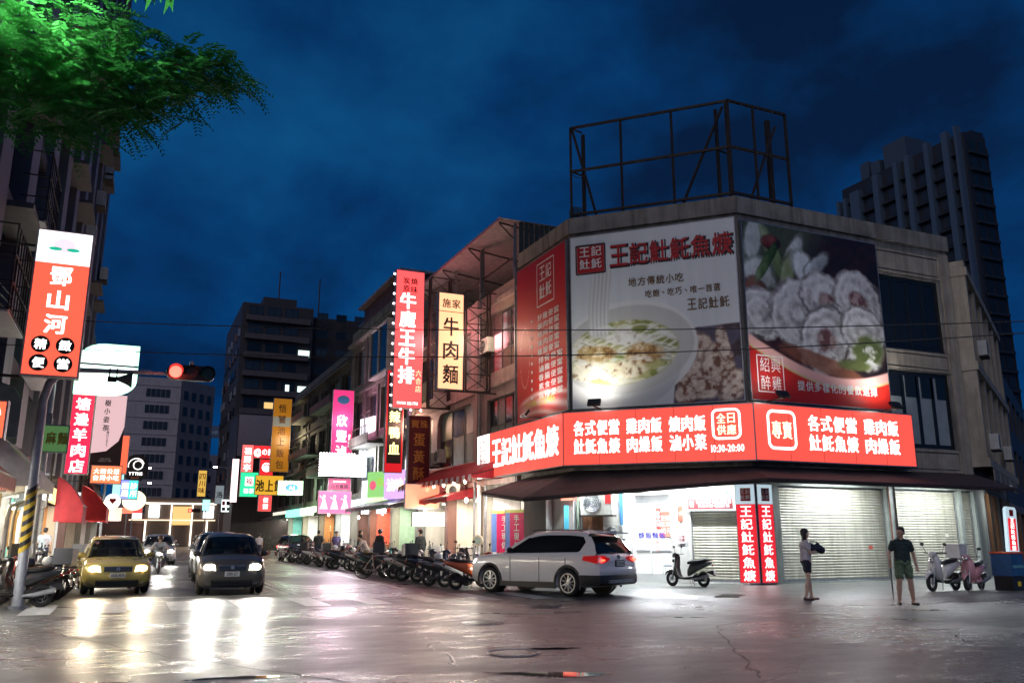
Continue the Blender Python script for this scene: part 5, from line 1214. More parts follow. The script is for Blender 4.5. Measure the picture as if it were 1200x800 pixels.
def person(label, loc, rz, J, cl, vox=.012, fingers=True, fem=False, legs_bare=True, group=None, helmet=None, hairlong=False, hat=None):
    """J: joints in metres, person faces local -y. cl: dict of materials"""
    t = thing('person', label, 'person', loc, rz, group)
    sk = cl.get('skin', skin); b = B(); g = lambda k: Vector(J[k])
    nk = g('neck'); hd_ = g('head'); hp = g('hip'); ch = g('chest'); hdir = Vector(J.get('face', (0, -1, 0))).normalized()
    side_ = Vector((hdir.y, -hdir.x, 0)).normalized()
    # head
    b.ell(hd_ + Vector((0, 0, .02)), (.079, .093, .104), 16, 12); b.ell(hd_ + hdir * .02 + Vector((0, 0, -.045)), (.055, .062, .06), 14, 10)
    caps(b, hd_ + hdir * .085 + Vector((0, 0, .02)), hd_ + hdir * .104 + Vector((0, 0, -.022)), .010, .016, 8)   # nose
    for s in (-1, 1):
        b.ell(hd_ + side_ * s * .076 + Vector((0, 0, -.005)), (.014, .02, .03), 8, 6)
        b.ell(hd_ + hdir * .078 + side_ * s * .032 + Vector((0, 0, .012)), (.014, .014, .010), 8, 6)
    b.ell(hd_ + hdir * .082 + Vector((0, 0, -.058)), (.022, .012, .010), 8, 6)
    caps(b, nk - Vector((0, 0, .05)), hd_ - Vector((0, 0, .04)) - hdir * .01, .056, .052)
    sh_w = .15 if fem else .18
    # torso
    caps(b, ch + Vector((-.07, 0, .05)), ch + Vector((.07, 0, .05)), .105, .105); caps(b, ch, hp, .12, .115)
    caps(b, hp + Vector((-.055, 0, 0)), hp + Vector((.055, 0, 0)), .115, .115)
    for s, S_ in ((-1, 'R'), (1, 'L')):   # person's right is -x
        sh = g('sh' + S_); el = g('el' + S_); wr = g('wr' + S_); hpj = g('hp' + S_); kn = g('kn' + S_); an = g('an' + S_); to = g('to' + S_)
        k = .84 if fem else 1
        caps(b, nk - Vector((0, 0, .05)), sh - Vector((0, 0, .02)), .042, .042 * k); caps(b, sh, el, .056 * k, .045 * k); caps(b, el, wr, .045 * k, .030 * k)
        caps(b, hpj, kn, .092 * k, .062 * k); caps(b, kn, kn.lerp(an, .35) + Vector((0, .014, 0)), .060 * k, .066 * k); caps(b, kn.lerp(an, .3), an, .062 * k, .038 * k)
        caps(b, an + Vector((0, 0, -.03)), to, .034, .026); b.ell(an + Vector((0, 0, -.045)), (.034, .045, .03), 8, 6)
        d = (wr - el).normalized(); hv = Vector(J.get('hand' + S_, tuple(d))).normalized(); pal = wr + hv * .05
        ac = Vector((1, 0, 0)) if abs(hv.x) < .7 else Vector((0, 1, 0)); ac = (ac - hv * ac.dot(hv)).normalized(); ax2 = hv.cross(ac)
        for q in (-.022, -.007, .008, .022): caps(b, wr + ac * q * .6, wr + hv * .085 + ac * q * 1.1, .015, .013, 8)
        if fingers:
            curl = J.get('curl' + S_, .35); inn = ax2 * (1 if (ax2.dot(Vector((-s, 0, 0)) + Vector((0, -.4, 0))) > 0) else -1)
            for q, ln in ((-.026, .062), (-.009, .074), (.009, .07), (.026, .055)):
                a = wr + hv * .088 + ac * q; m_ = a + (hv * cos(curl) + inn * sin(curl)) * ln * .55; e_ = m_ + (hv * cos(curl * 2.4) + inn * sin(curl * 2.4)) * ln * .5
                caps(b, a, m_, .0095, .0085, 8); caps(b, m_, e_, .0085, .0070, 8)
            a = wr + hv * .03 + ac * (-.026); caps(b, a, a + hv * .035 - ac * .022 + inn * .012, .012, .010, 8); caps(b, a + hv * .035 - ac * .022 + inn * .012, a + hv * .062 - ac * .026 + inn * .022, .010, .008, 8)
    body = fuse(b, 'body', sk, t, vox)
    # shirt
    c = B(); k = .9 if fem else 1
    caps(c, ch + Vector((-.08, 0, .055)), ch + Vector((.08, 0, .055)), .118, .118); caps(c, ch, hp + Vector((0, 0, .02)), .142 * k, .135 * k); caps(c, ch + Vector((-.05, 0, 0)), hp + Vector((-.06, 0, .03)), .12 * k, .125 * k); caps(c, ch + Vector((.05, 0, 0)), hp + Vector((.06, 0, .03)), .12 * k, .125 * k)
    caps(c, nk - Vector((0, 0, .055)), nk - Vector((0, 0, .035)), .068, .064)
    for S_ in 'RL':
        sh = g('sh' + S_); el = g('el' + S_); caps(c, nk - Vector((0, 0, .055)), sh - Vector((0, 0, .01)), .066, .066 * k)
        caps(c, sh - Vector((0, 0, .01)), sh.lerp(el, cl.get('sleeve', .62)), .064 * k, .066 * k)
        if cl.get('sleeve', .62) >= 1: caps(c, el, g('wr' + S_), .058, .045)
    fuse(c, 'shirt', cl['shirt'], t, max(vox, .012), 3, fold=.03)
    # trousers or shorts
    c = B(); caps(c, hp + Vector((-.055, 0, -.0)), hp + Vector((.055, 0, -.0)), .132 * k, .132 * k); ln = cl.get('leg', .6)
    for S_ in 'RL':
        a, kn, an = g('hp' + S_), g('kn' + S_), g('an' + S_)
        if ln <= 1: caps(c, a, a.lerp(kn, ln), .108 * k, .098 * k)
        else: caps(c, a, kn, .105 * k, .076 * k); caps(c, kn, kn.lerp(an, .9), .074, .058)
    fuse(c, 'shorts' if ln <= 1 else 'trousers', cl['legs'], t, max(vox, .012), 3, fold=.04)
    for S_ in 'RL':
        an, to = g('an' + S_), g('to' + S_); c = B(); caps(c, an + Vector((0, 0.02, -.05)), to + Vector((0, 0, -.005)), .038, .034); caps(c, an + Vector((0, .03, -.055)), an + Vector((0, .03, -.03)), .036, .036)
        fuse(c, 'shoe', cl.get('shoes', black), t, .01, 2)
    # hair / hat / helmet
    c = B()
    if helmet:
        c.ell(hd_ + Vector((0, 0, .045)) - hdir * .01, (.118, .132, .118), 16, 12); fuse(c, 'helmet', helmet, t, .01, 2)
    else:
        c.ell(hd_ + Vector((0, 0, .060)) - hdir * .020, (.090, .100, .086), 14, 10); c.ell(hd_ + Vector((0, 0, .02)) - hdir * .045, (.078, .07, .085), 12, 9)
        if hairlong:
            for q in (-.06, -.03, 0, .03, .06): caps(c, hd_ - hdir * .05 + side_ * q + Vector((0, 0, .03)), hd_ - hdir * .07 + side_ * q * 1.1 + Vector((0, 0, -.21)), .036, .022, 8)
            for s in (-1, 1): caps(c, hd_ + side_ * s * .07 + Vector((0, 0, .04)), hd_ + side_ * s * .075 - hdir * .02 + Vector((0, 0, -.15)), .022, .018, 8)
        else:
            for k_ in range(10): a = k_ * 2.4; c.ell(hd_ + Vector((.05 * cos(a), .05 * sin(a), .095 + .006 * (k_ % 3))) - hdir * .015, (.036, .036, .022), 7, 5)
        fuse(c, 'hair', hair, t, .009, 1)
        if hat: c = B(); c.ell(hd_ + Vector((0, 0, .085)), (.09, .10, .07), 14, 8); c.ell(hd_ + hdir * .10 + Vector((0, 0, .07)), (.06, .07, .012), 12, 6); fuse(c, 'cap', hat, t, .01, 1)
    return t
def stand(h=1.72, **k):
    s = h / 1.72; J = dict(head=(0, -.01, 1.60), neck=(0, .01, 1.46), chest=(0, .01, 1.26), hip=(0, .01, .95),
        shR=(-.18, .01, 1.395), elR=(-.235, .03, 1.12), wrR=(-.235, -.02, .87), shL=(.18, .01, 1.395), elL=(.235, .03, 1.12), wrL=(.235, -.02, .87),
        hpR=(-.085, .01, .90), knR=(-.10, -.01, .49), anR=(-.11, .03, .09), toR=(-.13, -.12, .035), hpL=(.085, .01, .90), knL=(.10, -.01, .49), anL=(.11, .03, .09), toL=(.13, -.12, .035))
    J.update(k)
    return {a: tuple(c * s for c in v) if isinstance(v, tuple) and a not in ('face', 'handR', 'handL') else v for a, v in J.items()}
camrz = radians(-23.9)
# the man in a dark polo shirt, looking to his right
Jm = stand(1.73, face=(-.85, -.5, 0), elR=(-.27, .05, 1.13), wrR=(-.30, -.06, .90), elL=(.265, .04, 1.12), wrL=(.285, -.03, .86), anR=(-.15, .02, .09), knR=(-.125, -.01, .49), toR=(-.19, -.12, .035), anL=(.16, .03, .09), knL=(.125, -.01, .49), toL=(.21, -.11, .035), curlR=1.0)
man = person('man in dark green polo shirt and olive shorts looking left with a folded umbrella', (16.42, 14.75, .0), camrz + radians(-4), Jm, dict(skin=skin2, shirt=M('dark_green_polo', (.012, .030, .030), .8, var=.2, scale=12, bump=.2), legs=M('olive_shorts', (.11, .16, .09), .8, var=.25, scale=14, bump=.3), shoes=M('black_sandals', (.015, .014, .013), .6), leg=.62, sleeve=.6), vox=.0085)
c = B(); 
for s in (-1, 1): c.tube([(s * .02, -.05, 1.455), (s * .06, -.085, 1.41), (s * .075, -.03, 1.46), (s * .05, .06, 1.49)], [.012, .016, .018, .02], 8)
c.build('collar', MATS['dark_green_polo'], man, smooth=True)
u = thing('umbrella', 'long folded umbrella held upright in the hand of the man in the polo shirt', 'umbrella', (0, 0, 0))
p = Matrix.Rotation(camrz + radians(-4), 4, 'Z') @ Vector((-.335, -.13, 0)); u.location = (16.42 + p.x, 14.75 + p.y, .0)
B().tube([(0, 0, .0), (0, 0, .12)], .006, 6).build('tip', steel, u); B().tube([(0, 0, .12), (0, 0, .35), (0, 0, .78), (0, 0, .85)], [.007, .015, .018, .009], 9).build('furled_cloth', M('grey_umbrella', (.09, .08, .085), .6), u, smooth=True)
B().tube([(0, 0, .85), (0, 0, .98), (.0, .02, 1.01)], .012, 7).build('handle', wood, u)
# the woman, in profile to the right, holding a dark bag to her chest
Jw = stand(1.64, face=(0, -1, .18), shR=(-.15, .01, 1.40), shL=(.15, .01, 1.40), elR=(-.19, -.06, 1.14), wrR=(-.06, -.24, 1.19), handR=(.6, -.6, .1), elL=(.19, -.06, 1.14), wrL=(.05, -.25, 1.24), handL=(-.6, -.6, .1), curlR=.9, curlL=.9, knR=(-.07, .0, .49), anR=(-.06, .09, .09), toR=(-.08, -.06, .035), knL=(.075, -.03, .49), anL=(.07, -.07, .09), toL=(.09, -.22, .035), hip=(0, .02, .95))
wo = person('woman with long dark hair in white shirt and dark shorts, in profile', (14.85, 16.15, .055), camrz + radians(82), Jw, dict(skin=M('pale_skin', (.58, .38, .28), .5, var=.05), shirt=M('white_shirt', (.55, .50, .52), .8, var=.15, scale=10, bump=.3), legs=M('dark_navy_shorts', (.02, .02, .04), .8), shoes=M('brown_sandals', (.05, .02, .02), .6), leg=.42, sleeve=.55), vox=.0085, fem=True, hairlong=True)
bg = thing('handbag', 'soft dark blue bag that the woman hugs to her chest', 'bag', (0, 0, 0)); q = Matrix.Rotation(camrz + radians(82), 4, 'Z') @ Vector((0, -.20, 0)); bg.location = (14.85 + q.x, 16.15 + q.y, 1.22); bg.rotation_euler = (0, 0, camrz + radians(82))
c = B(); c.ell((0, -.02, .03), (.12, .20, .10), 14, 10); c.ell((.02, -.16, -.01), (.09, .09, .09), 12, 8); c.ell((-.03, .08, .09), (.09, .10, .06), 12, 8); c.ell((0, -.08, .11), (.05, .05, .06), 8, 6); fuse(c, 'bag_body', M('dark_blue_cloth', (.012, .02, .045), .7, var=.3, scale=14, bump=.6), bg, .012, 2)
B().tube([(-.05, .12, .08), (-.06, .1, .2), (-.05, -.05, .18), (-.05, -.15, .06)], .012, 6).build('strap', MATS['dark_blue_cloth'], bg)
# man with helmet behind the white car
denim = M('dark_denim', (.02, .03, .06), .8); whitetee = M('white_tee', (.60, .62, .63), .8, var=.1, bump=.3)
J = stand(1.70, face=(.2, 1, -.2), knR=(-.1, -.14, .50), anR=(-.1, -.12, .12), toR=(-.1, -.27, .06), knL=(.1, .08, .50), anL=(.1, .30, .14), toL=(.1, .17, .05), elL=(.26, -.03, 1.12), wrL=(.22, -.2, 1.0), hip=(0, .03, .94))
person('man in white shirt and black helmet walking behind the white car', OP('B', 1.5, 3.4, .0), camrz + radians(150), J, dict(shirt=whitetee, legs=denim, leg=1.3, sleeve=.7), helmet=M('black_helmet', (.02, .02, .025), .2, coat=.6), vox=.012)
lbl = [
 ('man in a dark jacket and red cap standing behind the scooters', (11.15, 34.6, .08), 200, dict(shirt=M('dark_jacket', (.03, .035, .035), .8, bump=.3), legs=M('dark_trousers', (.02, .02, .025), .8), leg=1.3, sleeve=1), {}, P((190, 50, 50)), None),
 ('man in a pinkish white shirt bending over among the scooters', (9.2, 35.9, .0), 250, dict(shirt=M('cream_shirt', (.55, .46, .42), .8), legs=M('khaki', (.25, .2, .15), .8), leg=1.3, sleeve=.6), dict(head=(0, -.30, 1.48), neck=(0, -.20, 1.38), chest=(0, -.12, 1.20), shR=(-.18, -.2, 1.34), shL=(.18, -.2, 1.34), elR=(-.22, -.3, 1.08), wrR=(-.18, -.42, .92), elL=(.22, -.3, 1.08), wrL=(.18, -.42, .92), face=(0, -1, -.4)), None, None),
 ('person in a purple checked shirt seen from behind at the scooter row', (10.1, 45.8, .08), 10, dict(shirt=M('purple_shirt', (.10, .08, .20), .8, var=.4, scale=20), legs=denim, leg=1.3, sleeve=.7), {}, None, None),
 ('person in dark clothes beside the person in purple', (9.4, 47.0, .08), 160, dict(shirt=M('dark_jacket', (.03, .035, .035), .8), legs=denim, leg=1.3, sleeve=.8), {}, None, None),
 ('person in black with a black helmet by the lit menu wall', (10.7, 39.3, .08), 120, dict(shirt=M('black_cloth', (.015, .015, .018), .8), legs=denim, leg=1.3, sleeve=1), {}, None, 1),
 ('person with a dark backpack standing left of the black helmet', (10.1, 40.6, .08), 60, dict(shirt=M('dark_olive', (.05, .06, .05), .8), legs=denim, leg=1.3, sleeve=1), {}, None, None),
 ('pedestrian in pale clothes far down the right pavement', (8.3, 62.0, .0), 180, dict(shirt=M('pale_cloth', (.4, .4, .42), .8), legs=denim, leg=1.3, sleeve=.6), {}, None, None),
 ('person in a white shirt with dark bag straps by the left arcade', (-3.9, 29.5, .11), 120, dict(shirt=whitetee, legs=denim, leg=1.3, sleeve=.6), {}, None, None),
 ('person in a pale shirt beside plants on the left pavement', (-3.0, 38.5, .11), 170, dict(shirt=M('pale_cloth', (.4, .4, .42), .8), legs=denim, leg=1.3, sleeve=.6), {}, None, None),
 ('person in dark top at the left arcade nearest the frame edge', (-4.1, 26.5, .11), 100, dict(shirt=M('dark_jacket', (.03, .035, .035), .8), legs=denim, leg=1.3, sleeve=.6), {}, None, None),
]
for lb, loc, rz, cl, kw, hat, hel in lbl:
    person(lb, loc, radians(rz), stand(rnd.uniform(1.64, 1.74), **kw), cl, vox=.014, fingers=True, hat=hat, helmet=MATS['black_helmet'] if hel else None)
# rider coming towards the camera
rs = dup(base, (1.25, 39.4, 0), radians(0), 'scooter with a bright headlight ridden towards the camera', scale=(1, 1, 1)); rs.location = (1.25, 39.4, 0)
h = B().ell((0, -.60, .80), (.07, .03, .05)).build('headlight', E('bulbr', (255, 245, 225), 45), rs); spot('headlight_beam', (0, -.7, .8), (0, -7, 0), (1, .95, .85), 60, 70, .7, .05, rs)
Jr = stand(1.7, head=(0, .1, 1.42), neck=(0, .16, 1.28), chest=(0, .18, 1.10), hip=(0, .26, .84), shR=(-.18, .14, 1.24), shL=(.18, .14, 1.24), elR=(-.30, -.05, 1.05), wrR=(-.30, -.26, 1.02), elL=(.30, -.05, 1.05), wrL=(.30, -.26, 1.02), hpR=(-.1, .22, .82), knR=(-.22, -.16, .68), anR=(-.18, -.12, .36), toR=(-.18, -.26, .31), hpL=(.1, .22, .82), knL=(.22, -.16, .68), anL=(.18, -.12, .36), toL=(.18, -.26, .31))
person('rider in a pale shirt and helmet on the oncoming scooter', (1.25, 39.4, 0), 0, Jr, dict(shirt=M('pale_cloth', (.4, .4, .42), .8), legs=denim, leg=1.3, sleeve=.7), helmet=M('brown_helmet', (.12, .06, .04), .3), vox=.013)

# drivers seated in the two front cars
def driver(car, label, shirt):
    Jd = stand(1.7, head=(.36, .18, 1.16), neck=(.36, .24, 1.02), chest=(.36, .26, .86), hip=(.36, .24, .62), shR=(.19, .22, .98), shL=(.53, .22, .98), elR=(.18, .0, .84), wrR=(.24, -.22, .98), elL=(.56, .0, .84), wrL=(.48, -.22, .98), hpR=(.28, .2, .6), knR=(.26, -.2, .66), anR=(.27, -.45, .42), toR=(.27, -.55, .38), hpL=(.44, .2, .6), knL=(.46, -.2, .66), anL=(.45, -.45, .42), toL=(.45, -.55, .38))
    p = person(label, car.location, car.rotation_euler.z, Jd, dict(shirt=shirt, legs=denim, leg=1.3, sleeve=.7), vox=.014)
driver(mpv, 'driver in a grey shirt behind the windscreen of the dark grey minivan', M('grey_shirt', (.2, .2, .2), .8))
driver(taxi, 'driver in a white shirt behind the windscreen of the yellow taxi', whitetee)
# ================================================================ STREET FACADES
WINM = {}
def simple_windows(parent, cells, pm, fm=None, d=.06, name='window'):
    """cells: (x, z, w, h) centres on local y=0 plane, shared meshes"""
    for x, z, w, h in cells:
        k = (round(w, 2), round(h, 2), fm.name if fm else '', d)
        if k not in WINM:
            b = B(); f = min(.06, w * .08)
            for a in ((-w / 2, -w / 2 + f, -h / 2, h / 2), (w / 2 - f, w / 2, -h / 2, h / 2), (-w / 2 + f, w / 2 - f, -h / 2, -h / 2 + f), (-w / 2 + f, w / 2 - f, h / 2 - f, h / 2), (-f / 2, f / 2, -h / 2 + f, h / 2 - f)): b.box(a[0], a[1], -d, .02, a[2], a[3])
            g_ = B().quad((-w / 2, -.01, -h / 2), (w / 2, -.01, -h / 2), (w / 2, -.01, h / 2), (-w / 2, -.01, h / 2))
            WINM[k] = (b.mesh('window', fm or black), {}, g_)
        fr, panes, g_ = WINM[k]; p_ = rnd.choice(pm) if isinstance(pm, (list, tuple)) else pm
        if p_.name not in panes: panes[p_.name] = g_.mesh('pane', p_)
        o = bpy.data.objects.new(name, fr); COL.objects.link(o); o.parent = parent; o.location = (x, 0, z)
        q = bpy.data.objects.new('pane', panes[p_.name]); COL.objects.link(q); q.parent = o
lit1 = E('window_warm', (235, 190, 120), .7); lit2 = E('window_cool', (190, 215, 210), 1.3); litw = E('window_white', (235, 245, 240), 2.2)
dimg = M('dim_window_glass', (.03, .035, .04), .15, var=0)
def rfrm(yfar): return dict(loc=(13.85, yfar, 0), rz=radians(-90))
# ---------------- right row: pink building with the steel roof extension (y 30.4 .. 44.7)
t = thing('pink_building', 'pinkish tiled three storey building with steel roof shed left of the red billboard', 'building', (13.85, 44.7, 0), radians(-90))
L1 = 14.27
def X(y): return 44.7 - y
ops = [(X(34.7), X(30.75), 8.45, 11.1), (X(34.0), X(30.75), 4.95, 7.3), (X(40.6), X(35.5), 4.8, 7.5), (X(43.9), X(41.4), 5.0, 7.5), (X(40.2), X(36.0), 8.5, 10.9), (X(43.9), X(41.4), 8.5, 10.9)]
b = B(); wall_grid(b, 0, L1, 3.6, 12.1, ops, .35); b.build('wall', pinkwall, t)
for i, o in enumerate(ops): window(t, *o, nx=4 if i < 2 else 3, nz=3 if i == 0 else 2, pm=[glass2, glass2, dimg] if i != 0 else [dimg, M('brown_curtain', (.16, .09, .08), .7, var=.3)], fm=M('grey_window_frame', (.12, .12, .11), .5), rec=.2)
for z in (3.62, 7.75, 11.4): B().box(-.05, L1, -.16, .0, z, z + .2).build('ledge', pinkwall, t)
# rounded corners of the arched opening
for xa, sg in ((X(40.6), 1), (X(35.5), -1)):
    pts = [(xa, 7.5)] + [(xa + sg * (.7 - .7 * sin(radians(a))), 7.5 - (.7 - .7 * cos(radians(a)))) for a in range(0, 91, 15)]
    B().prism(pts, -.01, .2).build('arch_corner', pinkwall, t)
B().box(X(35.25), X(34.85), -.12, 0, 3.9, 12.1).build('pier', pinkwall, t); B().box(-.02, .4, -.2, 0, 3.6, 12.3).build('pier', greywall, t)
for z in (5.3, 6.3): B().box(X(34.85), X(34.2), -.05, .1, z, z + .06).build('shelf', beige, t)
B().tube([(X(34.55), -.1, 3.6), (X(34.55), -.1, 14.4)], .06, 8).build('down_pipe', steel, t)
B().tube([(X(30.55), -.14, 3.6), (X(30.55), -.14, 12.4)], .06, 8).build('down_pipe', steel, t)
# shed on the roof
rs_ = thing('roof_shed', 'open steel shed with corrugated roof on top of the pink building', 'roof shed', (13.85, 44.7, 12.1), radians(-90))
b = B(); 
for i in range(46): x0 = X(44.2) + i * .295; b.prism([(x0, 2.42), (x0 + .09, 2.47), (x0 + .20, 2.47), (x0 + .295, 2.42)], -.75, 6)
b.build('corrugated_roof', M('pale_sheet_metal', (.42, .36, .36), .5, metal=.2, var=.2, grime=.5), rs_)
B().box(X(44.2), X(30.7), -.80, -.75, 2.36, 2.5).build('gutter', M('pink_gutter', (.5, .28, .3), .5), rs_)
for y in (31.0, 34.6, 38.2, 41.8): B().box(X(y) - .06, X(y) + .06, -.05, .07, 0, 2.4).build('post', steel, rs_); B().tube([(X(y), -.72, 2.35), (X(y), 3, 1.9)], .04, 5).build('truss_bar', rust, rs_); B().tube([(X(y), .0, 1.7), (X(y), -.7, 2.3)], .03, 5).build('brace', rust, rs_)
b = B()
for i in range(26): b.box(X(30.75) - .0, X(30.75) + .04, .1 + i * .24, .1 + i * .24 + .2, .15, 2.4)
b.build('side_cladding', M('dark_green_cladding', (.03, .05, .04), .6), rs_)
B().box(0.2, L1 - .3, 3.9, 4.0, 0, 2.4).build('back_wall', M('dark_shed_wall', (.05, .04, .04), .8), rs_)
for z in (.9,): B().box(X(44), X(31), -.03, .03, z, z + .05).build('railing', rust, rs_)
# ---------------- right row, further buildings
def row_building(label, y0, y1, H, wallm, storeys, z0=3.6, arch=False, pm=None, ledge=True, extra=None, name='row_building', x=13.85):
    t = thing(name, label, 'building', (x, y1, 0), radians(-90) if x > 0 else radians(90))
    if x < 0: t.location = (x, y0, 0)
    Lw = y1 - y0; n_ = max(1, int(Lw / 3.6)); bw = Lw / n_; hs = (H - z0 - .6) / storeys; ops = []
    for j in range(storeys):
        for i in range(n_): ops.append((i * bw + .55, (i + 1) * bw - .55, z0 + j * hs + .75, z0 + (j + 1) * hs - .35))
    b = B(); wall_grid(b, 0, Lw, z0, H, ops, .4); b.quad((0, 0, H), (Lw, 0, H), (Lw, 12, H), (0, 12, H)); b.quad((Lw, 0, z0), (Lw, 12, z0), (Lw, 12, H), (Lw, 0, H)); b.quad((0, 0, z0), (0, 12, z0), (0, 12, H), (0, 0, H)); b.build('wall', wallm, t)
    for o in ops:
        window(t, *o, nx=3, nz=1 + (rnd.random() < .4), pm=pm or [glass, dimg, dimg, glass2], fm=M('grey_window_frame', (.12, .12, .11), .5), rec=.3, panes=(o[0] > 0))
        if rnd.random() < .35:
            g_ = B(); 
            for k in range(9): g_.box(o[0] + k * (o[1] - o[0]) / 8 - .012, o[0] + k * (o[1] - o[0]) / 8 + .012, -.35, -.33, o[2] - .1, o[3] + .1)
            for z in (o[2] - .1, (o[2] + o[3]) / 2, o[3] + .1): g_.box(o[0], o[1], -.36, -.32, z - .015, z + .015)
            k_ = g_.build('window_grille', rust, t)
    if ledge:
        for j in range(storeys + 1): B().box(0, Lw, -.45 if j % 2 else -.2, -.001, z0 + j * hs - .02, z0 + j * hs + .16).build('ledge', wallm, t)
    B().box(-.02, Lw + .02, -.1, .12, H - .02, H + .5).build('parapet', wallm, t)
    for i in range(n_ + 1):
        if i % 2 == 0: B().box(i * bw - .14, i * bw + .14, -.09, -.001, z0, H - .05).build('pier', wallm, t)
    B().tube([(Lw * .3, -.12, z0), (Lw * .3, -.12, H)], .05, 6).build('down_pipe', steel, t)
    return t
row_building('grey green building with white framed bay windows beyond the pink one', 44.8, 59.9, 15.4, greywall, 3)
row_building('dark balconied building with a reddish upper band further down the street', 60.0, 83.5, 14.4, M('dark_green_grey_wall', (.12, .13, .11), .7, var=.3, scale=1, grime=.5), 3)
row_building('low dark building behind the yellow sign on the right', 83.6, 110, 11.0, darkwall, 2)
# details on them
t = thing('bay_window', 'white framed box window high on the grey green building', 'window', (13.85, 52.5, 11.2), radians(-90))
b = B(); b.box(0, .12, -.7, 0, 0, 3.2); b.box(4.2, 4.32, -.7, 0, 0, 3.2); b.box(.12, 4.2, -.7, 0, 3.08, 3.2); b.box(.12, 4.2, -.7, 0, 0, .12); b.box(2.1, 2.2, -.68, -.6, .12, 3.08); b.build('frame', M('white_aluminium', (.5, .5, .47), .5, grime=.3), t); B().quad((.12, -.6, .12), (4.2, -.6, .12), (4.2, -.6, 3.08), (.12, -.6, 3.08)).build('pane', glass, t)
t = thing('rooftop_hut', 'reddish rooftop hut on the grey green building', 'hut', (14.2, 58.5, 15.9), radians(-90)); B().box(0, 10, 0, 5, 0, 1.6).build('wall', brownwall, t); B().box(-.3, 10.3, -.4, 5.4, 1.6, 1.75).build('roof', M('pale_sheet_metal', (.42, .36, .36), .5), t)
t = thing('rooftop_tank', 'pale blue water tank hut on the roof edge', 'water tank', (14.6, 61.5, 14.9), radians(-90)); B().box(0, 1.8, 0, 1.8, 0, 2.0).build('tank', M('pale_blue_metal', (.16, .2, .28), .5, var=.2), t); B().box(-.1, 1.9, -.1, 1.9, 2.0, 2.1).build('lid', steel, t)
for y, z, w in ((66, 11.3, 8), (75, 8.2, 9), (66.5, 6.2, 7), (53, 7.2, 5), (76, 11.6, 6)):
    tt = thing('balcony', 'balcony with thin rails at %s on the dark row' % {66: 'the third floor near end', 75: 'the second floor far end', 66.5: 'the first floor', 53: 'the grey green building', 76: 'the third floor far end'}[y], 'balcony', (13.85, y + w / 2, z), radians(-90))
    B().box(0, w, -1.1, 0, -.15, 0).build('slab', M('dark_green_grey_wall', (.12, .13, .11), .7), tt)
    B().box(0, w, -1.12, -1.08, 0, .5).build('parapet_panel', brownwall if y > 60 else greywall, tt)
    b = B(); b.box(0, w, -1.12, -1.09, .95, 1.0); 
    for k in range(int(w / .5) + 1): b.box(k * .5, k * .5 + .03, -1.12, -1.09, .5, .95)
    b.build('railing', rust, tt)
# dark tower beyond
t = thing('dark_tower', 'dark brown tower block with ribbon balconies and two masts on the right of the street', 'building', (13.85, 141, 0))
b = B(); b.box(0, 11.6, 0, 26, 0, 39.2); b.box(11.6, 24, 2, 26, 0, 38.3); b.box(3.5, 9, 2, 12, 39.2, 41.0); b.build('wall', darkwall, t)
for j in range(12):
    z = 2 + j * 3.1
    B().box(.6, 11, -.9, -.0, z, z + .9).build('balcony', M('brown_balcony', (.075, .06, .06), .6, var=.3), t)
    simple_windows(t, [(2.2 + i * 2.9, z + 1.9, 2.2, 1.5) for i in range(3)], [dimg, glass, glass, dimg])
    simple_windows(t, [(13.2 + i * 3.2, z + 1.9, 1.8, 1.3) for i in range(3)], [dimg, glass])
for x, z in ((10.3, 30.7), (10.5, 24.6), (7.9, 24.7)):
    B().box(x - .9 if x > 9 else x - .3, x + .9 if x > 9 else x + .3, -.2, -.02, z, z + 1.1).build('lit_window', lit2, t)
for k in range(11): 
    for j in range(10): 
        if rnd.random() < .55: B().box(-.25, -.02, 1.5 + k * 2.2, 2.6 + k * 2.2, 4 + j * 3.3, 5.3 + j * 3.3).build('side_window', rnd.choice([dimg, steel, glass, brownwall]), t)
for x, h in ((6.5, 47), (13.5, 46.5)): B().tube([(x, 6, 39), (x, 6, h)], .12, 5).build('mast', rust, t)
B().box(-.4, 24.3, -.4, 26.4, 38.3, 38.6).build('cornice', M('brown_balcony', (.075, .06, .06), .6), t) if False else None
# pale gable wall behind the yellow sign
t = thing('gabled_building', 'low building with pale side wall and green gable behind the street signs', 'building', (9.4, 92, 0))
B().box(0, 9, 0, 8, 0, 14.0).build('wall', darkwall, t); B().box(.1, 3.9, -.15, -.002, 9.6, 13.9).build('pale_panel', M('mauve_render', (.32, .28, .32), .8, var=.1), t); B().prism([(3.2, 11.5), (5.4, 13.6), (7.6, 11.5)], -1, 0).build('gable', M('green_gable', (.10, .2, .17), .7), t)
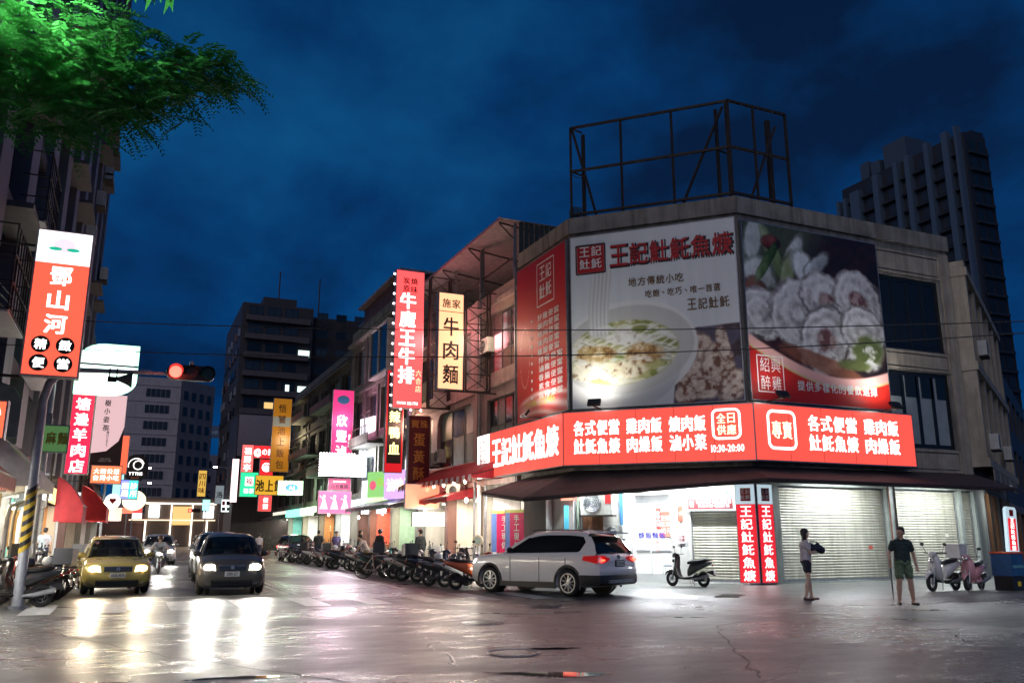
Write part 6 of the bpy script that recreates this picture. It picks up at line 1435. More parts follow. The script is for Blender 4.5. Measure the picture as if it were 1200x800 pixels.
# grey building closing the street and the next one
t = thing('grey_office_block', 'pale grey eight storey office block closing the end of the street', 'building', (-2.6, 170, 0))
fa = 9.2; b = B(); b.add([(0, 0, 0), (fa, 0, 0), (fa + 6.6, 6.5, 0), (fa + 6.6, 24, 0), (0, 24, 0), (0, 0, 30.5), (fa, 0, 30.5), (fa + 6.6, 6.5, 30.5), (fa + 6.6, 24, 30.5), (0, 24, 30.5)], [(0, 1, 6, 5), (1, 2, 7, 6), (2, 3, 8, 7), (3, 4, 9, 8), (4, 0, 5, 9), (5, 6, 7, 8, 9)]); b.build('wall', palewall, t)
for j in range(9):
    z = 27.6 - j * 3.05
    o = B(); 
    for k in range(5): o.box(3.2 + k * .85, 3.95 + k * .85, -.06, .0, z - .75, z + .75)
    o.build('ribbon_window', dimg, t)
    for k in range(4):
        a = atan2(6.5, 6.6); q = B().box(-.5, .5, -.08, 0, -.8, .8).build('window', dimg, t); d_ = 1.4 + k * 2.1; q.location = (fa + cos(a) * d_, sin(a) * d_, z); q.rotation_euler = (0, 0, a)
    B().box(0, fa, -.1, -.001, z + 1.35, z + 1.5).build('string_course', palewall, t)
t = thing('corner_office', 'pale building with a dark character on its wall right of the office block', 'building', (11.5, 205, 0))
B().box(0, 7, 0, 10, 0, 19.5).build('wall', palewall, t); B().box(7, 16, 1, 12, 0, 20.5).build('wall', M('dark_grey_wall', (.10, .10, .11), .7), t)
simple_windows(t, [(3.3, z, 2, 1.5) for z in (17.3, 14, 7.5, 4.3)] , [dimg]); simple_windows(t, [(9 + i * 2.3, z, 1.5, 1.4) for i in range(3) for z in (18.5, 15.2, 12, 8.8, 5.5)], [dimg, glass, lit1])
text(t, '大', 3.3, 10.8, 2.6, black, y=-.1)
t = thing('roof_sign', 'small pale roof sign left of the dark tower', 'sign', (15.5, 230, 26)); B().box(0, 4.5, 0, .3, 0, 3.2).build('panel', M('blue_grey_panel', (.10, .14, .2), .6), t); B().box(.2, .4, 0, .3, -10, 0).build('post', rust, t); text(t, '●●', 2.2, 1.4, .9, P((150, 165, 175)), y=-.1)
# lit shop front with white light strips at the end of the street
t = thing('lit_storefront', 'glass storefront outlined with white light strips at the end of the street', 'shop', (1.8, 132, 0))
B().box(0, 11, .3, .5, 0, 6.8).build('back_wall', M('warm_dark_interior', (.12, .08, .06), .7), t)
strip = E('strip', (255, 244, 225), 1.7)
B().box(0, 9.5, 0, .2, 5.9, 6.1).build('light_strip', strip, t)
for x in (3.4, 6.2): B().box(x, x + .18, 0, .2, 0, 5.9).build('light_strip', strip, t)
for x in (.1, 8.3): B().box(x, x + .2, 0, .2, .8, 3.6).build('light_strip', strip, t)
B().box(-2, 9.5, 0, .15, 3.6, 3.75).build('light_strip', E('strip_dim', (255, 225, 190), 1.0), t)
for x in (.5, 7.8): B().box(x, x + 1.4, -.1, .1, 4.0, 5.7).build('lit_panel', E('panel_w', (240, 250, 250), 2.0), t)
B().box(3.7, 6.1, .1, .2, 3.0, 5.6).build('lit_window', lit1, t)
B().box(-6, 14, .6, .8, 0, 4.5).build('low_front', brownwall, t)

# ---------------- ground floor arcades, right side: shops
def shop(label, y0, y1, wallm, signm=None, sign_text=None, tcol=None, glow=30, col=(1, .93, .84), awnm=None, awz=3.1, x=13.85, board=None, awd=1.6, sgz=(3.2, 3.85), name='shop_front'):
    left = x < 0; w = y1 - y0
    t = thing(name, label, 'shop', (x, y1 if not left else y0, .08), radians(-90) if not left else radians(90))
    b = B(); D = 2.4
    b.quad((0, D, 0), (w, D, 0), (w, D, 3.1), (0, D, 3.1)); b.quad((0, 0, 0), (0, D, 0), (0, D, 3.1), (0, 0, 3.1)); b.quad((w, 0, 0), (w, 0, 3.1), (w, D, 3.1), (w, D, 0)); b.quad((0, 0, 3.1), (0, D, 3.1), (w, D, 3.1), (w, 0, 3.1))
    b.build('interior_walls', wallm, t)
    B().box(-.22, .22, -.05, .4, 0, 3.5).build('column', rnd.choice([cream, beige, brownwall, greywall]), t)
    B().box(.22, w, -.02, .35, 3.1, 3.55).build('beam', rnd.choice([cream, greywall]), t)
    area('shop_light', (w / 2, D * .35, 3.0), (radians(-18), 0, 0), w * .7, col, glow * 1.8, t, sy=1.0)
    B().box(w * .15, w * .85, D * .5 - .06, D * .5 + .06, 3.03, 3.08).build('ceiling_tube', E('shop_tube', (255, 246, 232), 7), t)
    # shelves, counter, goods
    cols = [P(c) for c in ((200, 60, 50), (230, 200, 120), (90, 140, 90), (220, 220, 210), (70, 90, 140), (150, 90, 50))]
    B().box(.4, w * .5, .5, 1.0, 0, .95).build('counter', rnd.choice([steel, white, wood]), t)
    for k in range(3):
        sf = B().box(w * .52, w - .3, D - .4, D - .05, .6 + k * .7, .64 + k * .7).build('shelf', wood, t)
        for q in range(5):
            xx = w * .55 + q * (w * .4) / 5; B().box(xx, xx + .16, D - .36, D - .12, .641 + k * .7, .641 + k * .7 + rnd.uniform(.15, .4)).build('goods', rnd.choice(cols), sf)
    if board: B().box(.3, w - .3, D - .06, D - .02, 2.2, 2.8).build('lit_board', board, t)
    if signm:
        s_ = B().box(.1, w - .1, -.32, -.04, sgz[0] - .08, sgz[1] - .08).build('sign_box', signm, t)
        if sign_text: text(t, sign_text, w / 2, (sgz[0] + sgz[1]) / 2 - .08, (sgz[1] - sgz[0]) * .62, tcol or wglow, y=-.33)
    if awnm:
        a = B(); n_ = 6
        for k in range(n_):
            x0, x1 = w * k / n_, w * (k + 1) / n_
            a.quad((x0, -.03, awz + .45), (x1, -.03, awz + .45), (x1, -awd, awz), (x0, -awd, awz)); a.quad((x0, -awd, awz), (x1, -awd, awz), (x1, -awd - .01, awz - .22 - .05 * (k % 2)), (x0, -awd - .01, awz - .22 - .05 * ((k + 1) % 2)))
        a.quad((0, -.03, awz + .45), (0, -awd, awz), (0, -awd, awz - .2), (0, -.03, awz)); a.quad((w, -.03, awz + .45), (w, -awd, awz), (w, -awd, awz - .2), (w, -.03, awz))
        a.build('awning', awnm, t)
        B().tube([(0, -awd, awz - .02), (w, -awd, awz - .02)], .02, 5).build('awning_bar', steel, t)
        for xx in (.05, w - .05): B().tube([(xx, -.05, awz - .4), (xx, -awd, awz)], .015, 5).build('awning_arm', steel, t)
    return t
shops = [
 ('white fronted shop with pipes next to the corner, under the red awning', 30.5, 34.4, whitewall, None, None, None, 60, (1, .98, .95), None),
 ('food stall shop with a peach lit box under the red awning', 34.5, 38.9, cream, None, None, None, 80, (1, .85, .7), redawn),
 ('shop with a dark green awning and steel kitchen', 39.0, 43.6, cream, E('sg1', (150, 60, 60), .5), None, None, 50, (1, .95, .88), awn),
 ('open shop with a dark green scalloped awning', 43.7, 48.4, M('pale_green_wall', (.40, .50, .36), .6), E('sg2', (120, 90, 200), .9), '鮮果汁', E('sgy', (255, 240, 190), 1.6), 60, (.9, 1, .85), greenawn),
 ('shop with a red and orange lit menu wall', 48.5, 53.4, M('red_tiled_menu', (.6, .10, .06), .5), E('sg3', (170, 215, 150), .9), None, None, 110, (1, .7, .5), greenawn),
 ('pink signed hair shop in the middle of the right row', 53.5, 58.4, brownwall, E('sg4', (236, 240, 244), 1.8), None, None, 60, (1, .9, .8), None),
 ('white lit shop behind brown columns', 58.5, 63.4, whitewall, E('sg5', (60, 60, 55), .3), None, None, 120, (1, 1, 1), greenawn),
 ('wood panelled shop with warm light', 63.5, 69.4, M('orange_panel', (.55, .28, .1), .5), None, None, None, 90, (1, .8, .55), None),
 ('shop with a green and white light box far along the right', 69.5, 76.4, whitewall, E('sg6', (200, 240, 190), 1.4), None, None, 110, (.95, 1, .9), None),
 ('teal lit shop far along the right', 76.5, 84, M('teal_wall', (.2, .5, .42), .5), E('sg7', (120, 220, 190), 1.5), None, None, 100, (.85, 1, .95), None),
 ('stall row under dark awnings at the far right end', 84.1, 96, cream, E('sg8', (220, 220, 200), .8), None, None, 90, (1, .9, .75), awn)]
for s_ in shops: shop(*s_[:10])
B().box(X(84), X(30.5), 3.0, 9, 0, 3.7).build('rear_wall', darkwall, bpy.data.objects['pink_building'])
# red awning over the first two shops, one thing with a scalloped edge
t = thing('red_awning', 'bright red awning with a scalloped white edge left of the corner canopy', 'awning', (13.85, 42.2, 0), radians(-90))
a = B(); n_ = 30; w = 10.3
for k in range(n_):
    x0, x1 = w * k / n_, w * (k + 1) / n_
    a.quad((x0, -.02, 4.75), (x1, -.02, 4.75), (x1, -1.5, 3.95), (x0, -1.5, 3.95)); xm = (x0 + x1) / 2
    a.add([(x0, -1.5, 3.95), (x1, -1.5, 3.95), (x1, -1.52, 3.78), (xm, -1.52, 3.66), (x0, -1.52, 3.78)], [(0, 1, 2, 3, 4)], k % 2)
a.add([(w, -.02, 4.75), (w, -1.5, 3.95), (w, -1.5, 3.8), (w, -.02, 3.8)], [(0, 1, 2, 3)])
a.build('awning_sheet', [redawn, M('white_scallop', (.6, .5, .5), .7)], t)
for k in range(6): B().tube([(w * k / 5, -.03, 4.3), (w * k / 5, -1.48, 3.93)], .02, 5).build('rib', rust, t)
for k in range(7):
    b_ = B().ell((1.0 + k * 1.35, -1.3, 3.72), (.06, .06, .08), 8, 6).build('bulb', E('bulb_warm', (255, 236, 200), 14), t)
    if k % 2 == 0: point('bulb_light', (1.0 + k * 1.35, -1.3, 3.6), (1, .85, .65), 28, .08, t)
# things in front of those shops
t = lightbox('stall_sign', 'peach lit sign board hanging under the string of bulbs at the stall', 'sign', 12.4, 38.4, 2.75, 3.9, 1.7, 0, .15, E('peach', (240, 130, 100), 1.0))
t = lightbox('stall_sign', 'overbright white stall sign under the peach board', 'sign', 12.6, 38.0, 1.95, 2.6, 1.6, 0, .15, E('hotwhite', (255, 240, 220), 5)); point('stall_glow', (0, -.6, .3), (1, .85, .7), 60, .2, t)
for i, (y, c_) in enumerate(((31.0, (40, 60, 150)), (32.3, (210, 40, 100)))): pass
for i, (yy, xx) in enumerate(((31.9, 13.25), (30.6, 13.3))):
    t = thing('banner_flag', ['pink and blue vertical banner on the shop column left of the white car', 'second pink vertical banner nearer the corner, above the white car bonnet'][i], 'banner', (xx, yy, .9), radians(-30 if i == 0 else -60))
    B().box(0, .2, -.01, .01, 0, 1.55).build('blue_strip', P((110, 140, 210)), t); B().box(.2, .85, -.011, .009, 0, 1.5).build('pink_cloth', P((226, 40, 100)), t); B().box(0, .85, -.012, .008, 1.5, 1.62).build('yellow_hem', P((220, 220, 120)), t)
    text(t, '手工現做', .52, .78, .3, pwhite, y=-.016, w=.26, vertical=True); B().tube([(-.03, 0, -.8), (-.03, 0, 1.7)], .015, 5).build('pole', steel, t)
for i, (y, x_, h) in enumerate(((33.2, 13.2, 3.6), (32.7, 13.3, 3.6), (34.2, 13.4, 3.8))):
    tag(B().tube([(x_, y, .08), (x_, y, h)], .05 if i else .08, 8).build('service_pipe', steel if i else whitewall), ['thick white service pipe on the first shop left of the corner', 'thin grey service pipe beside the thick white one', 'grey service pipe by the red awning end'][i], 'pipe')
t = thing('gas_meter', 'round beige meter hanging on the pipes behind the scooters', 'meter', (13.1, 33.0, 1.35), radians(-45)); B().disc((0, 0, 0), .22, 'y', .06, 18).build('dial', M('beige_metal', (.5, .42, .3), .5), t); B().disc((0, -.062, 0), .16, 'y', .006, 16).build('glass', glass2, t)
t = thing('split_unit', 'old fan unit mounted above the stall shop', 'air conditioner', (13.2, 36.6, 3.2), radians(-60)); B().box(0, .8, -.35, 0, 0, .6).build('case', M('aged_white_metal', (.5, .5, .47), .5), t); B().disc((.4, -.36, .3), .22, 'y', .01, 16).build('fan', black, t)
for y, z, lb in ((39.4, 4.95, 'air conditioner inside the arched opening, right one'), (40.6, 4.85, 'air conditioner inside the arched opening, left one'), (33.4, 9.2, 'small unit at the upper brown window of the pink building')):
    aircon(lb, (13.6, y, z), radians(-90), 1.1)
aircon('boxy air conditioner below the arched window of the grey green building', (13.7, 47.5, 5.4), radians(-90), 1.1)

# ---------------- projecting signs, right side
def vsign(name, label, X0, X1, Y, z0, z1, col, es=1.0, txt=None, tm=None, th=.5, tw=None, side=True, trim=None, bold=.03, d=.3, dull=False):
    f = E('face_%d_%d_%d_%d' % (*col, int(es * 10)), col, es) if not dull else P(col)
    t = lightbox(name, label, 'sign', (X0 + X1) / 2, Y, z0, z1, X1 - X0, 0, d, f, trim)
    if txt: text(t, txt, 0, (z1 - z0) / 2, th, tm or wglow, y=-d / 2 - .016, w=tw, vertical=True, bold=bold)
    return t
def lattice(label, X0, X1, Y, z0, z1, n_):
    t = thing('sign_lattice', label, 'steel frame', (X0, Y, z0)); w = X1 - X0; h = z1 - z0
    for x in (0, w):
        for yy in (-.15, .15): B().box(x - .035, x + .035, yy - .035, yy + .035, 0, h).build('upright', rust, t)
    for k in range(n_):
        za, zb_ = h * k / n_, h * (k + 1) / n_
        B().tube([(0, -.15, za), (w, -.15, zb_)], .022, 4).build('diagonal', rust, t); B().tube([(w, -.15, za), (0, -.15, zb_)], .022, 4).build('diagonal', rust, t); B().box(0, w, -.17, -.13, za - .02, za + .02).build('rung', rust, t)
    B().box(0, w + .5, -.17, -.13, h - .02, h + .03).build('top_bar', rust, t); B().box(-.9, w + .6, -.17, -.13, -.08, -.02).build('bottom_bar', rust, t)
    return t
ink = P((14, 18, 30))
t = vsign('light_box', 'tall peach light box with black brush characters on the lattice beside the pink building', 11.15, 12.30, 33.0, 7.48, 11.67, (250, 176, 130), 1.0)
text(t, '牛\n肉\n麵', 0, 1.68, .86, ink, y=-.17, w=.72, bold=.02, gap=.12); text(t, '施家', 0, 3.72, .42, ink, y=-.17, w=.4)
B().box(-.56, .56, -.172, -.163, 3.34, 3.37).build('divider', P((150, 90, 60)), t)
lattice('black steel lattice holding the peach light box off the wall', 12.45, 13.55, 33.1, 7.5, 11.9, 6)
t = vsign('light_box', 'tallest red light box with big white characters and a string of bulbs', 10.84, 12.30, 38.6, 7.44, 14.28, (240, 74, 74), 1.15)
text(t, '牛魔王牛排', -.1, 3.45, .86, wglow, y=-.17, w=.82, vertical=True, bold=.04, gap=.06); text(t, '六合店', .52, 1.35, .34, E('sign_peach', (255, 180, 140), 1.3), y=-.17, w=.3, vertical=True); text(t, '炭燒\n原味', 0, 6.1, .36, ink, y=-.17, w=.36); text(t, '訂位專線 222-7718', 0, .25, .14, wglow, y=-.17, w=.1)
bulb = E('chaser_bulb', (255, 235, 240), 9)
bm_ = B().ell((0, 0, 0), (.045, .045, .045), 8, 6).mesh('bulb', bulb)
def bulbs(t, pts):
    for p in pts:
        o = bpy.data.objects.new('bulb', bm_); COL.objects.link(o); o.parent = t; o.location = p
bulbs(t, [(-.80, -.1, .1 + k * .5) for k in range(14)] + [(-.3 + k * .5, -.1, -.06) for k in range(3)])
lattice('dark lattice behind the tallest red light box', 12.75, 13.8, 38.9, 7.6, 14.2, 8)
t = vsign('light_box', 'narrow black sign with yellow characters below the tallest red one', 12.19, 13.20, 44.6, 4.83, 10.44, (190, 24, 34), .7)
B().box(-.40, .40, -.17, -.163, .5, 5.4).build('black_field', black, t); text(t, '麻辣鴨血', 0, 2.6, .68, E('sign_yellow', (250, 235, 150), 1.4), y=-.18, w=.62, vertical=True, bold=.03, gap=.22)
t = vsign('dim_sign', 'dark red sign with gold characters hanging under the lattice', 12.06, 13.20, 39.9, 3.95, 7.32, (96, 12, 20), 0, dull=True)
text(t, '寶珠', 0, 2.95, .42, P((190, 130, 50)), y=-.17, w=.42); text(t, '蛋黃酥', 0, 1.35, .66, P((196, 130, 50)), y=-.17, w=.6, vertical=True, gap=.2)
spot('sign_fill', (0, -1.6, -.4), (0, -.2, 1.6), (1, .8, .7), 25, 90, .8, .2, t)
t = vsign('light_box', 'tall pink and maroon light box with a green logo behind the overbright white sign', 11.58, 13.0, 55.6, 6.04, 11.02, (196, 48, 104), .75)
B().disc((0, -.17, 4.3), .42, 'y', .006, 20, r2=.3).build('logo', P((20, 90, 110)), t); text(t, '欣\n豐\n滷', -.05, 1.9, .8, wglow, y=-.18, w=.72, gap=.16); text(t, '機車出租', .5, 1.6, .2, wglow, y=-.18, w=.18, vertical=True)
t = vsign('light_box', 'overbright white square sign with a dark lattice end', 10.79, 13.0, 54.7, 5.24, 6.66, (255, 250, 255), 7)
bulbs(t, [(-1.1 + k * .18, -.16, 1.45) for k in range(13)] + [(-1.15, -.16, .05 + k * .17) for k in range(9)])
B().box(1.15, 1.9, -.1, .1, 0, 1.42).build('end_panel', E('pw', (190, 200, 235), 1.6), t); b = B(); b.box(1.5, 1.54, -.12, -.101, 0, 1.42); b.box(1.15, 1.9, -.12, -.101, .7, .74); b.build('end_lattice', rust, t)
t = thing('wall_light_box', 'slanted white lit panel on the wall behind the overbright sign', 'sign', (13.75, 56.2, 6.6), radians(-78)); B().box(0, 3.4, -.1, 0, 0, 2.6).build('panel', E('pwh', (235, 240, 250), 1.7), t)
t = thing('wall_light_box', 'white lit panel between the pink and the green fruit signs', 'sign', (13.7, 54.8, 2.9), radians(-70)); B().box(0, 2.6, -.1, 0, 0, 2.1).build('panel', E('pwh2', (235, 240, 250), 2.2), t)
t = vsign('light_box', 'small maroon and white light box above the pink picture sign', 11.49, 13.0, 55.5, 4.40, 5.19, (170, 60, 100), .8); text(t, '六合醬園', 0, .25, .25, ink, y=-.17, w=.26); text(t, '機車出租專賣', 0, .56, .13, wglow, y=-.17)
t = vsign('light_box', 'pink picture sign with pale dancing figures', 10.85, 13.0, 55.2, 2.89, 4.35, (224, 96, 138), .95)
for k in range(3):
    x_ = -.7 + k * .68; b = B(); b.ell((x_, -.165, 1.1), (.1, .008, .11)); b.loft([[(x_ - .05, -.165, 1.0), (x_ + .05, -.165, 1.0), (x_ + .05, -.172, 1.0), (x_ - .05, -.172, 1.0)], [(x_ - .26, -.165, .3), (x_ + .26, -.165, .3), (x_ + .26, -.172, .3), (x_ - .26, -.172, .3)]]); b.tube([(x_ - .05, -.168, .9), (x_ - .28, -.168, 1.15 - k * .1)], .035, 5); b.build('printed_figure', E('fig', (245, 190, 205), 1.0), t)
spot('sign_spill', (0, -1, -.2), (-2, -7, -2.8), (.9, .35, .65), 150, 120, .8, .4, t)
t = thing('fruit_sign', 'green and pink picture sign over the open shop', 'sign', (12.9, 50.4, 3.75), radians(-62)); B().box(0, 3.6, -.1, 0, 0, 1.5).build('sign_face', E('fruit', (130, 190, 110), .8), t)
for k in range(5): B().disc((.5 + k * .6, -.11, .7 + .2 * (k % 2)), .28, 'y', .006, 14).build('printed_fruit', E('fr%d' % k, ((220, 90, 120), (150, 200, 90), (230, 120, 90), (210, 170, 80), (190, 100, 150))[k], .7), t)
t = thing('purple_sign', 'purple lit sign with yellow brush characters over the dark awning', 'sign', (12.7, 45.9, 3.5), radians(-50)); B().box(0, 2.0, -.12, 0, 0, 1.55).build('sign_face', E('violet', (176, 140, 220), 1.1), t); text(t, '滷味王', 1.0, .75, .7, E('sgy', (255, 240, 190), 1.6), y=-.13, w=.52, bold=.03)
spot('purple_spill', (1, -.5, .3), (-1.5, -7, -3.5), (.5, .3, 1), 160, 120, .8, .4, t)
# far right signs
ys = thing
t = vsign('dim_sign', 'tall ochre sign with brown characters standing out of the dark row', 11.29, 13.0, 80.7, 7.25, 14.1, (150, 96, 20), .55); text(t, '悟饕池上飯包', 0, 3.3, .8, P((90, 50, 10)), y=-.17, w=.75, vertical=True, gap=.25); B().box(-.8, .8, -.17, -.163, 4.2, 5.1).build('pale_band', E('band', (120, 120, 110), .5), t)  # weak glow put into the ochre face colour, no lamp inside
t = vsign('light_box', 'yellow sign with black characters below the ochre sign', 10.1, 12.6, 80.6, 5.13, 6.91, (200, 150, 40), .8); text(t, '池上飯', 0, .85, 1.1, ink, y=-.17, w=.75, bold=.03)
t = vsign('light_box', 'white green light box with a blue oval bearing a white emblem', 10.9, 13.0, 72.6, 4.80, 6.0, (205, 245, 190), 1.3); B().disc((.1, -.17, .62), .52, 'y', .006, 24, r2=.3).build('blue_oval', P((20, 90, 180)), t); text(t, 'AJ', .1, .62, .3, wglow, y=-.18, bold=.02)
t = vsign('light_box', 'green box sign with a white and red stamp', 9.76, 11.5, 89.6, 5.32, 7.78, (40, 190, 130), 1.2); B().box(-.4, .4, -.17, -.163, 1.1, 2.0).build('stamp', E('st', (255, 220, 220), 1.4), t); text(t, '福', 0, 1.55, .7, P((200, 40, 40)), y=-.18); text(t, '福茶', 0, .6, .5, wglow, y=-.17)
t = vsign('light_box', 'white and red vertical sign above the green box sign', 9.82, 11.0, 90.4, 7.83, 10.61, (240, 90, 84), 1.3); text(t, '福勝亭', 0, 1.3, .75, wglow, y=-.17, vertical=True)
t = vsign('light_box', 'red banner sign with white swirls touching the ochre sign', 10.18, 12.0, 83.9, 8.72, 9.94, (216, 40, 44), 1.0); text(t, '@の屋', 0, .6, .6, wglow, y=-.17, w=.5)
t = vsign('light_box', 'red vertical sign with a white round swirl below the red banner', 10.74, 12.0, 83.3, 6.99, 8.60, (206, 36, 40), .9); B().torus((0, -.17, .85), .38, .05, 'y', 20, 4).build('white_ring', wglow, t); text(t, '@', 0, .85, .4, wglow, y=-.17)
t = vsign('light_box', 'small red box sign under the yellow sign', 10.76, 12.0, 82.9, 3.73, 5.22, (226, 60, 60), 1.2); text(t, '便\n當', .05, .75, .5, wglow, y=-.17)
t = vsign('light_box', 'white strip sign behind the green box sign', 9.0, 9.7, 91.0, 4.8, 9.2, (255, 215, 215), 1.4)
t = vsign('light_box', 'tall dim crimson sign at the foot of the dark tower', 9.4, 10.4, 97, 5.0, 11.3, (150, 20, 44), .55)
t = vsign('light_box', 'multicoloured lit board over the far right stalls', 8.6, 12.16, 95, 3.93, 5.26, (230, 240, 240), 1.5)
for k in range(8): B().box(-1.7 + k * .42, -1.4 + k * .42, -.17, -.163, .7, 1.15).build('printed_block', P(((220, 40, 90), (20, 20, 30), (40, 90, 170), (20, 20, 30), (230, 60, 60), (20, 150, 110), (20, 20, 30), (60, 60, 70))[k]), t)
for k in range(6): B().box(-1.7 + k * .5, -1.35 + k * .5, -.17, -.163, .15, .5).build('printed_block', P(((20, 20, 30), (30, 170, 130), (20, 20, 30), (60, 60, 80), (20, 130, 120), (20, 20, 30))[k]), t)
t = vsign('light_box', 'small turquoise lit sign on a pole at the far junction', 7.09, 7.89, 100, 4.20, 5.40, (120, 225, 200), 2.0); B().tube([(0, .1, -4.2), (0, .1, 0)], .06, 6).build('pole', steel, t)
t = vsign('light_box', 'narrow yellow sign with red characters by the far building', 7.2, 8.2, 112, 6.2, 9.4, (200, 160, 70), .8); text(t, '四川味', 0, 1.6, .75, P((190, 40, 20)), y=-.17, vertical=True)
t = vsign('light_box', 'dim white character sign right of the narrow yellow one', 9.0, 10.0, 108, 5.2, 7.4, (120, 130, 135), .6); text(t, '洛', 0, 1.1, .8, ink, y=-.17)
# street lamps in the distance
def street_lamp(label, x, y, z, side=1, en=200, col=(1, .88, .7), r=.16):
    t = thing('street_lamp', label, 'street lamp', (x - side * 1.8, y, 0)); B().tube([(0, 0, 0), (0, 0, z - .3), (side * .5, 0, z), (side * 1.6, 0, z + .1)], [.09, .07, .05, .04], 8).build('pole', steel, t)
    B().box(min(side * 1.4, side * 2.1), max(side * 1.4, side * 2.1), -.15, .15, z + .05, z + .16).build('lamp_head', steel, t); B().ell((side * 1.8, 0, z + .0), (r * 1.6, r, r * .6), 10, 6).build('lamp', E('streetlamp', (255, 240, 215), 40), t)
    spot('lamp_light', (side * 1.8, 0, z - .1), (side * 1.8, 0, 0), col, en, 140, .6, .15, t)
    return t
street_lamp('lit street lamp nearest along the left side beyond the traffic signal', .1, 62, 12.4, 1, 900)
street_lamp('second street lamp on the left, beside the office block front', 1.4, 105, 9.0, 1, 700)
street_lamp('third street lamp on the left, lower and farther away', 2.0, 128, 8.6, 1, 500)
street_lamp('street lamp in front of the dark tower on the right side', 9.6, 118, 10.3, -1, 700)
t = thing('traffic_signal', 'small far traffic signal showing red at the end of the street', 'traffic signal', (6.1, 104, 0)); B().tube([(3.2, 0, 0), (3.2, 0, 4.2), (0, 0, 4.3)], .06, 6).build('pole', steel, t); B().box(-.2, 1.1, -.15, .15, 4.1, 4.5).build('signal_case', black, t); B().disc((0, -.17, 4.3), .16, 'y', .02, 12).build('red_lens', E('sigred', (255, 50, 40), 9), t)
# potted plants along the right shops and street trees
leafm = M('dark_leaves', (.035, .09, .03), .5, var=.5, scale=8); leafl = M('light_leaves', (.06, .16, .05), .5, var=.5, scale=8)
def plant(label, x, y, h, z=.08):
    t = thing('potted_plant', label, 'plant', (x, y, z)); B().loft([[(.16 * cos(a), .16 * sin(a), 0) for a in np.linspace(0, 2 * pi, 11)[:-1]], [(.22 * cos(a), .22 * sin(a), .3) for a in np.linspace(0, 2 * pi, 11)[:-1]]]).build('pot', P((120, 60, 40)), t)
    b = B(); 
    for k in range(90):
        a = rnd.uniform(0, 6.28); q = rnd.uniform(.05, .42); zz = .35 + rnd.uniform(0, h); d = Vector((cos(a), sin(a), rnd.uniform(-.4, .6))).normalized() * .12; s_ = Vector((-sin(a), cos(a), 0)) * .04; p = Vector((q * cos(a), q * sin(a), zz)); b.add([p, p + d * .5 + s_, p + d, p + d * .5 - s_], [(0, 1, 2, 3)])
    k = b.build('foliage', leafl, t); k['kind'] = 'stuff'; B().tube([(0, 0, .25), (0, 0, .35 + h * .8)], .02, 5).build('stem', rust, t)
for i, (x, y, h) in enumerate(((10.2, 66, .9), (10.0, 69.5, 1.1), (12.3, 57.5, 1.7))): plant(['bushy potted plant by the wood panelled shop', 'tall potted plant farther along the right kerb', 'leafy shrub between brown columns on the right'][i], x, y, h)
for i, (x, y) in enumerate(((-3.2, 33.5), (-3.0, 34.6), (-3.3, 36.2))): plant(['green plant by the left arcade under the red awning', 'second green plant under the red awning', 'third green plant further under the red awning'][i], x, y, .6, .11)

# coloured spill of the big light boxes on the walls beside them
for nm, off, col, en in (('tallest red light box', (.9, -1.2, 3.5), (1, .35, .35), 140), ('tall peach light box', (.9, -1.0, 2.2), (1, .7, .5), 60), ('overbright white square', (.4, -1.5, .6), (1, .95, 1), 420), ('tall pink and maroon', (.2, -1.5, 3.0), (1, .35, .6), 170), ('tall ochre sign', (.4, -1.5, 3), (1, .8, .5), 160), ('white green light box', (.2, -1.2, .5), (.75, 1, .7), 180), ('narrow black sign', (.6, -1, 2.6), (1, .55, .4), 120)):
    o = next(q for q in bpy.data.objects if q.get('label', '').startswith(nm)); point('sign_glow', off, col, en, .5, o)
for zz, k in ((2.4, 0), (4.9, 1)):
    o = next(q for q in bpy.data.objects if q.get('label', '').startswith('tallest red')); B().box(-.72, .72, -.172, -.164, zz, zz + .012).build('face_seam', P((170, 60, 50)), o)
# window light in a few far rooms
tw_ = next(q for q in bpy.data.objects if q.name == 'dark_tower')
for x, z, m in ((2.2, 15.4, lit1), (5.1, 21.7, lit1), (16.4, 12.0, lit2), (13.2, 24.8, lit1)): B().box(x - .7, x + .7, -.12 if x < 11 else 1.9, -.03 if x < 11 else 1.99, z, z + 1.0).build('lit_window', m, tw_)
# ================================================================ LEFT SIDE
tile = M('mauve_grey_tile', (.15, .135, .155), .5, var=.15, scale=1.5, grime=.35)
t = thing('left_high_rise', 'tall dark building with pale vertical piers filling the left edge', 'building', (-3.9, 8, 0), radians(90))
Lw = 56; ops = []
for j in range(11):
    for i in range(12):
        ops.append((1.1 + i * 4.6, 4.3 + i * 4.6, 7.2 + j * 3.5, 9.4 + j * 3.5))
b = B(); wall_grid(b, 0, Lw, 4.2, 46, ops, .6); b.quad((Lw, 0, 4), (Lw, 14, 4), (Lw, 14, 46), (Lw, 0, 46)); b.quad((0, 0, 46), (Lw, 0, 46), (Lw, 14, 46), (0, 14, 46)); b.build('wall', darkwall, t)
for i in range(13): B().box(i * 4.6 - .75, i * 4.6 + .75, -.45, -.002, 4.3, 46.2).build('pier', tile, t)
wm = [glass, dimg, dimg, glass]
for k, o in enumerate(ops):
    if o[2] < 34: window(t, *o, nx=2, nz=1, pm=wm, rec=.5, fr=.07)
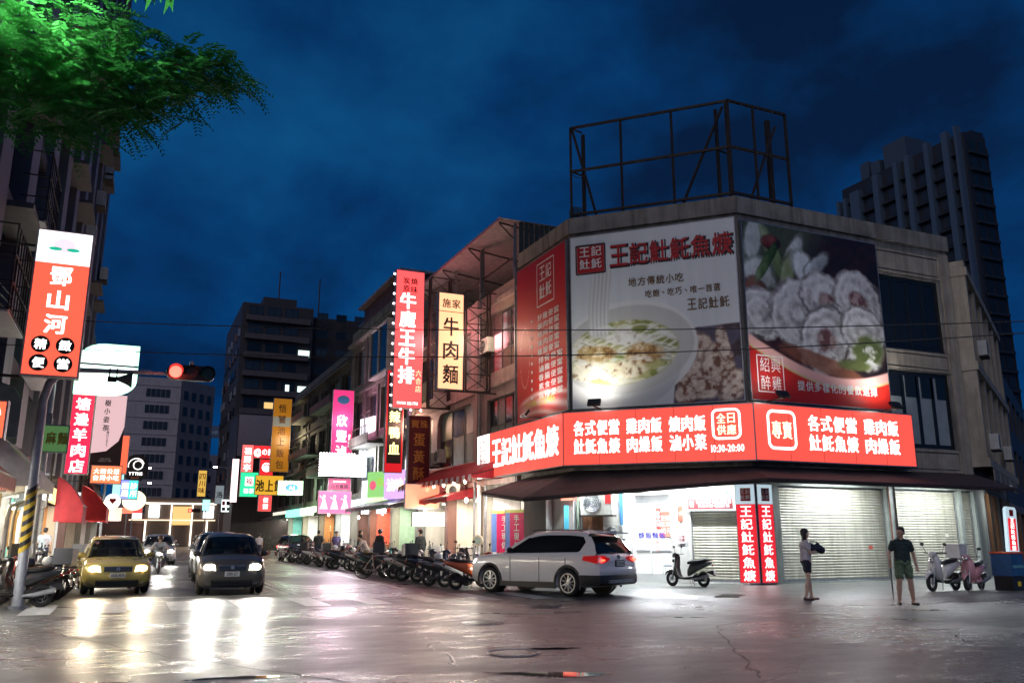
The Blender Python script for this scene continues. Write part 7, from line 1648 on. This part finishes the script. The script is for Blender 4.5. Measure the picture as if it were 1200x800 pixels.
for j in range(11): 
    B().box(0, Lw, -.28, -.003, 6.3 + j * 3.5, 6.75 + j * 3.5).build('spandrel', M('dark_spandrel', (.04, .035, .04), .6), t)
    for i in range(3, 12):
        if rnd.random() < .5: B().prism([(1.0 + i * 4.6, 9.45 + j * 3.5), (4.2 + i * 4.6, 9.45 + j * 3.5), (4.2 + i * 4.6, 9.6 + j * 3.5), (1.0 + i * 4.6, 9.6 + j * 3.5)], -1.0, -.1).build('awning_sheet', M('faded_sheet', (.10, .09, .09), .6), t)
GA = 'air conditioners on the dark high-rise'
for k, (y, z, lb) in enumerate(((46, 16.2, 'lowest'), (50.5, 19.8, 'second lowest'), (55, 23.2, 'middle'), (58, 26.6, 'second highest'), (61.5, 18.5, 'farthest'), (60, 30.0, 'highest'))):
    aircon('%s air conditioner on the far end of the dark left high-rise' % lb, (-3.4, y, z), radians(90), 1.5, group=GA)
for k, (y, z) in enumerate(((20, 6.2), (24, 9.6), (29, 6.3))):
    tt = thing('window_cage', 'rusty steel window cage %s on the left high-rise' % ['above the peach awning', 'two floors up', 'behind the red and white light box'][k], 'window cage', (-3.4, y, z), radians(90))
    b = B()
    for q in range(8): b.box(q * .4, q * .4 + .025, -.65, -.62, 0, 1.9)
    for z_ in (0, .6, 1.2, 1.88): b.box(0, 2.8, -.66, -.61, z_, z_ + .03); b.box(0, .03, -.63, 0, z_, z_ + .03); b.box(2.77, 2.8, -.63, 0, z_, z_ + .03)
    b.build('cage_bars', rust, tt); B().box(0, 2.8, -.64, 0, -.05, -.01).build('cage_floor', steel, tt)
t = row_building('low building with a metal roof beyond the dark high-rise on the left', 64.2, 84, 16.2, greywall, 4, x=-3.9)
row_building('row of low shops at the far left end of the street', 84.2, 125, 9.5, greywall, 2, x=-3.9)
# shops on the left
lsh = [
 ('white lit shop with a peach awning at the left frame edge', 16.0, 22.5, whitewall, None, None, None, 150, (1, 1, 1), None),
 ('left shop with pale fabric canopy and warm light', 22.6, 28.5, cream, E('lg1', (170, 205, 90), .8), None, None, 170, (1, .85, .65), None),
 ('left food shop with a bright kitchen', 28.6, 34.0, whitewall, None, None, None, 170, (1, .96, .9), None),
 ('teal lit left shop under the dark red awning', 34.1, 40.0, M('teal_wall', (.2, .5, .42), .5), E('lg2', (220, 70, 60), .9), None, None, 120, (.85, 1, .95), None),
 ('left shop with many small lit posters', 40.1, 47.0, cream, E('lg3', (240, 240, 240), 1.6), '百貨', P((20, 20, 30)), 120, (1, .95, .88), None),
 ('left shop under the big round lantern', 47.1, 55.0, M('orange_panel', (.55, .28, .1), .5), E('lg4', (240, 200, 120), 1.2), None, None, 120, (1, .8, .6), None),
 ('far left shop in white light', 55.1, 64.0, whitewall, E('lg5', (250, 250, 240), 1.6), None, None, 120, (1, 1, 1), greenawn),
 ('white and red shops near the far left end', 84.1, 104.0, whitewall, E('lg7', (240, 70, 60), 1.3), None, None, 200, (1, .9, .8), None),
 ('last left shop before the lit storefront', 104.1, 126.0, cream, E('lg8', (235, 240, 240), 1.5), None, None, 200, (1, .95, .9), None),
 ('farthest left shops in warm light', 64.1, 84.0, cream, E('lg6', (250, 160, 110), 1.4), None, None, 150, (1, .85, .7), redawn)]
for s_ in lsh: shop(*s_[:10], x=-3.9)
def awning3(label, X0, X1, Y0, Y1, z0, z1, m, name='awning', drop=.25, scal=True):
    """slopes from (X0,z1) at the wall to (X1,z0) over the kerb"""
    t = thing(name, label, 'awning', (X0, Y0, 0)); b = B(); n_ = 12; dx = X1 - X0; w = Y1 - Y0
    for k in range(n_):
        a0, a1 = w * k / n_, w * (k + 1) / n_; am = (a0 + a1) / 2
        for q in range(4):
            f0, f1 = q / 4, (q + 1) / 4; zz = lambda f: z1 + (z0 - z1) * f ** 1.6
            b.quad((dx * f0, a0, zz(f0)), (dx * f0, a1, zz(f0)), (dx * f1, a1, zz(f1)), (dx * f1, a0, zz(f1)))
        b.add([(dx, a0, z0), (dx, a1, z0), (dx, a1, z0 - drop), (dx, am, z0 - drop - (.1 if scal else 0)), (dx, a0, z0 - drop)], [(0, 1, 2, 3, 4)])
    for a in (0, w): b.add([(0, a, z1), (dx * .5, a, z1 + (z0 - z1) * .5 ** 1.6), (dx, a, z0), (dx, a, z0 - drop), (0, a, z0 - drop)], [(0, 1, 2, 3, 4)])
    b.build('awning_sheet', m, t)
    for a in (.02, w - .02): B().tube([(0, a, z0 - .5), (dx, a, z0 - .02)], .018, 5).build('awning_arm', steel, t)
    B().tube([(dx, 0, z0), (dx, w, z0)], .02, 5).build('awning_bar', steel, t)
    return t
awning3('peach coloured awning with scalloped edge at the left frame edge', -3.9, -2.35, 17.5, 21.4, 2.75, 3.6, M('peach_awning', (.55, .22, .15), .7, var=.2))
awning3('greyish white fabric canopy behind the striped pole', -3.9, -2.0, 22.4, 26.6, 2.9, 4.3, M('white_fabric', (.5, .47, .45), .7, var=.2, grime=.3), scal=False)
awning3('deep red awning under the red mutton sign', -2.35, -1.5, 32.5, 35.2, 2.55, 3.5, redawn, drop=.55)
awning3('second brighter red awning just beyond the first', -1.75, -.85, 36.0, 40.5, 2.6, 3.4, M('bright_red_awning', (.6, .03, .03), .7, var=.2), drop=.5)
t = thing('dish_panel', 'grey green curved panel behind the canopy at the left edge', 'panel', (-2.6, 21.9, 3.7)); B().prism([(-.55, 0), (0.1, 0), (0.1, .85), (-.1, 1.15), (-.55, 1.3)], 0, .1).build('panel', M('pale_green_metal', (.22, .27, .24), .5), t)
B().box(0, 56, 3.2, 9, 0, 4.3).build('rear_wall', darkwall, bpy.data.objects['left_high_rise'])
B().box(56, 118, 3.2, 9, 0, 4.5).build('rear_wall', darkwall, bpy.data.objects['left_high_rise'])
# ---- striped signal pole with arm, horizontal traffic light, horn speaker
pm_ = M('painted_grey_pole', (.42, .44, .46), .45, metal=.3, var=.2, scale=8)
t = thing('signal_pole', 'grey signal pole with yellow and black stripes and a long arm over the road', 'signal pole', (-2.09, 22.06, 0))
B().tube([(0, 0, 0), (0, 0, .4), (0, 0, 4.6), (.08, 0, 5.0), (.3, 0, 5.25), (.7, 0, 5.36), (3.7, 0, 5.46)], [.14, .115, .095, .09, .075, .06, .035], 14).build('pole', pm_, t, smooth=True)
B().tube([(0, 0, 0), (0, 0, .05)], .22, 12).build('base_plate', steel, t)
for k in range(6):
    b = B(); rings = []
    for q in range(2):
        rings.append([(.118 * cos(a), .118 * sin(a), 1.25 + k * .23 + q * .115 + .09 * sin(a + 1.2)) for a in np.linspace(0, 2 * pi, 17)[:-1]])
    B().loft(rings, caps=False).build('yellow_stripe', P((190, 160, 40)), t)
    rings = [[(.117 * cos(a), .117 * sin(a), 1.25 + k * .23 + .115 + q * .115 + .09 * sin(a + 1.2)) for a in np.linspace(0, 2 * pi, 17)[:-1]] for q in range(2)]
    B().loft(rings, caps=False).build('black_stripe', black, t)
t = thing('traffic_signal', 'horizontal traffic signal showing red on the arm of the striped pole', 'traffic signal', (1.05, 22.0, 5.46))
B().prism([(-.38 + .19 * cos(radians(a)), .185 * sin(radians(a))) for a in range(90, 271, 20)] + [(.38 + .19 * cos(radians(a)), .185 * sin(radians(a))) for a in range(-90, 91, 20)], -.08, .1).build('signal_case', black, t)
for k, (nm, m) in enumerate((('red_lens', E('signal_red', (255, 60, 50), 5)), ('amber_lens', M('dark_amber_lens', (.05, .03, .01), .3)), ('green_lens', M('dark_green_lens', (.01, .04, .03), .3)))):
    x = -.36 + k * .37
    B().disc((x, -.1, 0), .145, 'y', .02, 20).build(nm, m, t); b = B(); r0 = []; r1 = []
    n_ = 14
    for q in range(n_ + 1): a = pi * 1.15 * q / n_ - .08 * pi; r0.append((x + .165 * cos(a), -.08, .165 * sin(a))); r1.append((x + .165 * cos(a), -.30, .165 * sin(a)))
    m_ = n_ + 1; b.add(r0 + r1, [(i, i + 1, m_ + i + 1, m_ + i) for i in range(n_)]); b.build('visor', black, t)
B().box(-.05, .05, -.02, .06, .2, .3).build('clamp', steel, t)
point('signal_glow', (-.36, -.4, 0), (1, .1, .06), 8, .1, t)
t = thing('horn_speaker', 'grey horn loudspeaker clamped under the signal arm', 'loudspeaker', (-.5, 22.0, 5.25))
B().loft([[(x, r * cos(a), -.05 + r * sin(a)) for a in np.linspace(0, 2 * pi, 17)[:-1]] for x, r in ((-.16, .04), (-.05, .06), (.12, .13), (.24, .2))], caps=False).build('horn', M('grey_horn', (.14, .15, .15), .5), t, smooth=True)
b = B(); b.box(-.3, -.1, -.05, .05, -.13, -.01); b.box(-.28, -.25, -.02, .02, -.01, .2); b.box(-.12, -.09, -.02, .02, -.01, .2); b.build('bracket', rust, t)
t = thing('utility_pole', 'plain grey pole behind the striped one, beside the canopy', 'pole', (-2.38, 27, 0)); B().tube([(0, 0, 0), (0, 0, 6.2)], [.11, .09], 12).build('pole', pm_, t, smooth=True); B().box(-.12, .12, -.2, -.1, 4.3, 4.9).build('junction_box', steel, t)
# ---- left signs
t = vsign('light_box', 'leaning red and white light box with a peach logo and four black discs', -2.53, -1.36, 21.2, 4.99, 8.41, (240, 84, 62), 1.0)
B().box(-.55, .55, -.17, -.163, 2.62, 3.38).build('white_panel', E('dengwhite', (225, 240, 240), 1.1), t)
b = B(); b.ell((0, -.175, 3.05), (.23, .004, .17), 18, 8); b.build('peach_logo', E('peachlogo', (240, 180, 200), 1.1), t)
b = B(); b.ell((-.18, -.182, 2.96), (.14, .004, .045), 12, 6); b.ell((.18, -.182, 2.96), (.14, .004, .045), 12, 6); b.build('leaf_logo', E('leaflogo', (30, 160, 130), .9), t)
text(t, '鄧\n山\n河', .0, 1.76, .46, wglow, y=-.175, w=.46, bold=.035, gap=.14)
for k, (ch, x_, z_) in enumerate((('精', -.24, .72), ('緻', .25, .72), ('便', -.24, .30), ('當', .25, .30))):
    B().disc((x_, -.17, z_), .19, 'y', .006, 22).build('black_disc', black, t); text(t, ch, x_, z_, .25, wglow, y=-.18, bold=.03)
B().box(-1.6, -.55, -.03, .03, -.04, .02).build('bracket', rust, t); B().box(-1.6, -.58, -.03, .03, 3.0, 3.05).build('bracket', rust, t)
t = thing('leaf_sign', 'large pale green leaf shaped light box behind the signal arm', 'sign', (-1.05, 28, 5.62))
b = B(); w, h = 1.7, 1.6
pts = [(w / 2, h), (w / 2, .55)] + [(w / 2 - .75 + .75 * cos(radians(a)), .55 - .5 * sin(radians(a))) for a in range(0, 91, 15)] + [(-w / 2, .05), (-w / 2, h - .6)] + [(-w / 2 + .75 - .75 * cos(radians(a)), h - .6 + .6 * sin(radians(a))) for a in range(0, 91, 15)]
b.prism(pts, -.15, .15).build('sign_face', E('mint', (170, 240, 205), 1.5), t); k_ = [(x * .88, h / 2 + (z - h / 2) * .88) for x, z in pts]; B().prism(k_, -.16, -.151).build('pale_centre', E('mintw', (225, 255, 242), 1.9), t)
B().box(-.85, .85, -.17, -.161, .92, .98).build('divider', steel, t)
t = vsign('light_box', 'red mutton shop light box under the leaf shaped sign', -2.14, -1.42, 31.5, 3.5, 6.3, (214, 30, 66), 1.0); text(t, '塘邊羊肉店', 0, 1.3, .44, wglow, y=-.17, w=.44, vertical=True, bold=.035, gap=.14)
t = thing('hanging_sign', 'pinkish white sign with a cut corner and thin vertical lettering', 'sign', (-1.09, 36, 4.16))
b = B().prism([(-.55, .45), (.0, .55), (.4, .95), (.55, 1.5), (.55, 2.7), (-.55, 2.7)], -.08, .08).build('sign_face', E('pinkw', (206, 168, 172), .75), t); B().prism([(-.55, 0), (.55, 0), (.55, 1.45), (.4, .93), (.0, .53), (-.55, .43)], -.078, .08).build('dark_corner', P((70, 40, 42)), t)
text(t, '樹小姿茶', -.1, 1.9, .26, ink, y=-.09, w=.22, vertical=True, gap=.2); text(t, 'TOMOCAFT', .0, 1.1, .09, ink, y=-.09, vertical=True, w=.08); text(t, '14:00-22:00\nSUNDAY OFF', 0, .2, .07, pwhite, y=-.09, w=.05)
t = vsign('dim_sign', 'dull green plate with gold characters fixed between the two poles', -2.62, -1.75, 26.3, 3.75, 4.52, (80, 120, 70), .5, d=.08); text(t, '意麻麵', 0, .4, .36, P((190, 150, 30)), y=-.06, w=.26, bold=.03)  # plate face given a faint glow of its own colour
t = vsign('light_box', 'orange light box with pale lettering below the cut corner sign', -1.62, -.47, 38, 3.56, 4.30, (240, 110, 70), 1.2); text(t, '大碗公飯\n台灣小吃', 0, .37, .22, wglow, y=-.17, w=.22)
t = vsign('light_box', 'narrow red orange sign strip beside the black oval sign', -.62, -.3, 38.6, 4.0, 5.6, (236, 90, 60), 1.0)
t = thing('oval_sign', 'black oval sign with a white swirl bowl logo', 'sign', (.03, 44, 4.64)); B().disc((0, 0, 0), .56, 'y', .08, 30, r2=.66).build('sign_face', P((22, 20, 24)), t)
B().torus((.08, -.09, .15), .2, .022, 'y', 22, 5).build('swirl', wglow, t); B().torus((.0, -.09, .12), .34, .018, 'y', 22, 5, a0=.3, a1=3.4).build('swirl', wglow, t); text(t, 'YTTMS', 0, -.25, .15, wglow, y=-.09, w=.13, bold=.02); text(t, 'NOODLE', 0, -.44, .06, P((230, 130, 80)), y=-.09)
t = vsign('light_box', 'small blue and turquoise light box below the black oval sign', -.53, .21, 42, 3.11, 3.98, (60, 190, 190), 1.4); B().box(-.36, -.02, -.17, -.163, .03, .84).build('blue_half', E('bluehalf', (110, 120, 220), 1.4), t); text(t, '診所', .18, .43, .3, wglow, y=-.175, vertical=True); text(t, '藥局', -.18, .43, .3, wglow, y=-.175, vertical=True)
t = thing('lantern', 'big round cream lantern glowing over the left pavement', 'lantern', (.09, 47, 3.26)); B().ell((0, 0, 0), (.55, .3, .5), 24, 14).build('lamp_globe', E('lantern', (255, 225, 180), 1.15), t, smooth=True); B().tube([(0, 0, .5), (0, 0, .9), (-3.9, 0, .9)], .02, 5).build('bracket', rust, t)
t = thing('round_sign', 'small round white sign with a red heart', 'sign', (-.75, 40, 2.96)); B().disc((0, 0, 0), .31, 'y', .06, 24).build('sign_face', E('heartw', (235, 245, 235), 1.6), t); b = B(); b.ell((-.06, -.07, .05), (.08, .006, .07)); b.ell((.06, -.07, .05), (.08, .006, .07)); b.prism([(-.13, .03), (.13, .03), (0, -.13)], -.076, -.064); b.build('heart', P((225, 60, 60)), t)
t = vsign('light_box', 'small red and white box sign beyond the lantern', .06, .56, 50, 2.39, 3.19, (226, 60, 60), 1.0); B().box(-.23, .23, -.17, -.163, .03, .3).build('white_half', wglow, t)
t = vsign('light_box', 'orange red sign cut by the left frame edge', -3.1, -2.5, 20, 3.45, 4.25, (240, 90, 60), 1.2); text(t, '小吃', .1, .4, .3, wglow, y=-.17, vertical=True, w=.2)
t = vsign('light_box', 'small white advertisement board in the left arcade', -3.3, -2.9, 24.5, 2.6, 3.4, (235, 230, 225), .8); text(t, '招租', 0, .4, .16, ink, y=-.17, vertical=True)
t = vsign('light_box', 'yellow light board among the left shops', -3.4, -3.0, 23.3, 1.2, 2.6, (250, 210, 110), 1.2)
for k, (x_, y_, z_, w_, h_, c_, e_, lb) in enumerate(((-2.2, 44, 2.5, .9, .5, (255, 120, 90), 1.6, 'orange lit strip deep in the left arcade'), (-1.6, 52, 2.9, 1.1, .45, (255, 235, 200), 2.4, 'warm white sign strip far along the left'), (-.9, 58, 2.4, .8, .8, (255, 190, 120), 2.0, 'amber square sign far along the left'), (-1.0, 66, 4.2, .7, 1.8, (140, 210, 190), 1.2, 'pale turquoise vertical sign far left'), (-.4, 74, 3.2, 1.2, .5, (255, 90, 70), 1.8, 'red strip sign near the far left junction'), (-2.4, 39.8, 2.9, .9, .4, (235, 235, 245), 1.8, 'white strip sign under the orange light box'))):
    t = vsign('light_box', lb, x_ - w_ / 2, x_ + w_ / 2, y_, z_, z_ + h_, c_, e_)
# ---- wires
def wire(label, a, b_, sag, r=.012):
    pts = [Vector(a).lerp(Vector(b_), k / 20) - Vector((0, 0, sag * 4 * (k / 20) * (1 - k / 20))) for k in range(21)]
    tag(B().tube(pts, r, 5).build('cable', black), label, 'cable', 'cables over the junction')
wire('upper black cable strung over the junction in front of the billboards', (-4.6, 23.5, 6.75), (17, 8.2, 5.35), .35, .011)
wire('lower black cable strung over the junction in front of the billboards', (-4.6, 24.5, 6.3), (17, 8.3, 5.28), .55, .011)
for k in range(5): wire('thin cable %s among the bundle at the left building' % ['lowest', 'second', 'middle', 'fourth', 'highest'][k], (-3.9, 17 + k, 6.5 + k * .35), (-1.9, 28 + k * 2, 6.2 + k * .3), .15, .012)
# ---- right edge: dark buildings along the side road
FR['F'] = (OP('E', 15.0)[0], OP('E', 15.0)[1], radians(32.1), 26.)
t = thing('side_building', 'dark cluttered building beyond the corner building on the side road', 'building', OP('F', 0), FR['F'][2])
ops = [(1 + i * 4, 3.6 + i * 4, 4.4 + j * 3.4, 6.6 + j * 3.4) for i in range(6) for j in range(2)]
b = B(); wall_grid(b, 0, 26, 3.2, 11, ops, .5); b.build('wall', darkwall, t)
for o in ops: window(t, *o, nx=2, nz=1, rec=.4)
b = B(); wall_grid(b, 0, 26, 0, 3.2, [(1, 7, 0, 2.8), (8, 14, 0, 2.8), (15, 25, 0, 2.8)], .5); b.build('ground_wall', wood, t)
for o in ((1, 7), (8, 14), (15, 25)): B().box(o[0], o[1], .45, .5, 0, 2.8).build('shutter_door', M('dark_shutter', (.05, .04, .035), .6), t)
t = thing('metal_gate', 'dark shutters and posts under the end of the canopy', 'shutter', OP('E', 3.0, .05, .08), FR['E'][2])
for k in range(10): B().box(k * 1.1, k * 1.1 + .12, -.1, 0, 0, 3.1).build('post', rnd.choice([rust, wood, greywall]), t)
for k in range(9): B().box(k * 1.1 + .12, k * 1.1 + 1.1, .05, .1, 0, 3.0).build('door_panel', rnd.choice([M('dark_shutter', (.05, .04, .035), .6), brownwall, wood]), t)
b = B(); wall_grid(b, 0, 14, 0, 3.35, [(3, 13, 0, 3.1)], .3); cpart(b.build('ground_wall', greywall), 'E')
for k in range(4):
    p = OP('E', 6 + k * 1.3, 1.2, 3.0); q = OP('E', 8 + k * 2.0, 1.5, 2.5 + .3 * k); tag(B().tube([p, ((p[0] + q[0]) / 2, (p[1] + q[1]) / 2, 2.75), q], .03, 5).build('conduit', [greywall, rust, greywall, steel][k]), ['pale conduit drooping from the canopy end', 'rusty conduit beside the pale one', 'third conduit at the far end of the canopy', 'steel conduit lowest at the right edge'][k], 'conduit')
street_lamp('dim lamp glowing low behind the right end of the canopy', 45, 27, 4.6, 1, 60, r=.1)
# ---- right tower
t = thing('apartment_tower', 'tall dark tower with pale blue vertical fins behind the corner building', 'building', (120, 86.9, 0))
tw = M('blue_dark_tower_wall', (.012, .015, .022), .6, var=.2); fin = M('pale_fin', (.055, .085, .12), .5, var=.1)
b = B(); ln = 26.5
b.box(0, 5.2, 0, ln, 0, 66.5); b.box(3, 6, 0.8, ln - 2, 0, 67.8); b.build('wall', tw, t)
b = B(); b.loft([[(5.2 + .6 * sin(a), -.2 + 1.2 * (1 - cos(a)) * 3, z) for a in np.linspace(0, 1.57, 6)] + [(5.2, 4, z)] for z in (0, 64.5)]); b.build('round_corner', tw, t)
b = B(); b.box(1, 6, 12, 17, 66.5, 71.5); b.box(1, 6, 18, 20, 66.5, 69.5); b.box(1.5, 6, 21, 23, 66.5, 70.5); b.build('penthouse', M('pale_penthouse', (.04, .06, .085), .6), t)
for y, w, z in ((.4, .5, 67.6), (2.2, 1.1, 67.4), (6.0, .9, 67.2), (10, 1.0, 66.6), (12.6, .9, 66.4), (17, 1.2, 65.8), (21.5, 2.2, 64.5), (24.8, .7, 64.0), (26.4, .7, 64.0)):
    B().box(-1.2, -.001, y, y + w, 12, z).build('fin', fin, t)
for j in range(17):
    z = 14 + j * 3.05
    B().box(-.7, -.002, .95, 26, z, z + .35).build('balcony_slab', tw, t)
    for y in (3.4, 7.0, 11.1, 13.7, 18.4): B().box(-.1, -.001, y, y + 2, z + .7, z + 2.5).build('window', dimg, t)
    for x in (.9, 3.1): B().box(x, x + 1.4, -.12, -.001, z + .7, z + 2.4).build('window', glass, t)
    B().box(.6, 5.0, -.5, -.13, z, z + .5).build('balcony', tw, t)
# ================================================================ TREE
bark = M('dark_bark', (.05, .035, .025), .8, var=.4, scale=9, bump=.6)
leafA = M('tree_leaves', (.04, .20, .045), .7, var=.5, scale=3.5, spec=.06)
def translucent(m, col, f):
    nt = m.node_tree; N = nt.nodes; tl = N.new('ShaderNodeBsdfTranslucent'); tl.inputs[0].default_value = col; mx = N.new('ShaderNodeMixShader'); mx.inputs[0].default_value = f
    nt.links.new(N['Principled BSDF'].outputs[0], mx.inputs[1]); nt.links.new(tl.outputs[0], mx.inputs[2]); nt.links.new(mx.outputs[0], N['Material Output'].inputs['Surface'])
translucent(leafA, (.05, .29, .06, 1), .42)
t = thing('street_tree', 'feathery leaved tree reaching into the upper left corner', 'tree', (-3.4, 6.2, 0))
O = Vector((-3.4, 6.2, 0))
B().tube([(0, 0, 0), (.05, .03, 1.5), (-.05, .08, 3), (.1, .2, 4.3), (.3, .5, 5.4)], [.22, .17, .14, .11, .07], 12).build('trunk', bark, t, smooth=True)
limbs = []
def limb(pts, r): limbs.append([Vector(p) for p in pts]); B().tube(pts, r, 7).build('limb', bark, t, smooth=True)
limb([(.1, .2, 4.3), (.8, .6, 4.85), (1.7, .95, 5.25), (2.6, 1.25, 5.5), (3.5, 1.4, 5.75)], [.08, .06, .045, .03, .012])
limb([(.0, .12, 3.6), (.7, .7, 4.5), (1.5, 1.1, 4.95), (2.4, 1.3, 5.15), (3.0, 1.35, 5.2)], [.07, .05, .035, .025, .01])
limb([(.3, .5, 5.4), (.9, .8, 5.9), (1.8, .9, 6.3), (2.8, 1.1, 6.6)], [.06, .045, .03, .012])
limb([(.3, .5, 5.4), (-.5, .9, 6.2), (-1.2, 1.0, 6.8)], [.06, .04, .015])
limb([(.1, .2, 4.3), (-.7, -.1, 5.2), (-1.5, -.4, 5.9)], [.07, .04, .015])
def leaves():
    b = B(); rr = random.Random(5)
    cl = []   # clusters: centre, radius, count
    C_ = [((-1.15, 7.35, 5.45), .55, 62), ((-.75, 7.45, 5.75), .5, 55), ((-.65, 7.5, 5.35), .48, 55), ((-.2, 7.6, 5.75), .42, 46), ((-.15, 7.6, 5.45), .42, 46), ((.15, 7.65, 5.75), .36, 34), ((.38, 7.7, 5.85), .3, 26), ((-1.0, 7.35, 5.0), .42, 44), ((-.55, 7.4, 5.05), .34, 30), ((-.25, 7.5, 5.2), .25, 16), ((-1.6, 7.2, 5.3), .6, 50), ((-1.5, 7.1, 6.1), .6, 44), ((-.9, 7.3, 6.5), .6, 40), ((-2.2, 7.0, 5.8), .7, 44), ((-3.6, 7.0, 6.6), .9, 50), ((-4.6, 6.2, 6.2), .9, 46), ((-3.2, 6.3, 5.9), .8, 40)]
    for c, R_, n_ in C_:
        for _ in range(int(n_ * 2.2)):
            while 1:
                d = Vector((rr.uniform(-1, 1), rr.uniform(-1, 1), rr.uniform(-1, 1)))
                if d.length < 1: break
            p = Vector(c) + Vector((d.x * R_, d.y * R_, d.z * R_ * .62)) - O
            a = rr.uniform(0, 6.283); el = rr.uniform(-.55, .25); L_ = rr.uniform(.2, .34)
            u = Vector((cos(a) * cos(el), sin(a) * cos(el), sin(el))); sd = u.cross(Vector((0, 0, 1))).normalized(); up = sd.cross(u)
            np_ = 9
            for k in range(1, np_ + 1):
                f = k / np_; q = p + u * L_ * f + Vector((0, 0, -.10 * f * f)); ll = .080 * (1 - .45 * f) * rr.uniform(.85, 1.15)
                for s in (-1, 1):
                    dd = (sd * s * .85 + u * .5 + Vector((0, 0, -.18 + rr.uniform(-.15, .15)))).normalized() * ll; ww = u * ll * .24
                    b.add([q, q + dd * .5 + ww, q + dd, q + dd * .5 - ww], [(0, 1, 2, 3)])
            mq = p + u * L_ * .5 + Vector((0, 0, -.025)); e_ = p + u * L_ + Vector((0, 0, -.1)); b.add([p, mq + sd * .002, mq - sd * .002, e_], [(0, 1, 2), (1, 3, 2)])
    return b
k_ = leaves().build('crown', leafA, t); k_['kind'] = 'stuff'
# the lamp that lights the crown stands just outside the frame
street_lamp('street lamp beside the tree that lights its crown', -1.75, 7.0, 6.75, 1, 2000, (.9, 1, .85))
# a few big leaves hanging in at the top edge
b = B()
for k in range(9):
    p = Vector((-.33 + .035 * k, 5.05, 4.86)); d = Vector((.05 * sin(k * 2.1), .03 * cos(k), -.12 - .05 * (k % 3))); s_ = Vector((.018, 0, .006)); b.add([p, p + d * .5 + s_, p + d, p + d * .5 - s_], [(0, 1, 2, 3)])
t2 = thing('leaf_spray', 'small spray of long leaves hanging in from the top edge', 'leaves', (0, 0, 0)); k_ = b.build('leaf', leafA, t2); k_['kind'] = 'stuff'; B().tube([(-.4, 5.0, 4.98), (0.05, 5.08, 4.91)], .006, 4).build('twig', bark, t2)
# unseen street lamps added outside the view to brighten the junction
street_lamp('added unseen street lamp behind the viewer on the left', -3.5, -3.0, 8.5, 1, 3400, (.97, .97, .97))
street_lamp('added unseen street lamp behind the viewer on the right', 8.0, -1.0, 8.5, -1, 2400, (.94, .97, 1))
street_lamp('added unseen street lamp across the side road on the right', 24.5, 3.0, 8.5, -1, 2200, (.94, .97, 1))

# ---- small clutter along the left arcade
for k, (x, y, z, w, h, c_, lb) in enumerate(((-3.3, 25.2, 1.9, .5, .7, (190, 170, 120), 'cream electric cabinet on the left arcade column'), (-3.2, 28.2, 2.6, .45, .6, (120, 120, 118), 'grey meter cabinet high on the left arcade'), (-3.3, 30.6, 1.2, .5, 1.1, (200, 150, 70), 'yellow brown cabinet near the second pole'), (-3.4, 33.0, 2.7, .4, .5, (90, 100, 100), 'small dark cabinet left of the red awning'))):
    t = thing('cabinet', lb, 'cabinet', (x, y, z)); B().box(-w / 2, w / 2, -.12, .12, 0, h).build('case', P(c_), t); B().box(-w / 2 + .03, w / 2 - .03, -.13, -.121, .03, h - .03).build('door', P(tuple(int(q * .85) for q in c_)), t); B().box(w / 2 - .08, w / 2 - .05, -.15, -.13, h * .45, h * .55).build('handle', steel, t)
for k, (x, y, c_) in enumerate(((-2.95, 25.9, 'steel'), (-2.85, 26.3, 'cream'), (-3.0, 29.4, 'white'), (-2.95, 31.8, 'rust'))):
    m = {'steel': steel, 'cream': beige, 'white': whitewall, 'rust': rust}[c_]; tag(B().tube([(x, y, .1), (x, y, 2.0), (x + .05, y, 2.3), (x + .4, y, 2.45), (x + .45, y, 4.2)], .045 if k % 2 else .07, 8).build('wall_pipe', m, smooth=True), ['bent steel pipe on the left arcade', 'thin cream pipe beside the bent steel one', 'white bent pipe past the second pole', 'rusty pipe by the red awning'][k], 'pipe')
for k, (x, y, z, c_, es) in enumerate(((-3.0, 27.5, 2.35, (255, 240, 215), 18), (-2.8, 31.0, 2.5, (255, 235, 205), 18), (-2.4, 37.0, 2.35, (255, 250, 240), 16), (-1.9, 43.0, 2.5, (255, 225, 180), 18), (-1.5, 49.0, 2.6, (255, 240, 220), 18), (-1.4, 56.0, 2.9, (255, 245, 230), 18))):
    t = thing('hanging_bulb', 'bare bulb hanging over the left pavement, %s from the camera' % ['nearest', 'second', 'third', 'fourth', 'fifth', 'farthest'][k], 'lamp', (x, y, z)); B().ell((0, 0, 0), (.08, .08, .1), 10, 7).build('bulb', E('hb%d' % k, c_, es), t); B().tube([(0, 0, .1), (0, 0, .7)], .01, 4).build('flex', black, t); point('bulb_light', (0, 0, -.15), tuple(q / 255 for q in c_), 90, .1, t)
for k, (x, y, z) in enumerate(((10.4, 31.5, 2.9), (10.9, 38.2, 2.7), (10.6, 44.5, 2.7), (10.8, 50.5, 2.6), (10.6, 58.0, 2.9))):
    t = thing('hanging_bulb', 'bare bulb hanging over the right pavement, %s from the corner' % ['nearest', 'second', 'third', 'fourth', 'fifth'][k], 'lamp', (x + 1.6, y, z)); B().ell((0, 0, 0), (.07, .07, .09), 10, 7).build('bulb', E('hbr%d' % k, (255, 242, 225), 16), t); B().tube([(0, 0, .1), (0, 0, .6)], .01, 4).build('flex', black, t); point('bulb_light', (0, 0, -.15), (1, .93, .84), 130, .1, t)
